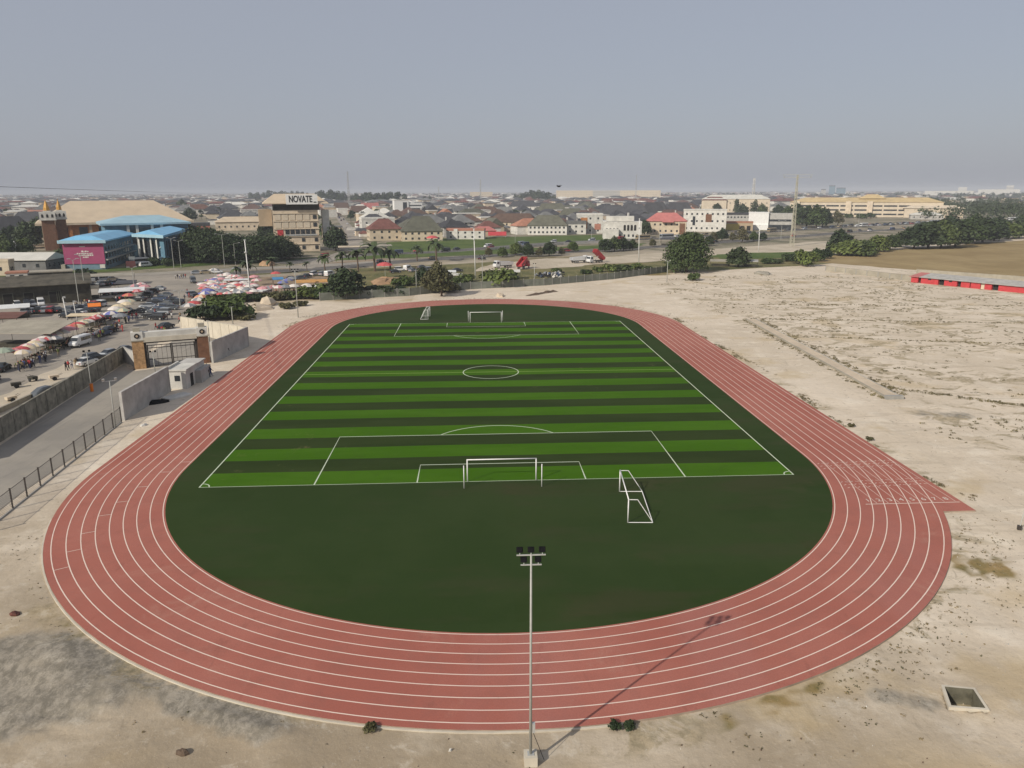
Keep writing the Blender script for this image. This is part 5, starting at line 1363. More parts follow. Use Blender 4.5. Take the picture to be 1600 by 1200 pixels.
# skyline glass towers and white sheds
for u, v, w_, h, mm, lab in [(1299, 307, 8, 14, 'blue_grey_wall', 'blue glass tower on the skyline, taller of two'), (1313, 307, 12, 11, 'blue_grey_wall', 'blue glass block on the skyline, lower and wider of two'), (1286, 307, 6, 9, 'grey_wall', 'thin grey block beside the glass towers')]:
    house(u, v, w_, 20, h, 1, mm, 'charcoal_roof', lab, 0, flat=True, nw=3, floors=4, name='glass_tower', cat='tower block', side=False, group='glass towers on the skyline')
for u, v, w_, h, lab in [(1482, 305, 56, 4, 'long white shed roof on the skyline above the wood, left'), (1560, 304, 46, 5, 'long white shed on the skyline above the wood, right'), (1503, 303, 10, 7, 'small white tower block above the wood'), (1577, 303, 8, 9, 'grey tower at the far right of the skyline')]:
    house(u, v, w_, 40, h, 1.5, 'white_wall' if 'grey' not in lab else 'grey_wall', 'pale_roof', lab, 0, flat=True, nw=0, name='warehouse', cat='warehouse', group='white sheds on the skyline')

# church hall with two brick towers
p = gp(186, 384); k = mpp(p); rz = face_cam(p)+.05
o = thing('church', 'large brick church under a broad tan hipped roof behind the magenta wall', 'church', p, rz)
cw = 186*k; D = 46; EH = 30*k
MB().box(-cw*.47, cw*.5, 0, D, -.3, EH).build('wall', 'orange_brick', o)
MB().hip(-cw*.51, cw*.53, -2.0, D+2, EH, 12.0, ridge=19, t=.9).build('roof', 'tan_roof', o)
MB().box(-cw*.51, cw*.53, -2.2, -2.003, EH-.3, EH+.95).build('fascia', 'cream_wall', o)
for j in range(6):
    x = -cw*.34+j*cw*.125
    MB().box(x-2.2, x+2.2, -.12, -.003, 4, EH-1.6).build('window', 'window_dark', o)
    MB().box(x+2.9, x+4.4, -.9, -.003, -.3, EH-.4).build('buttress', 'tan_wall' if j % 2 else 'orange_brick', o)
MB().box(-cw*.47, -cw*.41, -3.2, -.003, -.3, EH-.5).build('stair_bay', 'tan_wall', o)
for u, v, vt, w_, d_ in [(82, 391, 313, 15.0, 0), (101, 389, 312, 12.5, 6)]:
    q = gp(u, v); kk = mpp(q); hw = w_*kk/2; H = hgt(u, vt, q)
    t_ = thing('church_tower', 'brick tower with white belfry and gold spire, %s' % ('taller and in front' if d_ == 0 else 'second one, nearer the church roof'), 'tower', q, rz, 'twin church towers')
    MB().box(-hw, hw, -hw, hw, -.3, H*.61).build('shaft', 'brown_brick', t_)
    MB().box(-hw*1.3, hw*1.3, -hw*1.3, hw*1.3, H*.61, H*.63).build('cornice', 'white_wall', t_)
    bl_ = MB().box(-hw*1.22, hw*1.22, -hw*1.22, hw*1.22, H*.63, H*.775).build('belfry', 'white_wall', t_)
    for s in (-1, 0, 1):
        for dx, dy in ((1, 0), (0, 1)):
            mb = MB(); c = s*hw*.75
            pts = [(c-.5, H*.665), (c+.5, H*.665), (c+.5, H*.715), (c, H*.74), (c-.5, H*.715)]
            if dx: mb.face([(a, -hw*1.22-.05, b) for a, b in pts])
            else: mb.face([(hw*1.22+.05, a, b) for a, b in pts])
            mb.build('louvre_opening', 'opening_dark', bl_)
    MB().box(-hw*.6, hw*.6, -hw*.6, hw*.6, H*.775, H*.80).build('spire_base', 'white_wall', t_)
    sp_ = MB().lathe([(hw*.50, H*.80), (hw*.46, H*.86), (hw*.30, H*.92), (hw*.10, H*.985), (.03, H*1.0)], 8).build('spire', 'gold', t_)
    MB().tube((0, 0, H*.99), (0, 0, H*1.03), .10, n=5).build('finial', 'gold', sp_)
# pale hall at the frame edge, tents and low roofs round the church
o, W, H = house(18, 424, 90, 16, 14, 8, 'grey_roof', 'pale_roof', 'pale green roofed hall at the frame edge below the church', -.55, nw=5, floors=1, name='hall', cat='hall', group='halls near the church', ridge=.5)
house(2, 431, 22, 4, 18, 3, 'cream_wall', 'cream_wall', 'cream gable front of the hall at the frame edge', -.5, flat=True, nw=1, floors=1, name='gatehouse', cat='building', group='halls near the church')
p = gp(24, 392); k = mpp(p); tag(MB().lathe([(6*k, 0), (6*k, 1.6), (.1, 5.2)], 4).build('peaked_tent', 'tarp_white', None, p, .6), 'white peaked tent behind the pale green roofed hall', 'tent')
house(75, 374, 14, 8, 8, 5, 'cream_wall', 'tan_roof', 'small cream house with tan roof touching the left brick tower', 0, nw=2, floors=1, group='halls near the church')
house(27, 437, 24, 6, 8, 2, 'white_wall', 'terracotta_roof', 'small white kiosk with salmon roof edge beside the pale hall', -.1, flat=True, nw=2, floors=1, name='kiosk', cat='kiosk', group='halls near the church')
house(70, 432, 66, 8, 5, 1.0, 'shed_dark', 'dirty_sheet', 'low dark sheds with rusty pale roof left of the magenta wall', 0, flat=True, nw=0, name='shed', cat='shed', group='halls near the church')
house(90, 417, 30, 9, 8, 1, 'plank_orange', 'plank_orange', 'stacked orange timber building site left of the magenta wall', 0, flat=True, nw=0, name='timber_shed', cat='shed', group='halls near the church')
house(20, 372, 50, 14, 10, 17, 'white_wall', 'charcoal_roof', 'white house with steep charcoal roof at the frame edge left of the brick towers', .1, nw=5, group='houses near the church')
house(48, 352, 46, 14, 5, 12, 'white_wall', 'charcoal_roof', 'charcoal roofed house behind the trees left of the brick towers', -.2, nw=3, floors=1, group='houses near the church')
house(58, 338, 70, 10, 4, 4, 'cream_wall', 'terracotta_roof', 'long salmon roofed strip of building left of the brick towers', 0, nw=0, group='houses near the church', name='low_building', cat='building')
house(310, 372, 34, 14, 17, 4, 'salmon_wall', 'charcoal_roof', 'salmon walled block with dark roof right of the blue buildings', 0, flat=True, nw=5, floors=2, name='apartment_block', cat='building')
house(380, 360, 74, 14, 12, 7, 'cream_wall', 'tan_roof', 'long cream school block with beige roof left of the office block', .02, nw=9, floors=1, name='school_building', cat='building')

# blue roofed complex
def slab_roof(mb, x0, x1, y0, y1, z0, z1, t=.5, axis='y'):
    q = [(x0, y0, z0), (x1, y0, z0), (x1, y1, z1), (x0, y1, z1)] if axis == 'y' else [(x0, y0, z0), (x1, y0, z1), (x1, y1, z1), (x0, y1, z0)]
    return mb._idx(q+[(a, b, c+t) for a, b, c in q], [(0, 3, 2, 1), (4, 5, 6, 7), (0, 1, 5, 4), (1, 2, 6, 5), (2, 3, 7, 6), (3, 0, 4, 7)], 0)


def pulled(mb, e, d, name, m, o):                                    # lay a footprint along two ground directions
    e, d = e.normalized(), d.normalized(); mb.v = [(e.x*x+d.x*y, e.y*x+d.y*y, z) for x, y, z in mb.v]
    return mb.build(name, m, o)


A_, B_, C_ = gp(104, 422), gp(166, 421), gp(211, 405); e, d = B_-A_, C_-B_; W, D = e.length, d.length
k = mpp(A_); H = 37*k
o = thing('cinema_building', 'blue roofed building with big magenta end wall and dark windowed flank', 'building', A_, 0, 'blue roofed complex')
pb = lambda mb, n, m, q=o: pulled(mb, e, d, n, m, q)
pb(MB().box(0, W, 0, D, -.3, H), 'wall', 'blue_grey_wall')
b_ = pb(MB().box(-.2, W+.1, -.3, -.003, H*.21, H-.1), 'end_panel', 'magenta_wall')
tx = MB(); rng = random.Random(2)
tx.box(W*.40, W*.55, -.36, -.303, H*.82, H*.85)
for r_, (z, x0, x1) in enumerate([(.66, .44, .62), (.585, .32, .72), (.52, .36, .74), (.455, .46, .60)]):
    x = x0
    while x < x1:
        ww = rng.uniform(.015, .05); tx.box(W*x, W*min(x1, x+ww), -.36, -.303, H*(z-.022), H*(z+rng.uniform(.012, .03))); x += ww+.012
pulled(tx, e, d, 'wall_lettering', 'white_wall', b_)
for f in range(3):
    for j in range(10):
        y = 2+(D-4)*j/10; pb(MB().box(W+.003, W+.06, y, y+(D-4)/10*.55, H*(.14+.27*f), H*(.14+.27*f)+H*.14), 'window', 'window_dark')
for f in (.33, .60): pb(MB().box(W+.07, W+1.2, 0, D, H*f, H*f+.45), 'ledge', 'grey_wall')
x0, x1 = -1.4, W+1.5
rf = MB(); rf._idx([(x0, -1.6, H), (x1, -1.6, H), (x1, D+1, H), (x0, D+1, H), (x0, -1.6, H+.6), (x1, -1.6, H+.6), (x1, D+1, H+.6), (x0, D+1, H+.6), (W*.30, 2.5, H+2.4), (W*.30, D-1, H+2.4), (W*.7, 2.5, H+2.4), (W*.7, D-1, H+2.4)],
        [(3, 2, 1, 0), (0, 1, 5, 4), (1, 2, 6, 5), (2, 3, 7, 6), (3, 0, 4, 7), (4, 5, 10, 8), (5, 6, 11, 10), (6, 7, 9, 11), (7, 4, 8, 9), (8, 10, 11, 9)], 0)
pb(rf, 'roof', 'blue_roof'); pb(MB().box(x0-.1, x1+.1, -1.85, -1.603, H-.5, H+.75), 'fascia', 'pale_blue_roof')
pb(MB().box(W*.86, W*.99, -.4, -.303, .6, H*.19), 'poster_panel', 'white_wall'); pb(MB().box(-1.6, -.05, -1, 3, -.3, H*.2), 'side_block', 'dirty_sheet')

p = gp(236, 401); k = mpp(p); o = thing('cinema_hall', 'tall blue roofed hall with pale columns and glass front between two blue wings', 'building', p, face_cam(p)+.10, 'blue roofed complex')
W = 112*k; H = 44*k
MB().box(-W*.47, W*.47, 0, 30, -.3, H).build('wall', 'teal_wall', o)
MB().hip(-W*.52, W*.50, -2, 32, H, 3.2, t=.9, ridge=12).build('roof', 'pale_blue_roof', o)
for x in (-.22, -.12, .05, .16): MB().box(W*x-.6, W*x+.6, -1.2, -.003, 0, H).build('column', 'white_wall', o)
for a, c in ((-.20, -.135), (-.105, .035), (.065, .145)): MB().box(W*a, W*c, -.15, -.003, 6, H-1).build('curtain_glass', 'window_dark', o)
for x in (.22, .30, .38): MB().box(W*x, W*x+3, -.15, -.003, 3, H-2).build('slot_window', 'window_dark', o)
A_, B_, C_ = gp(219, 412), gp(259, 415), gp(291, 402); e, d = B_-A_, C_-B_; W, D = e.length, d.length
k = mpp(A_); H = 38*k
o = thing('entrance_portal', 'blue roofed entrance wing with tall white columns behind a white statue', 'building', A_, 0, 'blue roofed complex')
pb = lambda mb, n, m, q=o: pulled(mb, e, d, n, m, q)
pb(MB().box(0, W, 1, D, -.3, H), 'wall', 'teal_wall')
for x in (.04, .22, .50, .72): pb(MB().box(W*x, W*x+.9, -.6, .4, -.3, H), 'column', 'white_wall')
for a, c in ((.10, .2), (.28, .48), (.55, .7)): pb(MB().box(W*a, W*c, .85, .997, .3, H-2), 'curtain_glass', 'window_dark')
for j in range(8):
    y = 3+(D-5)*j/8; pb(MB().box(W+.003, W+.3, y, y+1.2, 0, H-.8), 'pilaster', 'blue_grey_wall'); pb(MB().box(W+.003, W+.06, y+1.5, y+3.6, 1, H-2), 'window', 'window_dark')
x0, x1 = -2.4, W+1.4; mb = MB()
mb._idx([(x0, -2.5, H), (x1, -2.5, H), (x1, D+.5, H), (x0, D+.5, H), (x0, -2.5, H+.8), (x1, -2.5, H+.8), (x1, D+.5, H+1.4), (x0, D+.5, H+1.4), (W*.4, 4, H+2.6), (W*.5, D-2, H+2.8)],
        [(3, 2, 1, 0), (0, 1, 5, 4), (1, 2, 6, 5), (2, 3, 7, 6), (3, 0, 4, 7), (4, 5, 8), (5, 6, 9, 8), (6, 7, 9), (7, 4, 8, 9)], 0)
pb(mb, 'roof', 'blue_roof'); pb(MB().box(x0-.1, x1+.1, -2.75, -2.503, H-.3, H+1.0), 'fascia', 'pale_blue_roof')
# statue on plinth
p = gp(257, 414); o = thing('statue', 'white standing statue on a dark plinth in front of the blue portal', 'statue', p, face_cam(p))
MB().box(-1.6, 1.6, -1.2, 1.2, -.2, 3.2).box(-1.9, 1.9, -1.5, 1.5, 3.2, 3.6).build('plinth', 'blue_grey_wall', o)
MB().lathe([(.75, 3.6), (.85, 4.2), (.6, 6.0), (.75, 7.2), (.85, 8.0), (.55, 8.5), (.2, 8.7), (.22, 8.9), (.38, 9.3), (.36, 9.7), (.1, 10.0)], 10).tube((.6, 0, 8.1), (1.3, -.3, 6.8), .22, .16, 6).tube((-.6, 0, 8.1), (-1.1, -.5, 7.2), .22, .16, 6).build('figure', 'white_paint', o, smooth=True)
for u, v, w_, h, mm, lab in [(205, 414, 12, 10, 'pink_roof', 'red and white roadside signboard before the blue complex'), (207, 405, 8, 4, 'white_paint', 'small white signboard above the red signboard')]:
    p = gp(u, 418); k = mpp(p); o = thing('signboard', lab, 'sign', p+Vector((0, .5 if w_ == 8 else 0, 0)), face_cam(p), 'signboards before the blue complex'); z0 = (418-v-h/2)*k
    MB().box(-w_*k/2, w_*k/2, -.1, .1, z0, z0+h*k).build('board', mm, o)
    for x in (-w_*k*.35, w_*k*.35): MB().tube((x, .16, -.1), (x, .16, z0+h*k*.5), .09, n=5).build('post', 'galvanised', o)

# office block with the roof sign
p = gp(466, 393); k = mpp(p); o = thing('office_block', 'unfinished cream office block carrying a white lettered roof sign', 'office building', p, face_cam(p)+.06)
W = 64*k; H = 60*k; hw = W/2
MB().box(-hw, hw, 0, 16, -.3, H).build('wall', 'cream_wall', o)
MB().hip(-hw-4.5, hw+5.5, -2.5, 19, H+3.2, 4.6, t=.5, ridge=6).build('roof', 'tan_roof', o)
MB().box(-hw+.5, hw+1, .8, 15, H, H+3.2).build('top_storey', 'shed_dark', o)
sb_ = MB().box(-hw*.40, hw*1.0, -3.2, -2.8, H+3.0, H+8.0).build('sign_board', 'white_paint', o)
lt = text_mesh('NOVATE', 4.6, .05, .09); lx = [v.co.x for v in lt.vertices]; ly = [v.co.y for v in lt.vertices]
lo = put('lettering', lt, 'ink', sb_, (hw*.24, -3.26, H+5.5)); lo.rotation_euler = (math.pi/2, 0, 0)
lo.scale = (hw*1.02/(max(lx)-min(lx)), 3.4/(max(ly)-min(ly)), 1)
MB().box(hw*.82, hw*.94, -3.28, -3.203, H+3.8, H+4.3).build('sign_dot', 'ink', sb_)
fh = H/5.4
for f in range(5):
    z = f*fh
    MB().box(-hw-.35, hw+.35, -.5, -.003, z+fh-.25, z+fh).build('floor_edge', 'beige_wall', o)
    if f in (3, 4):
        for j in range(5):
            x = -hw+W*(.1+.16*j); MB().box(x-W*.065, x+W*.065, -.2, -.003, z+.5, z+fh-.5).build('infill_panel', 'beige_wall', o)
        MB().box(hw*.76, hw*.92, -.2, -.003, z+fh*.25, z+fh*.75).build('window', 'window_dark', o)
    elif f == 2:
        MB().box(-hw*.86, -hw*.6, -.2, -.003, z+.2, z+fh-.4).build('red_panel', 'red_paint', o)
        for j in range(6):
            x = -hw*.42+hw*.23*j; MB().box(x-hw*.09, x+hw*.09, -.2, -.003, z+.3, z+fh-.4).build('window', 'window_dark', o)
        MB().box(-hw*.5, hw*.9, -.7, -.503, z+.4, z+1.1).build('balcony_rail', 'galvanised', o)
    else:
        for x in (.2, .78): MB().box(hw*x, hw*x+1.6, -.2, -.003, z+fh*.3, z+fh*.75).build('window', 'window_dark', o)
for f in range(5): MB().box(hw+.003, hw+.15, 2, 4.2, f*fh+1.4, f*fh+3.6).build('window', 'window_dark', o)
MB().box(hw+2.4, hw+6.0, 3, 8, H*.16, H*1.0).build('stair_tower', 'white_wall', o)
MB().box(-hw-7, -hw-.4, 4, 14, H*.62, H*1.02).build('side_wing', 'tan_wall', o)
house(520, 377, 30, 10, 20, 2, 'cream_wall', 'grey_roof', 'small cream block with orange panel right of the office block', 0, flat=True, nw=4, floors=2, name='apartment_block', cat='building')

# ------------------------------------------------------------------ the town: rows of hip-roofed houses
WC = ['white_wall']*6+['cream_wall']*3+['grey_wall', 'tan_wall']; RC = ['charcoal_roof']*13+['brown_roof']*5+['grey_roof']*4+['maroon_roof']*2+['olive_roof']*3+['terracotta_roof', 'pale_roof']
RN = dict(charcoal_roof='charcoal', brown_roof='brown', grey_roof='grey', maroon_roof='maroon', olive_roof='dark olive', terracotta_roof='terracotta', pale_roof='pale')
WN = dict(white_wall='white', cream_wall='cream', grey_wall='grey', tan_wall='tan')


def house_proto(W, D, H, RH, kind, wins):
    o = thing('house', '', 'house', (0, 0, 0), 0, 'houses of the town')
    MB().box(-W/2, W/2, -D/2, D/2, -.3, H).build('wall', 'white_wall', o)
    mb = MB()
    if kind == 'hip': mb.hip(-W/2-.7, W/2+.7, -D/2-.7, D/2+.7, H, RH)
    elif kind == 'ell': mb.hip(-W/2-.7, W/2+.7, -D/2-.7, D/2+.7, H, RH).hip(-W/2-.4, W*.05, -D/2-3.5, D*.2, H-.1, RH*.75); MB().box(-W/2, W*.02, -D/2-3, -D/2-.003, -.3, H).build('front_wing', 'white_wall', o)
    elif kind == 'gable': mb.hip(-W/2-.7, W/2+.7, -D/2-.7, D/2+.7, H, RH, ridge=.3)
    else: mb.box(-W/2-.2, W/2+.2, -D/2-.2, D/2+.2, H, H+.9)
    mb.build('roof', 'charcoal_roof', o)
    if kind == 'ell': MB().box(W*.2, W*.2+.9, D*.1, D*.1+.9, H+.5, H+RH+.9).build('chimney', 'white_wall', o)
    if wins:
        for f in range(2): win_grid(o, -W/2+.8, W/2-.8, -D/2 if kind != 'ell' else D/2, 1.1+3.1*f, 4, 1.3, 1.4)
    return o


HP = [[house_proto(17, 14, 5.4, 5.0, 'hip', w_), house_proto(20, 14, 5.6, 5.2, 'ell', w_), house_proto(15, 13, 5.2, 5.0, 'hip', w_), house_proto(26, 13, 5.4, 4.6, 'hip', w_), house_proto(14, 12, 5.2, 5.2, 'gable', w_), house_proto(20, 13, 7.5, 1, 'flat', w_)] for w_ in (True, False)]
KIDS.clear()
LM = [(40, 'at the left edge'), (110, 'behind the brick towers'), (200, 'behind the church roof'), (290, 'behind the blue roofed complex'), (345, 'behind the salmon block'), (425, 'behind the beige roofed school'), (505, 'behind the office block'), (560, 'by the tall radio mast'), (610, 'left of the tower block'), (670, 'right of the tower block'), (735, 'by the short radio mast'),
      (800, 'by the grey radio mast'), (870, 'beneath the flying bird'), (940, 'before the left apartment slab'), (1010, 'before the right apartment slab'), (1090, 'between apartment slabs and pale hall'), (1200, 'behind the pale hall'), (1290, 'behind the pylon'), (2000, 'behind the ochre roofed block')]


def lm(u):
    for a, s in LM:
        if u < a: return s


heroes = [(px_of(o.location), o) for o in bpy.data.objects if o.parent is None and o.get('category') in ('house', 'building', 'church', 'tower', 'hall', 'terrace', 'shop building', 'apartment block', 'office building', 'tower block', 'shed', 'sign') and o.location.length > 1]
hpos = [(o.location.x, o.location.y) for _, o in heroes]
placed = 0; d0 = 430.; grid_ang = .32
rows = 0
while d0 < 1750 and placed < 262:
    gap = 18.5 + (d0-430)*.022
    x = -d0*1.02
    while x < d0*1.0 and placed < 262:
        px = x+U(-3, 3); py = CY+d0+U(-5, 5)+.30*x
        x += gap*U(.85, 1.5)
        u, v = px_of((px, py, 0))
        if u < -30 or u > 1290: continue
        if v > 371 - max(0, (u-560))*.018 or v < 313: continue
        if u < 560 and v > 352 - (u > 420)*12: continue
        if u > 1085 and v > 330: continue
        if 60 < u < 330 and v > 338: continue
        if any((px-a)**2+(py-b)**2 < (12.5+.0075*d0)**2 for a, b in hpos): continue
        if u > 1225 and v > 318: continue
        hpos.append((px, py))
        pr = random.choice(HP[0 if v > 338 else 1]); wc, rc = random.choice(WC), random.choice(RC)
        if pr.name in (HP[0][5].name, HP[1][5].name): rc = random.choice(['white_wall', 'pale_roof', 'grey_wall'])
        rn = RN.get(rc, 'flat'); s = U(.9, 1.25)*(1+max(0, d0-900)*.0004)
        dup(pr, (px, py, GZ), grid_ang+random.choice([0, math.pi/2, math.pi, -math.pi/2])+U(-.08, .08),
            '%s %s-roofed house %s%s' % (WN[wc], rn, lm(u), ', front rows' if v > 338 else ', middle rows' if v > 325 else ', far rows'), 'houses of the town', s, None, {('wall', 0): wc, ('front_wing', 0): wc, ('roof', 0): rc})
        placed += 1
    d0 += 24 + (d0-430)*.045; rows += 1
D_END = d0+8; print('TOWN houses', placed, 'to', d0)
for r_ in HP:
    for o in r_: wipe(o)
KIDS.clear()
# the rest of the town to the horizon, one mass
mb = MB(); mats_ = ['white_wall', 'cream_wall', 'charcoal_roof', 'brown_roof', 'grey_roof', 'pale_roof', 'maroon_roof']
rng = random.Random(3)
for k in range(6000):
    d_ = D_END*math.exp(rng.random()**1.2*2.1); a = rng.uniform(-.70, .72); x = CX+d_*math.sin(a); y = CY+d_*math.cos(a)
    u, v = px_of((x, y, 0))
    if u > 1240 and d_ < 1900 or u > 1440 and rng.random() < .8 or v > 371: continue
    w_, e, h = rng.uniform(8, 24), rng.uniform(7, 13), rng.choice([5, 6, 6, 7, 9, 12])*rng.uniform(.8, 1.1)
    s = mb; i0 = len(s.v)
    s.box(-w_, w_, -e, e, -.3, h, rng.choice([0, 0, 0, 1])); s.hip(-w_-1, w_+1, -e-1, e+1, h, rng.uniform(1, 5), rng.choice([2, 2, 2, 3, 4, 5, 6]))
    c, sn = math.cos(.3+(k % 2)*1.57), math.sin(.3+(k % 2)*1.57)
    for j in range(i0, len(s.v)): p = s.v[j]; s.v[j] = (x+p[0]*c-p[1]*sn, y+p[0]*sn+p[1]*c, p[2]+GZ)
for k in range(2400):                                                  # sheds, walls and outbuildings too many to count between the houses
    u, v = rng.uniform(-20, 1290), 313+rng.random()**1.2*57
    if u > 1085 and v > 330 or v > 371-max(0, u-560)*.018 or (u < 560 and v > 352-(u > 420)*12) or (60 < u < 330 and v > 338): continue
    p = gp(u, v)
    if any((p.x-a)**2+(p.y-b)**2 < 10.5**2 for a, b in hpos): continue
    if min((p.x-q.x)**2+(p.y-q.y)**2 for q in HD[::3]) < 12**2: continue
    i0 = len(mb.v); w_, e, h = rng.uniform(1.5, 6), rng.uniform(1.5, 4), rng.uniform(2.2, 4.6)
    if k % 3 == 0: mb.box(-w_*2, w_*2, -.12, .12, -.3, 2.3, rng.choice([0, 0, 1]))
    else: mb.box(-w_, w_, -e, e, -.3, h, rng.choice([0, 0, 1])); mb.hip(-w_-.3, w_+.3, -e-.3, e+.3, h, rng.uniform(.4, 1.8), rng.choice([2, 2, 3, 4, 5, 6]), t=.1)
    c, sn = math.cos(.32+(k % 2)*1.57), math.sin(.32+(k % 2)*1.57)
    for j in range(i0, len(mb.v)): q = mb.v[j]; mb.v[j] = (p.x+q[0]*c-q[1]*sn, p.y+q[0]*sn+q[1]*c, q[2]+GZ)
structure(mb.build('distant_town', mats_), 'stuff')
# scattered trees between the houses
pr = [broad_tree('broadleaf_tree', '', 'tree', 8, 8.5, 41, 'leaf_dark', 700, .6), broad_tree('broadleaf_tree', '', 'tree', 7, 6.5, 42, 'leaf_mid', 600, .55)]
KIDS.clear()
n_ = 0
while n_ < 170:
    u, v = U(0, 1290), U(316, 366)
    if u > 1085 and v > 328 or (v > 350 and not 560 < u < 1080) or v > 369-(u-560)*.012: continue
    p = gp(u, v)
    if any((p.x-a)**2+(p.y-b)**2 < 15**2 for a, b in hpos): continue
    n_ += 1
    dup(random.choice(pr), p, U(0, 6), 'garden tree %s%s' % (lm(u), ', front rows' if v > 338 else ', middle rows' if v > 325 else ', far rows'), 'garden trees of the town', U(.8, 1.35))
for o in pr: wipe(o)
KIDS.clear()

# ------------------------------------------------------------------ vehicles
def wheels(o, L_, Wd, r=.33, ax=(-.30, .31)):
    me = MB().tube((0, -.11, 0), (0, .11, 0), r, n=12).tube((0, -.125, 0), (0, .125, 0), r*.55, n=10, m=1).mesh('wheel')
    for a in ax:
        for s in (-1, 1): put('wheel', me, ['tyre', 'galvanised'], o, (L_*a, s*(Wd/2-.12), r))


def lights(o, xf, xr, w_, z):
    for s in (-1, 1):
        MB().box(xf-.03, xf+.03, s*w_-.17, s*w_+.17, z-.07, z+.07).build('headlight', 'white_paint', o); MB().box(xr-.03, xr+.03, s*w_-.15, s*w_+.15, z, z+.16).build('tail_light', 'red_paint', o)


def saloon():
    o = thing('car', '', 'car'); L_ = 4.5
    b = MB().loft([(-2.22, .42, .78, .70, .62, .06), (-2.1, .30, .95, .84, .74, .1), (-1.2, .24, 1.0, .90, .82, .1), (.7, .24, .98, .90, .82, .1), (1.6, .26, .86, .88, .78, .1), (2.1, .32, .74, .80, .68, .1), (2.24, .42, .62, .66, .56, .05)])
    b.loft([(-1.02, 1.36, 1.44, .56, .52, .03), (-.6, 1.38, 1.47, .62, .55, .03), (.1, 1.38, 1.47, .62, .55, .03), (.42, 1.34, 1.42, .58, .52, .03)])
    b.build('body', 'car_white', o, smooth=False)
    MB().loft([(-1.75, .93, 1.0, .76, .72, .03), (-1.0, .93, 1.40, .78, .60, .05), (.4, .93, 1.40, .78, .60, .05), (1.15, .9, .98, .76, .72, .03)]).build('glazing', 'glass', o)
    wheels(o, L_, 1.78, .32); lights(o, 2.2, -2.2, .5, .58); return o


def suv():
    o = thing('car', '', 'car')
    MB().loft([(-2.2, .45, 1.0, .78, .74, .06), (-2.1, .35, 1.08, .9, .84, .1), (1.1, .35, 1.06, .93, .86, .1), (2.0, .38, .98, .88, .8, .1), (2.25, .5, .8, .74, .66, .06)]).loft([(-2.0, 1.66, 1.76, .66, .62, .03), (-1.0, 1.68, 1.8, .70, .64, .03), (.3, 1.66, 1.78, .68, .62, .03)]).build('body', 'car_white', o)
    MB().loft([(-2.12, 1.05, 1.2, .82, .78, .04), (-1.95, 1.05, 1.68, .82, .68, .05), (.28, 1.05, 1.68, .84, .68, .05), (1.05, 1.03, 1.1, .82, .78, .03)]).build('glazing', 'glass', o)
    wheels(o, 4.5, 1.86, .37); lights(o, 2.2, -2.2, .6, .72); return o


def van():
    o = thing('van', '', 'van')
    MB().loft([(-2.6, .42, 1.9, .84, .76, .08), (-2.5, .36, 2.12, .92, .8, .14), (1.0, .36, 2.12, .92, .8, .14), (1.5, .36, 1.95, .92, .78, .12), (2.0, .36, 1.22, .92, .84, .1), (2.5, .38, 1.02, .86, .76, .1), (2.65, .48, .8, .7, .62, .06)]).build('body', 'car_white', o)
    for s in (-1, 1):
        for x0, x1 in ((-2.3, -1.35), (-1.25, -.2), (-.1, .75)):
            MB()._idx([(x0, s*.895, 1.18), (x1, s*.895, 1.18), (x1, s*.845, 1.82), (x0, s*.845, 1.82), (x0, s*.935, 1.18), (x1, s*.935, 1.18), (x1, s*.885, 1.82), (x0, s*.885, 1.82)], [(4, 5, 6, 7), (0, 4, 7, 3), (1, 2, 6, 5), (3, 7, 6, 2), (0, 1, 5, 4)] if s < 0 else [(7, 6, 5, 4), (3, 7, 4, 0), (5, 6, 2, 1), (2, 6, 7, 3), (4, 5, 1, 0)], 0).build('side_window', 'glass', o)
    MB()._idx([(1.56, -.74, 1.9), (1.56, .74, 1.9), (2.02, .8, 1.28), (2.02, -.8, 1.28)], [(0, 3, 2, 1)], 0).build('windscreen', 'glass', o)
    wheels(o, 5.2, 1.84, .36, (-.30, .32)); lights(o, 2.62, -2.6, .6, .78); return o


def bus():
    o = thing('bus', '', 'bus')
    MB().loft([(-5.2, .5, 2.9, 1.1, 1.02, .12), (-5.1, .42, 3.0, 1.2, 1.1, .16), (5.0, .42, 3.0, 1.2, 1.1, .16), (5.2, .5, 2.7, 1.12, 1.0, .12)]).build('body', 'car_white', o)
    for s in (-1, 1): MB().box(-4.7, 4.5, s*1.205-.03, s*1.205+.03, 1.5, 2.4).build('window_band', 'glass', o)
    MB().box(5.16, 5.24, -1, 1, 1.4, 2.5).build('windscreen', 'glass', o)
    wheels(o, 10, 2.4, .48, (-.3, .33)); return o


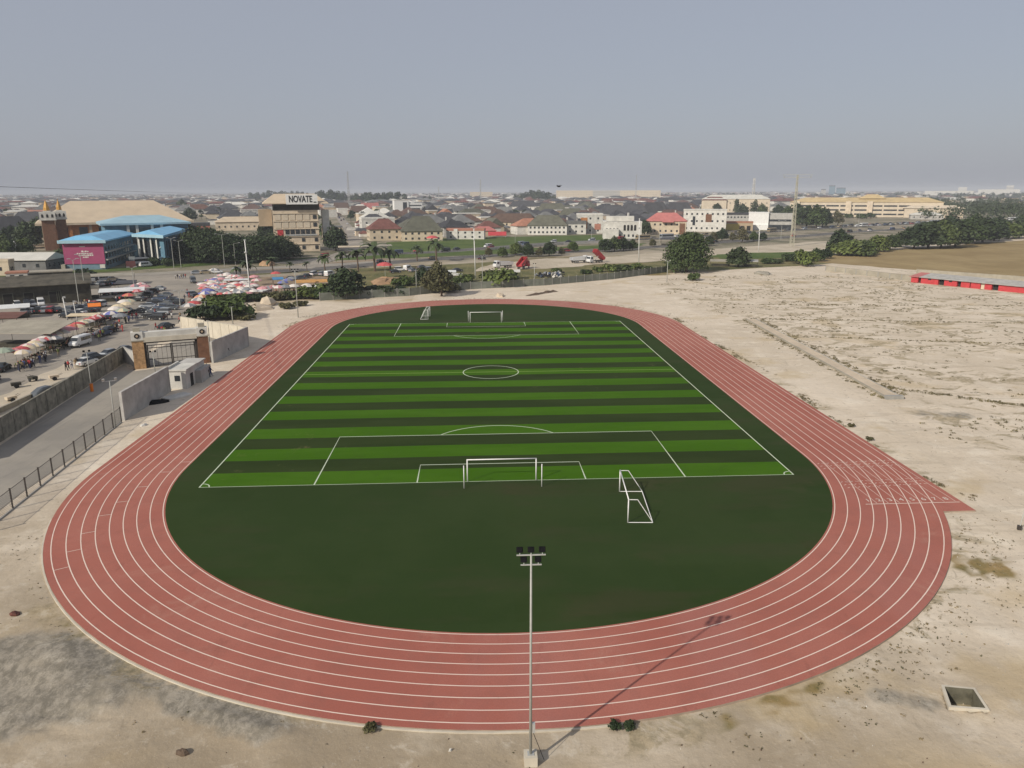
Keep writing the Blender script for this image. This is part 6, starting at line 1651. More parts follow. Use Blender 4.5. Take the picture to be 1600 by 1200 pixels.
def lorry(bed_up, tilt=38):
    o = thing('dump_truck', '', 'truck')
    MB().box(-4.2, 4.1, -.5, .5, .75, 1.05).build('chassis', 'dark_steel', o)
    cb = MB().loft([(2.2, .75, 2.9, 1.15, 1.08, .08), (2.4, .7, 3.05, 1.2, 1.12, .1), (3.7, .7, 3.0, 1.2, 1.1, .1), (4.15, .7, 1.9, 1.2, 1.12, .1), (4.3, .75, 1.7, 1.12, 1.05, .08)]).build('cab', 'car_white', o)
    MB()._idx([(3.75, -1.0, 2.85), (3.75, 1.0, 2.85), (4.2, 1.05, 1.95), (4.2, -1.05, 1.95)], [(0, 3, 2, 1)], 0).build('windscreen', 'glass', cb)
    for s in (-1, 1): MB().box(2.7, 3.6, s*1.17-.05, s*1.17+.05, 1.9, 2.65).build('side_window', 'glass', cb)
    mb = MB(); prof = [(-4.3, 1.15), (1.9, 1.15), (2.0, 2.75), (-4.5, 2.45)]
    an = math.radians(tilt) if bed_up else 0; px_, pz = -4.0, 1.1

    def rot(x, z): dx, dz = x-px_, z-pz; return (px_+dx*math.cos(an)-dz*math.sin(an), pz+dx*math.sin(an)+dz*math.cos(an))
    q = [rot(*p) for p in prof]; i = [rot(*p) for p in [(-4.3, 1.35), (1.75, 1.35), (1.8, 2.74), (-4.5, 2.44)]]
    for s in (-1, 1): mb._idx([(x, s*1.25, z) for x, z in q]+[(x, s*1.1, z) for x, z in i], [(0, 1, 2, 3), (7, 6, 5, 4), (3, 2, 6, 7), (0, 3, 7, 4), (1, 5, 6, 2)], 0)
    mb._idx([(q[0][0], -1.25, q[0][1]), (q[1][0], -1.25, q[1][1]), (q[1][0], 1.25, q[1][1]), (q[0][0], 1.25, q[0][1]), (i[0][0], -1.1, i[0][1]), (i[1][0], -1.1, i[1][1]), (i[1][0], 1.1, i[1][1]), (i[0][0], 1.1, i[0][1])], [(3, 2, 1, 0), (4, 5, 6, 7)], 0)
    mb._idx([(q[1][0], -1.25, q[1][1]), (q[2][0], -1.25, q[2][1]), (q[2][0], 1.25, q[2][1]), (q[1][0], 1.25, q[1][1])], [(0, 1, 2, 3), (3, 2, 1, 0)], 0)
    mb.build('bed', 'car_white', o)
    if bed_up: MB().tube((.3, 0, 1.0), ((q[1][0]+q[0][0])/2, 0, (q[1][1]+q[0][1])/2), .14, n=6).build('hoist_ram', 'galvanised', o)
    wheels(o, 8, 2.4, .52, (-.38, -.22, .37)); return o


CARS = dict(saloon=saloon(), suv=suv(), van=van(), bus=bus(), lorry=lorry(False), tipper=lorry(True, 36), dumper=lorry(True, 20))
KIDS.clear()
CN = dict(car_white='white', car_silver='silver', car_black='black', car_grey='dark grey', car_blue='dark blue', car_red='red', car_gold='gold', car_yellow='yellow', red_paint='red')
TYPE = dict(saloon='saloon car', suv='estate car', van='van', bus='bus', lorry='dump truck', tipper='dump truck with raised bed', dumper='dump truck')


def car(kind, u, v, u2, v2, col, where, group=None, jit=0, p=None, rz=None, bed=None, label=None):
    p = gp(u, v) if p is None else p; rz = heading(u, v, u2, v2) if rz is None else rz
    paint = {('body', 0): col, ('cab', 0): col, ('bed', 0): bed or col}
    return dup(CARS[kind], (p.x, p.y, GZ+.14), rz+U(-jit, jit), label or '%s %s %s' % (CN[col], TYPE[kind], where), group, 1, None, paint)


S = 'street beside the umbrella row'
car('van', 126, 541, 100, 549, 'car_white', '', label='white van driving down the street past the pink umbrellas')
car('saloon', 161, 525, 190, 518, 'car_blue', 'parked behind the white van', rz=None); car('saloon', 172, 520, 200, 513, 'car_black', 'parked under the red umbrellas')
car('saloon', 136, 571, 160, 564, 'car_white', '', label='white saloon car by the panel wall, beside the group of walkers'); car('suv', 148, 566, 170, 560, 'car_black', 'half hidden behind the white saloon')
car('saloon', 174, 557, 200, 550, 'car_silver', 'parked left of the gate pillar'); car('saloon', 197, 552, 215, 546, 'car_grey', 'touching the gate pillar')
car('saloon', 260, 514, 285, 508, 'car_black', '', label='black saloon car driving towards the street behind the gate beam')
car('saloon', 4, 580, 20, 572, 'car_black', 'at the frame edge beside the stalls', 'cars parked on the street'); car('saloon', -14, 598, 5, 588, 'car_black', 'cut by the frame edge beside the stalls', 'cars parked on the street')
# grey covered car with dry plants
p = gp(72, 618); o = thing('covered_car', 'dark grey covered car parked against the street side of the panel wall', 'car', p, heading(50, 620, 100, 606))
MB().loft([(-2.4, .1, .5, .8, .5, .1), (-2.0, .1, .95, .98, .7, .15), (-.9, .1, 1.5, 1.0, .66, .2), (.5, .1, 1.52, 1.0, .66, .2), (1.4, .1, 1.0, .98, .7, .15), (2.3, .1, .75, .9, .6, .12), (2.5, .1, .4, .7, .4, .08)]).build('cover', 'car_grey', o); wheels(o, 4.6, 1.8, .3)
# rows of parked cars in the market
def rowc(a, b, n, dirpx, cols, where, kinds=('saloon',), off=0, jit=.12, group='cars parked at the market'):
    pa, pb = gp(*a), gp(*b); h = math.atan2(pb.y-pa.y, pb.x-pa.x)
    for k in range(n):
        p = pa.lerp(pb, (k+.5)/n)+Vector((U(-.3, .3), U(-.3, .3), 0)); car(random.choice(kinds), 0, 0, 0, 0, cols[k % len(cols)], where, group, jit, p, h+off)


DK = ['car_black', 'car_grey', 'car_blue', 'car_black', 'car_silver']
rowc((228, 500), (272, 470), 5, 0, ['car_black', 'car_grey', 'car_blue', 'car_grey', 'car_black'], 'in the row of dark cars on the open yard', ('saloon', 'suv'), 1.35)
rowc((218, 492), (262, 462), 5, 0, ['car_grey', 'car_silver', 'car_black', 'car_blue', 'car_grey'], 'in the second row behind the dark cars', ('saloon',), 1.35)
rowc((212, 474), (252, 452), 4, 0, ['car_black', 'car_grey', 'car_black', 'car_silver'], 'in the back row by the white shed', ('saloon', 'suv'), 1.35)
rowc((36, 491), (98, 488), 6, 0, ['car_silver', 'car_silver', 'car_black', 'car_silver', 'car_red', 'car_black'], 'before the dark shop row', ('saloon', 'suv'), 1.5)
rowc((24, 481), (70, 478), 4, 0, ['car_white', 'car_black', 'car_silver', 'car_white'], 'close to the dark shop row', ('suv', 'van', 'suv'), -1.5)
rowc((100, 498), (150, 486), 5, 0, ['car_black', 'car_grey', 'car_white', 'car_black', 'car_grey'], 'behind the umbrella row by the leaning mast', ('saloon',), 1.3)
rowc((150, 507), (206, 488), 4, 0, ['car_black', 'car_black', 'car_blue', 'car_black'], 'between the umbrellas of the street market', ('saloon', 'suv'), .1)
rowc((128, 450), (200, 443), 7, 0, ['car_grey', 'car_black', 'car_silver', 'car_black', 'car_blue', 'car_grey', 'car_black'], 'by the grey awnings', ('saloon', 'suv'), 1.5)
rowc((300, 462), (314, 470), 2, 0, ['car_silver', 'car_black'], 'waiting at the mouth of the umbrella market', ('suv', 'saloon'), 1.6)
car('van', 302, 442, 310, 452, 'car_grey', '', label='grey box van with pale roof at the head of the umbrella market')
rowc((300, 429), (345, 427), 3, 0, ['car_silver', 'car_gold', 'car_white'], 'on the road above the umbrella market', ('saloon',), 0)
car('saloon', 43, 443, 60, 442, 'car_white', '', label='white saloon car on the road above the dark shop row'); car('saloon', 8, 444, 25, 443, 'car_black', '', label='black saloon car at the frame edge on the road above the dark shops')
car('van', 228, 417, 240, 416, 'car_white', '', label='white van parked in front of the blue portal'); car('bus', 226, 413, 240, 412, 'car_white', '', label='white bus behind the white van at the blue portal')
for u, v, c, k_ in [(492, 431, 'car_white', 'suv'), (505, 431, 'car_silver', 'suv'), (515, 432, 'car_white', 'van'), (480, 434, 'car_black', 'saloon'), (470, 437, 'car_grey', 'saloon'), (455, 438, 'car_black', 'saloon')]:
    car(k_, u, v, u+10, v-1, c, 'behind the stalls below the palm row', 'cars parked at the market', .5)
for u, v, c, k_ in [(625, 424, 'car_white', 'suv'), (637, 423, 'car_white', 'van'), (645, 425, 'car_silver', 'saloon'), (618, 427, 'car_black', 'saloon'), (672, 424, 'car_silver', 'suv'), (660, 420, 'car_grey', 'saloon'), (715, 425, 'car_black', 'saloon')]:
    car(k_, u, v, u+10, v-1, c, 'parked behind the orange soil mound', 'cars parked at the roadside', .5)
# heavy trucks on the sand yard
car('lorry', 786, 419, 772, 420, 'car_white', '', label='white dump truck on the sand yard left of the red one')
car('dumper', 818, 420, 835, 416, 'red_paint', '', label='red dump truck with raised bed behind the bright bushy tree')
car('lorry', 906, 411, 925, 410, 'car_white', '', label='dusty white dump truck on the sand strip'); car('tipper', 930, 411, 918, 412, 'car_white', '', bed='red_paint', label='dump truck with raised red bed beside the dusty white truck')
car('saloon', 753, 406, 770, 404, 'car_black', '', label='dark saloon car on the near carriageway behind the tall roadside mast')
# traffic on the carriageways
def along(Q, off, t0, t1, n, cols, where, kinds, rev=False, jit=.02, group='traffic on the far roads'):
    L_ = [0]
    for i in range(1, len(Q)): L_.append(L_[-1]+(Q[i]-Q[i-1]).length)
    for k in range(n):
        s = (t0+(t1-t0)*(k+.5+U(-.25, .25))/n)*L_[-1]; i = max(1, next((j for j in range(len(L_)) if L_[j] >= s), len(L_)-1))
        f = (s-L_[i-1])/max(1e-6, L_[i]-L_[i-1]); p = Q[i-1].lerp(Q[i], f); d = (Q[i]-Q[i-1]).normalized(); p = p+Vector((-d.y, d.x))*off
        u, v = px_of((p.x, p.y, 0))
        if not -30 < u < 1640: continue
        c, kd = random.choice(cols), random.choice(kinds)
        if kd == 'bus': c = random.choice(['car_white', 'car_silver', 'car_gold'])
        zone = '' if 'side road' in where else 'by the cream houses' if u < 760 else 'by the white terrace' if u < 960 else 'by the pink mansion' if u < 1120 else 'by the white box' if u < 1240 else 'in ochre-block jam'
        car(kd, 0, 0, 0, 0, c, (where+' '+zone).strip(), group, jit, Vector((p.x, p.y, 0)), math.atan2(d.y, d.x)+(math.pi if rev else 0))


TC_ = 0
TC = ['car_white', 'car_silver', 'car_black', 'car_grey', 'car_white', 'car_red', 'car_gold', 'car_blue', 'car_black']
rowc((20, 470), (110, 466), 6, 0, ['car_black', 'car_grey', 'car_silver', 'car_black', 'car_gold', 'car_grey'], 'against the dark shop row', ('saloon', 'suv'), 1.5)
rowc((104, 490), (160, 478), 6, 0, ['car_grey', 'car_black', 'car_silver', 'car_black', 'car_red', 'car_white'], 'in the rows by the leaning mast', ('saloon', 'suv'), 1.3)
rowc((236, 505), (283, 474), 4, 0, ['car_black', 'car_silver', 'car_grey', 'car_black'], 'in the outer row of the open yard', ('saloon', 'suv'), 1.35)
rowc((160, 462), (215, 456), 5, 0, ['car_black', 'car_grey', 'car_black', 'car_silver', 'car_blue'], 'behind the long white awning', ('saloon', 'suv'), 1.5)
rowc((120, 444), (180, 438), 5, 0, ['car_white', 'car_grey', 'car_black', 'car_silver', 'car_gold'], 'on the road before the magenta wall', ('saloon', 'van'), .1)
along(HC, 3, .02, .50, 18, TC, 'on the far carriageway', ['saloon', 'suv', 'saloon', 'van'], True); along(HC, -3, .06, .50, 15, TC, 'on the far carriageway near lane', ['saloon', 'suv', 'van', 'bus'], True)
along(HB, 0, .05, .45, 9, TC, 'on the near carriageway', ['saloon', 'suv'])
along(HC, 4.4, .52, .86, 34, TC, 'on the far carriageway', ['saloon', 'suv', 'van'], True); along(HC, 0, .50, .86, 34, TC, 'on far carriageway middle lane', ['saloon', 'suv', 'van', 'saloon'], True); along(HC, -4.4, .52, .86, 30, TC, 'on the far carriageway near lane', ['saloon', 'suv', 'bus', 'van'], True)
along(HC, 2, .68, .82, 22, TC, 'on far carriageway inner lane', ['saloon', 'suv', 'van'], True); along(HC, -2, .66, .84, 24, TC, 'on far carriageway outer lane', ['saloon', 'suv', 'saloon', 'bus'], True)
along(HB, 3, .5, .8, 12, TC, 'on the near carriageway far lane', ['saloon', 'suv']); along(HB, -3, .5, .8, 10, TC, 'on the near carriageway', ['saloon', 'van'])
along(HD, 1.5, .15, .9, 9, TC, 'right in the side road by the office block', ['saloon', 'suv', 'van']); along(HD, -2, .1, .9, 9, TC, 'left in the side road by the office block', ['saloon', 'suv'], True)
for o in CARS.values(): wipe(o)
KIDS.clear()
# roadside barrier wall
P = [gp(760, 391), gp(880, 382.5), gp(985, 377.5)]
o = thing('crash_barrier', 'pale concrete barrier along the far carriageway below the white terrace', 'barrier', P[0])
for k in range(2):
    a, b = P[k]-P[0], P[k+1]-P[0]; d = b-a; nn = Vector((-d.y, d.x, 0)).normalized()*.3; q = [a-nn, b-nn, b+nn, a+nn]
    MB()._idx([*q]+[x+Vector((0, 0, 1.3)) for x in q], [(0, 3, 2, 1), (4, 5, 6, 7), (0, 1, 5, 4), (1, 2, 6, 5), (2, 3, 7, 6), (3, 0, 4, 7)], 0).build('barrier_length', 'grey_wall', o)

# ------------------------------------------------------------------ market: umbrellas, awnings, stalls
def umbrella(r=1.4, dome=.55):
    o = thing('market_umbrella', '', 'umbrella', (0, 0, 0), 0, 'market umbrellas')
    mb = MB(); n = 16; prof = [(r, 2.0), (r*.86, 2.0+dome*.34), (r*.58, 2.0+dome*.72), (r*.25, 2.0+dome*.95), (.02, 2.0+dome)]
    for j, (rr, z) in enumerate(prof):
        for k in range(n):
            a = 2*math.pi*k/n; q = rr*(1 if k % 2 == 0 else .93); mb.v.append((q*math.cos(a), q*math.sin(a), z-(0 if k % 2 == 0 else -.04 if j < 1 else 0)))
    for j in range(len(prof)-1):
        for k in range(n):
            mb.f.append((j*n+k, j*n+(k+1) % n, (j+1)*n+(k+1) % n, (j+1)*n+k)); mb.mi.append((k//2) % 2)
    mb.build('canopy', ['um_red', 'um_red'], o)
    MB().tube((0, 0, 0), (0, 0, 2.0+dome+.12), .03, n=5).build('pole', 'galvanised', o)
    return o


um = umbrella(); UN = dict(um_red='red', um_pink='pink', um_white='white', um_cream='cream', um_blue='blue', um_green='pale green', um_orange='orange', um_grey='grey')


def umb(u, v, c, where, s=1.0, c2=None, lab=None):
    p = gp(u, v); nm = UN[c] if not c2 or c2 == c else '%s and %s' % (UN[c], UN[c2])
    return dup(um, (p.x, p.y, GZ+.1), U(0, 6), lab or '%s umbrella %s' % (nm, where), 'market umbrellas', s, None, {('canopy', 0): c, ('canopy', 1): c2 or c})


st = [(27, 569, 'um_pink', 'um_red'), (36, 566, 'um_red', None), (46, 561, 'um_pink', 'um_white'), (57, 556, 'um_cream', None), (63, 552, 'um_pink', 'um_white'), (72, 548, 'um_white', None), (80, 543, 'um_pink', 'um_grey'), (90, 540, 'um_cream', 'um_white'), (100, 536, 'um_pink', 'um_white'), (106, 531, 'um_pink', None), (116, 528, 'um_orange', 'um_red'), (124, 524, 'um_red', None), (132, 520, 'um_green', 'um_cream'), (141, 517, 'um_red', None), (149, 514, 'um_red', 'um_pink'), (155, 511, 'um_red', 'um_white')]
for u, v, c, c2 in st: umb(u, v, c, 'in the row along the street', 1.15, c2)
for u, v, c, c2 in [(10, 572, 'um_green', None), (182, 500, 'um_white', None), (187, 496, 'um_cream', None), (194, 503, 'um_cream', 'um_green'), (200, 492, 'um_cream', None), (196, 488, 'um_white', None), (204, 487, 'um_green', 'um_cream'), (203, 477, 'um_orange', 'um_red'), (216, 470, 'um_pink', 'um_red'), (222, 467, 'um_pink', None), (212, 461, 'um_pink', 'um_grey'), (222, 458, 'um_white', 'um_pink'), (228, 462, 'um_pink', None), (127, 468, 'um_pink', 'um_white'), (190, 512, 'um_grey', None), (176, 508, 'um_white', 'um_blue')]:
    umb(u, v, c, 'among the dark parked cars', 1.3, c2)
UC = ['um_pink', 'um_white', 'um_white', 'um_pink', 'um_red', 'um_cream', 'um_grey', 'um_pink', 'um_blue', 'um_white', 'um_grey', 'um_white']
cl = [(305, 492, 'um_red', None), (312, 486, 'um_grey', 'um_white'), (316, 481, 'um_orange', 'um_cream'), (322, 475, 'um_blue', 'um_white'), (327, 470, 'um_blue', None), (297, 496, 'um_white', 'um_grey')]
for u, v, c, c2 in cl: umb(u, v, c, 'at the lower tip of the packed market', 1.4, c2)
rng = random.Random(8); pts = []
poly = [(314, 452), (340, 440), (362, 437), (384, 446), (400, 455), (398, 469), (370, 471), (332, 471), (318, 466)]
while len(pts) < 108:
    u, v = rng.uniform(312, 402), rng.uniform(437, 472)
    if not poly_in((u, v), poly): continue
    p = gp(u, v)
    if any((p-q).length < 1.75 for q in pts): 
        if rng.random() > .02: continue
    pts.append(p); c = rng.choice(UC); c2 = rng.choice([None, None, 'um_white', 'um_pink'])
    umb(u, v, c, 'in the packed market, %s' % ('upper' if v < 449 else 'lower' if v > 460 else 'middle') + (' yard side' if u < 340 else ' centre' if u < 368 else ' near the mast'), rng.uniform(.85, 1.2), c2)
for u, v, c, c2 in [(402, 452, 'um_pink', 'um_white'), (398, 446, 'um_pink', None), (412, 466, 'um_pink', None), (420, 465, 'um_pink', 'um_grey'), (428, 464, 'um_red', 'um_white'), (436, 464, 'um_white', 'um_pink'), (446, 463, 'um_grey', None), (460, 462, 'um_white', None), (443, 456, 'um_grey', 'um_blue'), (450, 452, 'um_blue', 'um_grey'), (457, 449, 'um_grey', None), (432, 440, 'um_red', None), (480, 461, 'um_white', None), (370, 432, 'um_grey', None), (336, 434, 'um_grey', 'um_white')]:
    umb(u, v, c, 'in the loose stalls right of the market mast', 1.35, c2)
umb(602, 434, 'um_red', '', 2.2, None, 'single red umbrella on top of the round orange soil mound'); umb(676, 387, 'um_red', '', 2.6, None, 'single red umbrella on the roadside before the cream houses'); umb(36, 470, 'um_green', '', 1.5, 'um_cream', 'yellow green umbrella under the eaves of the dark shop row')
for k in range(22):
    t_ = k/21; u, v = 30+(158-30)*t_+U(-3, 3), 572+(513-572)*t_+U(-1, 4); p = gp(u, v); o = thing('goods_table', 'market table heaped with goods in the street umbrella row', 'table', p, U(0, 3), 'tables under the street umbrellas')
    MB().box(-.9, .9, -.5, .5, .72, .8).build('table_top', 'shed_dark', o)
    for x in (-.8, .8):
        for y in (-.42, .42): MB().box(x-.04, x+.04, y-.04, y+.04, 0, .717).build('leg', 'dark_steel', o)
    g_ = MB()
    for j in range(7): x, y, q = U(-.75, .65), U(-.4, .3), U(.1, .22); g_.box(x, x+q, y, y+q, .803, .8+U(.1, .4), random.randrange(4))
    g_.build('goods', ['um_orange', 'cloth_green', 'um_cream', 'cloth_dark'], o)
    if k % 2: umb(u+U(-4, 4), v-U(2, 6), random.choice(['um_pink', 'um_white', 'um_red', 'um_grey', 'um_cream']), 'in the row along the street', 1.1, random.choice([None, 'um_white']))
wipe(um); KIDS.clear()


def awning(u, v, wp, dm, h, m, lab, yaw=0, legs=True, drop=.5, name='market_stall', cat='stall', counter=True, group='market stalls and awnings', tilt=0):
    p = gp(u, v); W = wp*mpp(p); o = thing(name, lab, cat, p, face_cam(p)+yaw, group)
    MB()._idx([(-W/2, 0, h-drop), (W/2, 0, h-drop+tilt), (W/2, dm, h+tilt), (-W/2, dm, h), (-W/2, 0, h-drop+.1), (W/2, 0, h-drop+.1+tilt), (W/2, dm, h+.1+tilt), (-W/2, dm, h+.1)], [(0, 3, 2, 1), (4, 5, 6, 7), (0, 1, 5, 4), (1, 2, 6, 5), (2, 3, 7, 6), (3, 0, 4, 7)], 0).build('canopy', m, o)
    for x in (-W/2+.15, W/2-.15):
        for y, z in ((.15, h-drop), (dm-.15, h-.05)): MB().tube((x, y, -.1), (x, y, z), .05, n=5).build('leg', 'dark_steel', o)
    if counter: MB().box(-W/2+.4, W/2-.4, dm*.35, dm*.7, 0, 1.0).build('counter', 'shed_dark', o)
    return o


awning(28, 548, 96, 9, 4.6, 'dirty_sheet', 'big tan sheet roof of a market shed at the frame edge', -.62, drop=1.2)
awning(16, 500, 48, 5, 3.2, 'tarp_white', 'long white awning at the frame edge behind the tan shed roof', -.05, drop=.4)
awning(8, 516, 34, 5, 3.4, 'maroon_roof', 'dull red sheet roof at the frame edge between white awning and tan shed', -.5, drop=.7)
awning(192, 472, 58, 6, 3.4, 'tarp_white', 'long white awning above grey stalls at the market', -.05, drop=.4)
awning(142, 468, 22, 4, 3.6, 'um_cream', 'small cream awning on dark legs left of the long white awning', -.1)
awning(170, 447, 64, 7, 3.6, 'dirty_sheet', 'long pale grey sheet roof beside the road before the magenta wall', -.1, drop=.3)
awning(138, 452, 20, 5, 3, 'grey_roof', 'dark grey sheet roof next to the dark shop row', 0)
awning(196, 456, 26, 6, 3, 'charcoal_roof', 'black sheet roof over parked cars left of the awning', -.15)
awning(150, 496, 16, 3, 3.2, 'orange_paint', 'orange stall box behind the red umbrellas', 0)
awning(130, 512, 40, 3, 2.9, 'um_cream', 'narrow cream sheet behind the red umbrellas', -.35, drop=.2)
awning(436, 449, 16, 3, 3, 'tarp_blue', 'blue tarpaulin stall in the loose market', .1)
awning(370, 452, 34, 3, 3, 'tarp_white', 'thin white sheet over the packed market near the mast', -.03, drop=.15, counter=False)
awning(348, 461, 22, 3, 2.6, 'um_grey', 'grey cloth strip at the lower edge of the packed market', -.1)
awning(478, 452, 30, 4, 2.6, 'plank_orange', 'timber yard stall of orange planks in the loose market', 0)
awning(508, 449, 28, 4, 2.2, 'plank_orange', 'low stack shed of orange timber left of the spreading tree', .1)
awning(452, 462, 22, 3, 2.6, 'grey_wall', 'pale grey stall at the market edge above the sand mounds', 0)
awning(488, 459, 22, 2, 2.4, 'tarp_white', 'white sheet stall at the market edge left of the spreading tree', 0)
awning(412, 465, 26, 2, 2.2, 'tarp_white', 'long low white stall at the market edge right of the mast', 0)
awning(547, 459, 36, 3, 2.2, 'tarp_white', 'long white sheet stall behind the spreading dark tree', 0)
awning(700, 438, 26, 5, 3.0, 'tarp_white', 'white sheet roof beside the dark hedge behind the far goal', 0, drop=.3)
awning(712, 441, 22, 4, 2.6, 'pale_roof', 'second white sheet roof by the roadside mast', 0, drop=.3)
awning(803, 437, 20, 5, 3.0, 'pale_roof', 'white roofed stall right of the bright bushy tree', 0, drop=.4)
awning(1125, 417, 30, 5, 2.6, 'dirty_sheet', 'rusty grey stall between the two dark round trees', 0)
awning(1172, 418, 22, 5, 2.8, 'grey_wall', 'pale grey hut behind the dense dark tree', 0)
awning(1045, 384, 24, 6, 4, 'charcoal_roof', 'dark canopy on legs in front of the pink roofed mansion', 0)
awning(590, 396, 46, 6, 4, 'dirty_sheet', 'pale canopy by the side road below the maroon roofed house', .1)
for u, v, lab in [(555, 396, 'cream yard wall panel beside the side road mouth')]: awning(u, v, 50, 4, 3.6, 'cream_wall', 'cream sheet roofed kiosk at the side road mouth', 0)
# dark timber shops and tyres, carts
p = gp(58, 476); o = thing('shop_shed', 'long dark wooden shop row with framed openings behind parked cars', 'shop row', p, face_cam(p)-.04)
W = 130*mpp(p); H = 5.2
MB().box(-W/2, W/2, 0, 9, -.2, H).build('wall', 'shed_dark', o)
slab_roof(MB(), -W/2-.5, W/2+.5, -1.2, 10, H, H+2.0, .2).build('roof', nmat('old_sheet', (.085, .075, .055), amt=.5, scale=.4), o)
for x in (-.28, -.10, .12, .19):
    fr = MB(); x0, x1 = W*x, W*x+W*(.08 if x != .19 else .03)
    MB().box(x0, x1, -.1, -.003, .6, 3.4).build('opening', 'opening_dark', o)
    fr.box(x0-.2, x1+.2, -.16, -.003, 3.4, 3.6).box(x0-.2, x0, -.16, -.003, .4, 3.4).box(x1, x1+.2, -.16, -.003, .4, 3.4); fr.build('opening_frame', 'olive_roof', o)
for u, v, lab in [(26, 606, 'three wheeled brown cart on the street opposite the stalls'), (52, 596, 'dark handcart near the stalls'), (85, 594, 'small pale crate on the bare street'), (18, 628, 'pale block and stick lying on the roadside sand')]:
    p = gp(u, v); o = thing('handcart', lab, 'cart', p, U(0, 3), 'carts and crates on the street')
    MB().box(-.7, .7, -.45, .45, .45, .9).build('tray', 'shed_dark' if 'pale' not in lab else 'cream_wall', o); MB().tube((.7, -.3, .8), (1.3, -.3, 1.0), .03, n=4).tube((.7, .3, .8), (1.3, .3, 1.0), .03, n=4).build('handle', 'dark_steel', o)
    for s in (-1, 1): MB().tube((0, s*.5, .35), (0, s*.58, .35), .35, n=10).build('wheel', 'tyre', o)
mb = MB(); rng = random.Random(9)                                      # heap of scrap and tyres, too jumbled to count
for k in range(60):
    p = gp(838+rng.uniform(0, 44), 432+rng.uniform(-3, 3)); a = rng.uniform(0, 3); i0 = len(mb.v); s_ = rng.uniform(.3, .8)
    if k % 3: mb.lathe([(.28, 0), (.5, 0), (.55, .12), (.5, .25), (.28, .25), (.28, 0)], 10, m=0)
    else: mb.box(-s_, s_, -s_*.7, s_*.7, 0, s_*1.3, rng.choice([1, 2, 3, 4]))
    t1, z0 = rng.uniform(-.7, .7), rng.uniform(-.1, .8)
    for q in range(i0, len(mb.v)):
        x, y, z = mb.v[q]; x, z = x*math.cos(t1)-z*math.sin(t1), x*math.sin(t1)+z*math.cos(t1); mb.v[q] = (p.x+x*math.cos(a)-y*math.sin(a), p.y+x*math.sin(a)+y*math.cos(a), p.z+z0+z)
structure(mb.build('scrap_debris', ['tyre', 'grey_wall', 'car_blue', 'white_wall', 'um_grey']), 'stuff')
# ------------------------------------------------------------------ people
def person_mesh(pose):
    st = dict(stand=(0, .0, .0), walk=(.28, .25, .0), carry=(.12, .1, .9))[pose]; lg, ar, cy = st
    J = [((0, 0, .95), .14), ((0, 0, 1.12), .13), ((0, 0, 1.36), .15), ((0, 0, 1.5), .06), ((.01, 0, 1.60), .095), ((.01, 0, 1.72), .085)]
    Ed = [(0, 1), (1, 2), (2, 3), (3, 4), (4, 5)]
    for s in (-1, 1):
        i = len(J); f = s*lg
        J += [((0, s*.10, .88), .10), ((f*.55, s*.11, .48), .065), ((f*.9, s*.11, .09), .045), ((f*.9+.15, s*.12, .04), .04)]
        Ed += [(0, i), (i, i+1), (i+1, i+2), (i+2, i+3)]
        i = len(J); g = -s*ar
        J += [((0, s*.20, 1.40), .065), ((g*.5, s*.25, 1.13), .048), ((g+.12+cy*.2, s*(.24-.1*cy), .90+cy*.22), .036), ((g+.16+cy*.25, s*(.24-.12*cy), .82+cy*.26), .03)]
        Ed += [(2, i), (i, i+1), (i+1, i+2), (i+2, i+3)]
    me = bpy.data.meshes.new('person'); me.from_pydata([j for j, r in J], Ed, [])
    o = bpy.data.objects.new('person_source', me); COL.objects.link(o); md = o.modifiers.new('skin', 'SKIN')
    for k, (j, r) in enumerate(J): me.skin_vertices[0].data[k].radius = (r, r*(1.25 if k in (1, 2) else 1)); me.skin_vertices[0].data[k].use_root = k == 0
    o.modifiers.new('sub', 'SUBSURF').levels = 1
    dg = bpy.context.evaluated_depsgraph_get(); out = bpy.data.meshes.new_from_object(o.evaluated_get(dg)); bpy.data.objects.remove(o)
    out.materials.clear()
    for n in ('skin', 'cloth_white', 'cloth_dark', 'hair'): out.materials.append(M(n))
    for f in out.polygons:
        c = f.center; f.use_smooth = True
        far_arm = abs(c.y) > .2 and c.z < 1.2 and c.z > .7
        f.material_index = 3 if c.z > 1.69 or (c.z > 1.6 and c.x < -.03) or c.z < .07 else 0 if c.z > 1.5 or far_arm else 1 if c.z > .93 else 2
    return out


PM = [person_mesh(p) for p in ('stand', 'walk', 'carry')]
CLN = dict(cloth_white='white', cloth_red='red', cloth_blue='blue', cloth_dark='dark', cloth_tan='tan', cloth_green='olive')


def person(u, v, top, bot, where, pose=None):
    p = gp(u, v); i = random.randrange(3) if pose is None else pose
    o = put('person', PM[i], [], None, p + Vector((0, 0, .10)), U(0, 6.28)); recolour(o, 1, top); recolour(o, 2, bot)
    tag(o, 'person in %s top and %s trousers, %s' % (CLN[top], CLN[bot], where), 'person', 'people at the market and gate'); s = U(.98, 1.08); o.scale = (s, s, s); return o


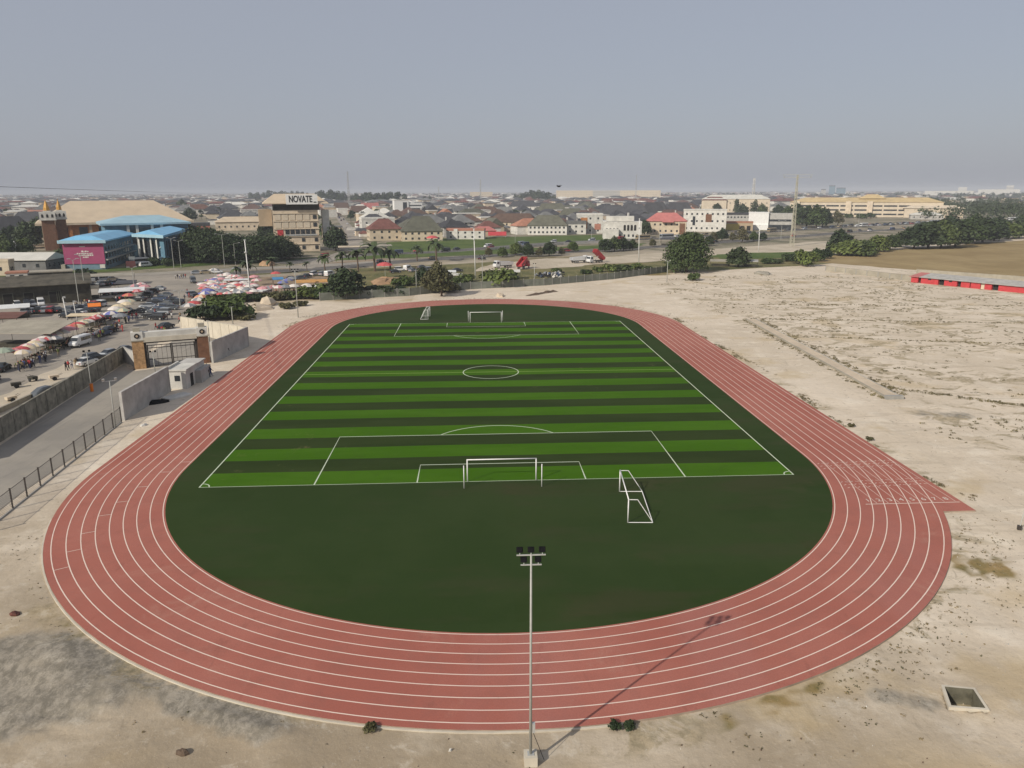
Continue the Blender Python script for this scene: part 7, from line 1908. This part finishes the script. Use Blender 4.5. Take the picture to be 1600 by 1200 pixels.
for u, v, t_, b_, w_ in [(104, 580, 'cloth_dark', 'cloth_dark', 'walking left of the white saloon'), (108, 579, 'cloth_red', 'cloth_dark', 'walking left of the white saloon'), (113, 577, 'cloth_white', 'cloth_blue', 'walking left of the white saloon'), (119, 575, 'cloth_tan', 'cloth_tan', 'walking left of the white saloon'), (121, 574, 'cloth_dark', 'cloth_blue', 'walking left of the white saloon'),
                      (326, 590, 'cloth_blue', 'cloth_dark', 'standing beside the guard house'), (330, 589, 'cloth_blue', 'cloth_blue', 'standing beside the guard house'), (324, 584, 'cloth_white', 'cloth_dark', 'standing beside the guard house'), (318, 592, 'cloth_dark', 'cloth_dark', 'in the shade of the guard house'), (356, 556, 'cloth_dark', 'cloth_dark', 'in the shade of the wall by the track'),
                      (262, 501, 'cloth_dark', 'cloth_dark', 'crossing the open yard behind the gate'), (269, 499, 'cloth_white', 'cloth_dark', 'crossing the open yard behind the gate'), (282, 499, 'cloth_tan', 'cloth_dark', 'at the end of the cream wall'), (289, 470, 'cloth_dark', 'cloth_dark', 'walking on the empty yard before the umbrellas'), (244, 516, 'cloth_red', 'cloth_dark', 'behind the gate beam'),
                      (192, 519, 'cloth_red', 'cloth_red', 'on the street behind the dark cars'), (188, 517, 'cloth_white', 'cloth_red', 'on the street behind the dark cars'), (182, 517, 'cloth_green', 'cloth_dark', 'on the street behind the dark cars'), (156, 534, 'cloth_green', 'cloth_dark', 'beside the rear of the white van'), (92, 558, 'cloth_green', 'cloth_tan', 'walking alone in the middle of the street'), (243, 493, 'cloth_red', 'cloth_dark', 'beside the row of dark cars'),
                      (39, 578, 'cloth_blue', 'cloth_dark', 'by the dark stalls at the street end'), (48, 576, 'cloth_dark', 'cloth_dark', 'by the dark stalls at the street end'), (53, 575, 'cloth_white', 'cloth_dark', 'by the dark stalls at the street end'), (30, 581, 'cloth_dark', 'cloth_blue', 'by the dark stalls at the street end'),
                      (275, 436, 'cloth_white', 'cloth_dark', 'in the queue by the road above the yard'), (278, 436, 'cloth_dark', 'cloth_dark', 'in the queue by the road above the yard'), (281, 436, 'cloth_white', 'cloth_blue', 'in the queue by the road above the yard'), (284, 436, 'cloth_tan', 'cloth_dark', 'in the queue by the road above the yard'), (287, 435, 'cloth_dark', 'cloth_blue', 'in the queue by the road above the yard'), (290, 435, 'cloth_red', 'cloth_dark', 'in the queue by the road above the yard'),
                      (128, 478, 'cloth_dark', 'cloth_dark', 'beneath the pink and white umbrella'), (178, 503, 'cloth_white', 'cloth_dark', 'under the white market umbrellas'), (295, 494, 'cloth_white', 'cloth_dark', 'at the lower tip of the packed market'), (300, 492, 'cloth_dark', 'cloth_tan', 'at the lower tip of the packed market'), (293, 460, 'cloth_red', 'cloth_dark', 'at the cars waiting by the packed market'), (296, 466, 'cloth_red', 'cloth_red', 'at the cars waiting by the packed market')]:
    person(u, v, t_, b_, w_)
TP, BT = ['cloth_white', 'cloth_red', 'cloth_blue', 'cloth_dark', 'cloth_tan', 'cloth_green', 'cloth_white'], ['cloth_dark', 'cloth_blue', 'cloth_tan', 'cloth_dark']
rng = random.Random(21)
for n_, (a, b), sp_, w_ in [(22, ((150, 530), (215, 497)), 5, 'near dark cars and street umbrellas'), (26, ((310, 474), (400, 462)), 6, 'in the packed market'), (16, ((404, 466), (500, 452)), 5, 'in the loose stalls'), (14, ((25, 585), (100, 552)), 5, 'along the street umbrellas'), (10, ((120, 480), (200, 470)), 4, 'before the white awning'), (8, ((200, 545), (290, 505)), 8, 'on the bare yard behind the gate')]:
    for k in range(n_):
        t_ = rng.random(); person(a[0]+(b[0]-a[0])*t_+rng.uniform(-sp_, sp_), a[1]+(b[1]-a[1])*t_+rng.uniform(-sp_*.5, sp_*.5), rng.choice(TP), rng.choice(BT), w_)

# ------------------------------------------------------------------ every label singles out one thing
bpy.context.view_layer.update()
by = {}
for o, lab, _ in PENDING:
    if o.parent is None: by.setdefault(o['label'], []).append(o)
for lab, os_ in by.items():
    if len(os_) < 2: continue
    os_.sort(key=lambda o: px_of(o.matrix_world.translation)[0])
    n = len(os_); W_ = ORD
    num = {2: 'two', 3: 'three', 4: 'four', 5: 'five', 6: 'six', 7: 'seven', 8: 'eight', 9: 'nine', 10: 'ten', 11: 'eleven', 12: 'twelve'}.get(n, str(n))
    words = len(lab.replace(',', '').split())
    for i, o in enumerate(os_):
        o_ = ('leftmost' if i == 0 else 'rightmost' if i == n-1 else (ORD[i] if i < len(ORD) else str(i+1)) + ' from left')
        o['label'] = '%s, %s of %s' % (lab, o_, num) if words < 12 else '%s, %s' % (lab, o_)
used = {}
for o in bpy.data.objects:
    if o.parent is None and o.get('label'):
        if len(o['label'].replace(',', '').split()) > 16: print('LONG', o['label'])
        used[o['label']] = used.get(o['label'], 0)+1
print('things', sum(used.values()), 'labels', len(used), 'objects', len(bpy.data.objects))
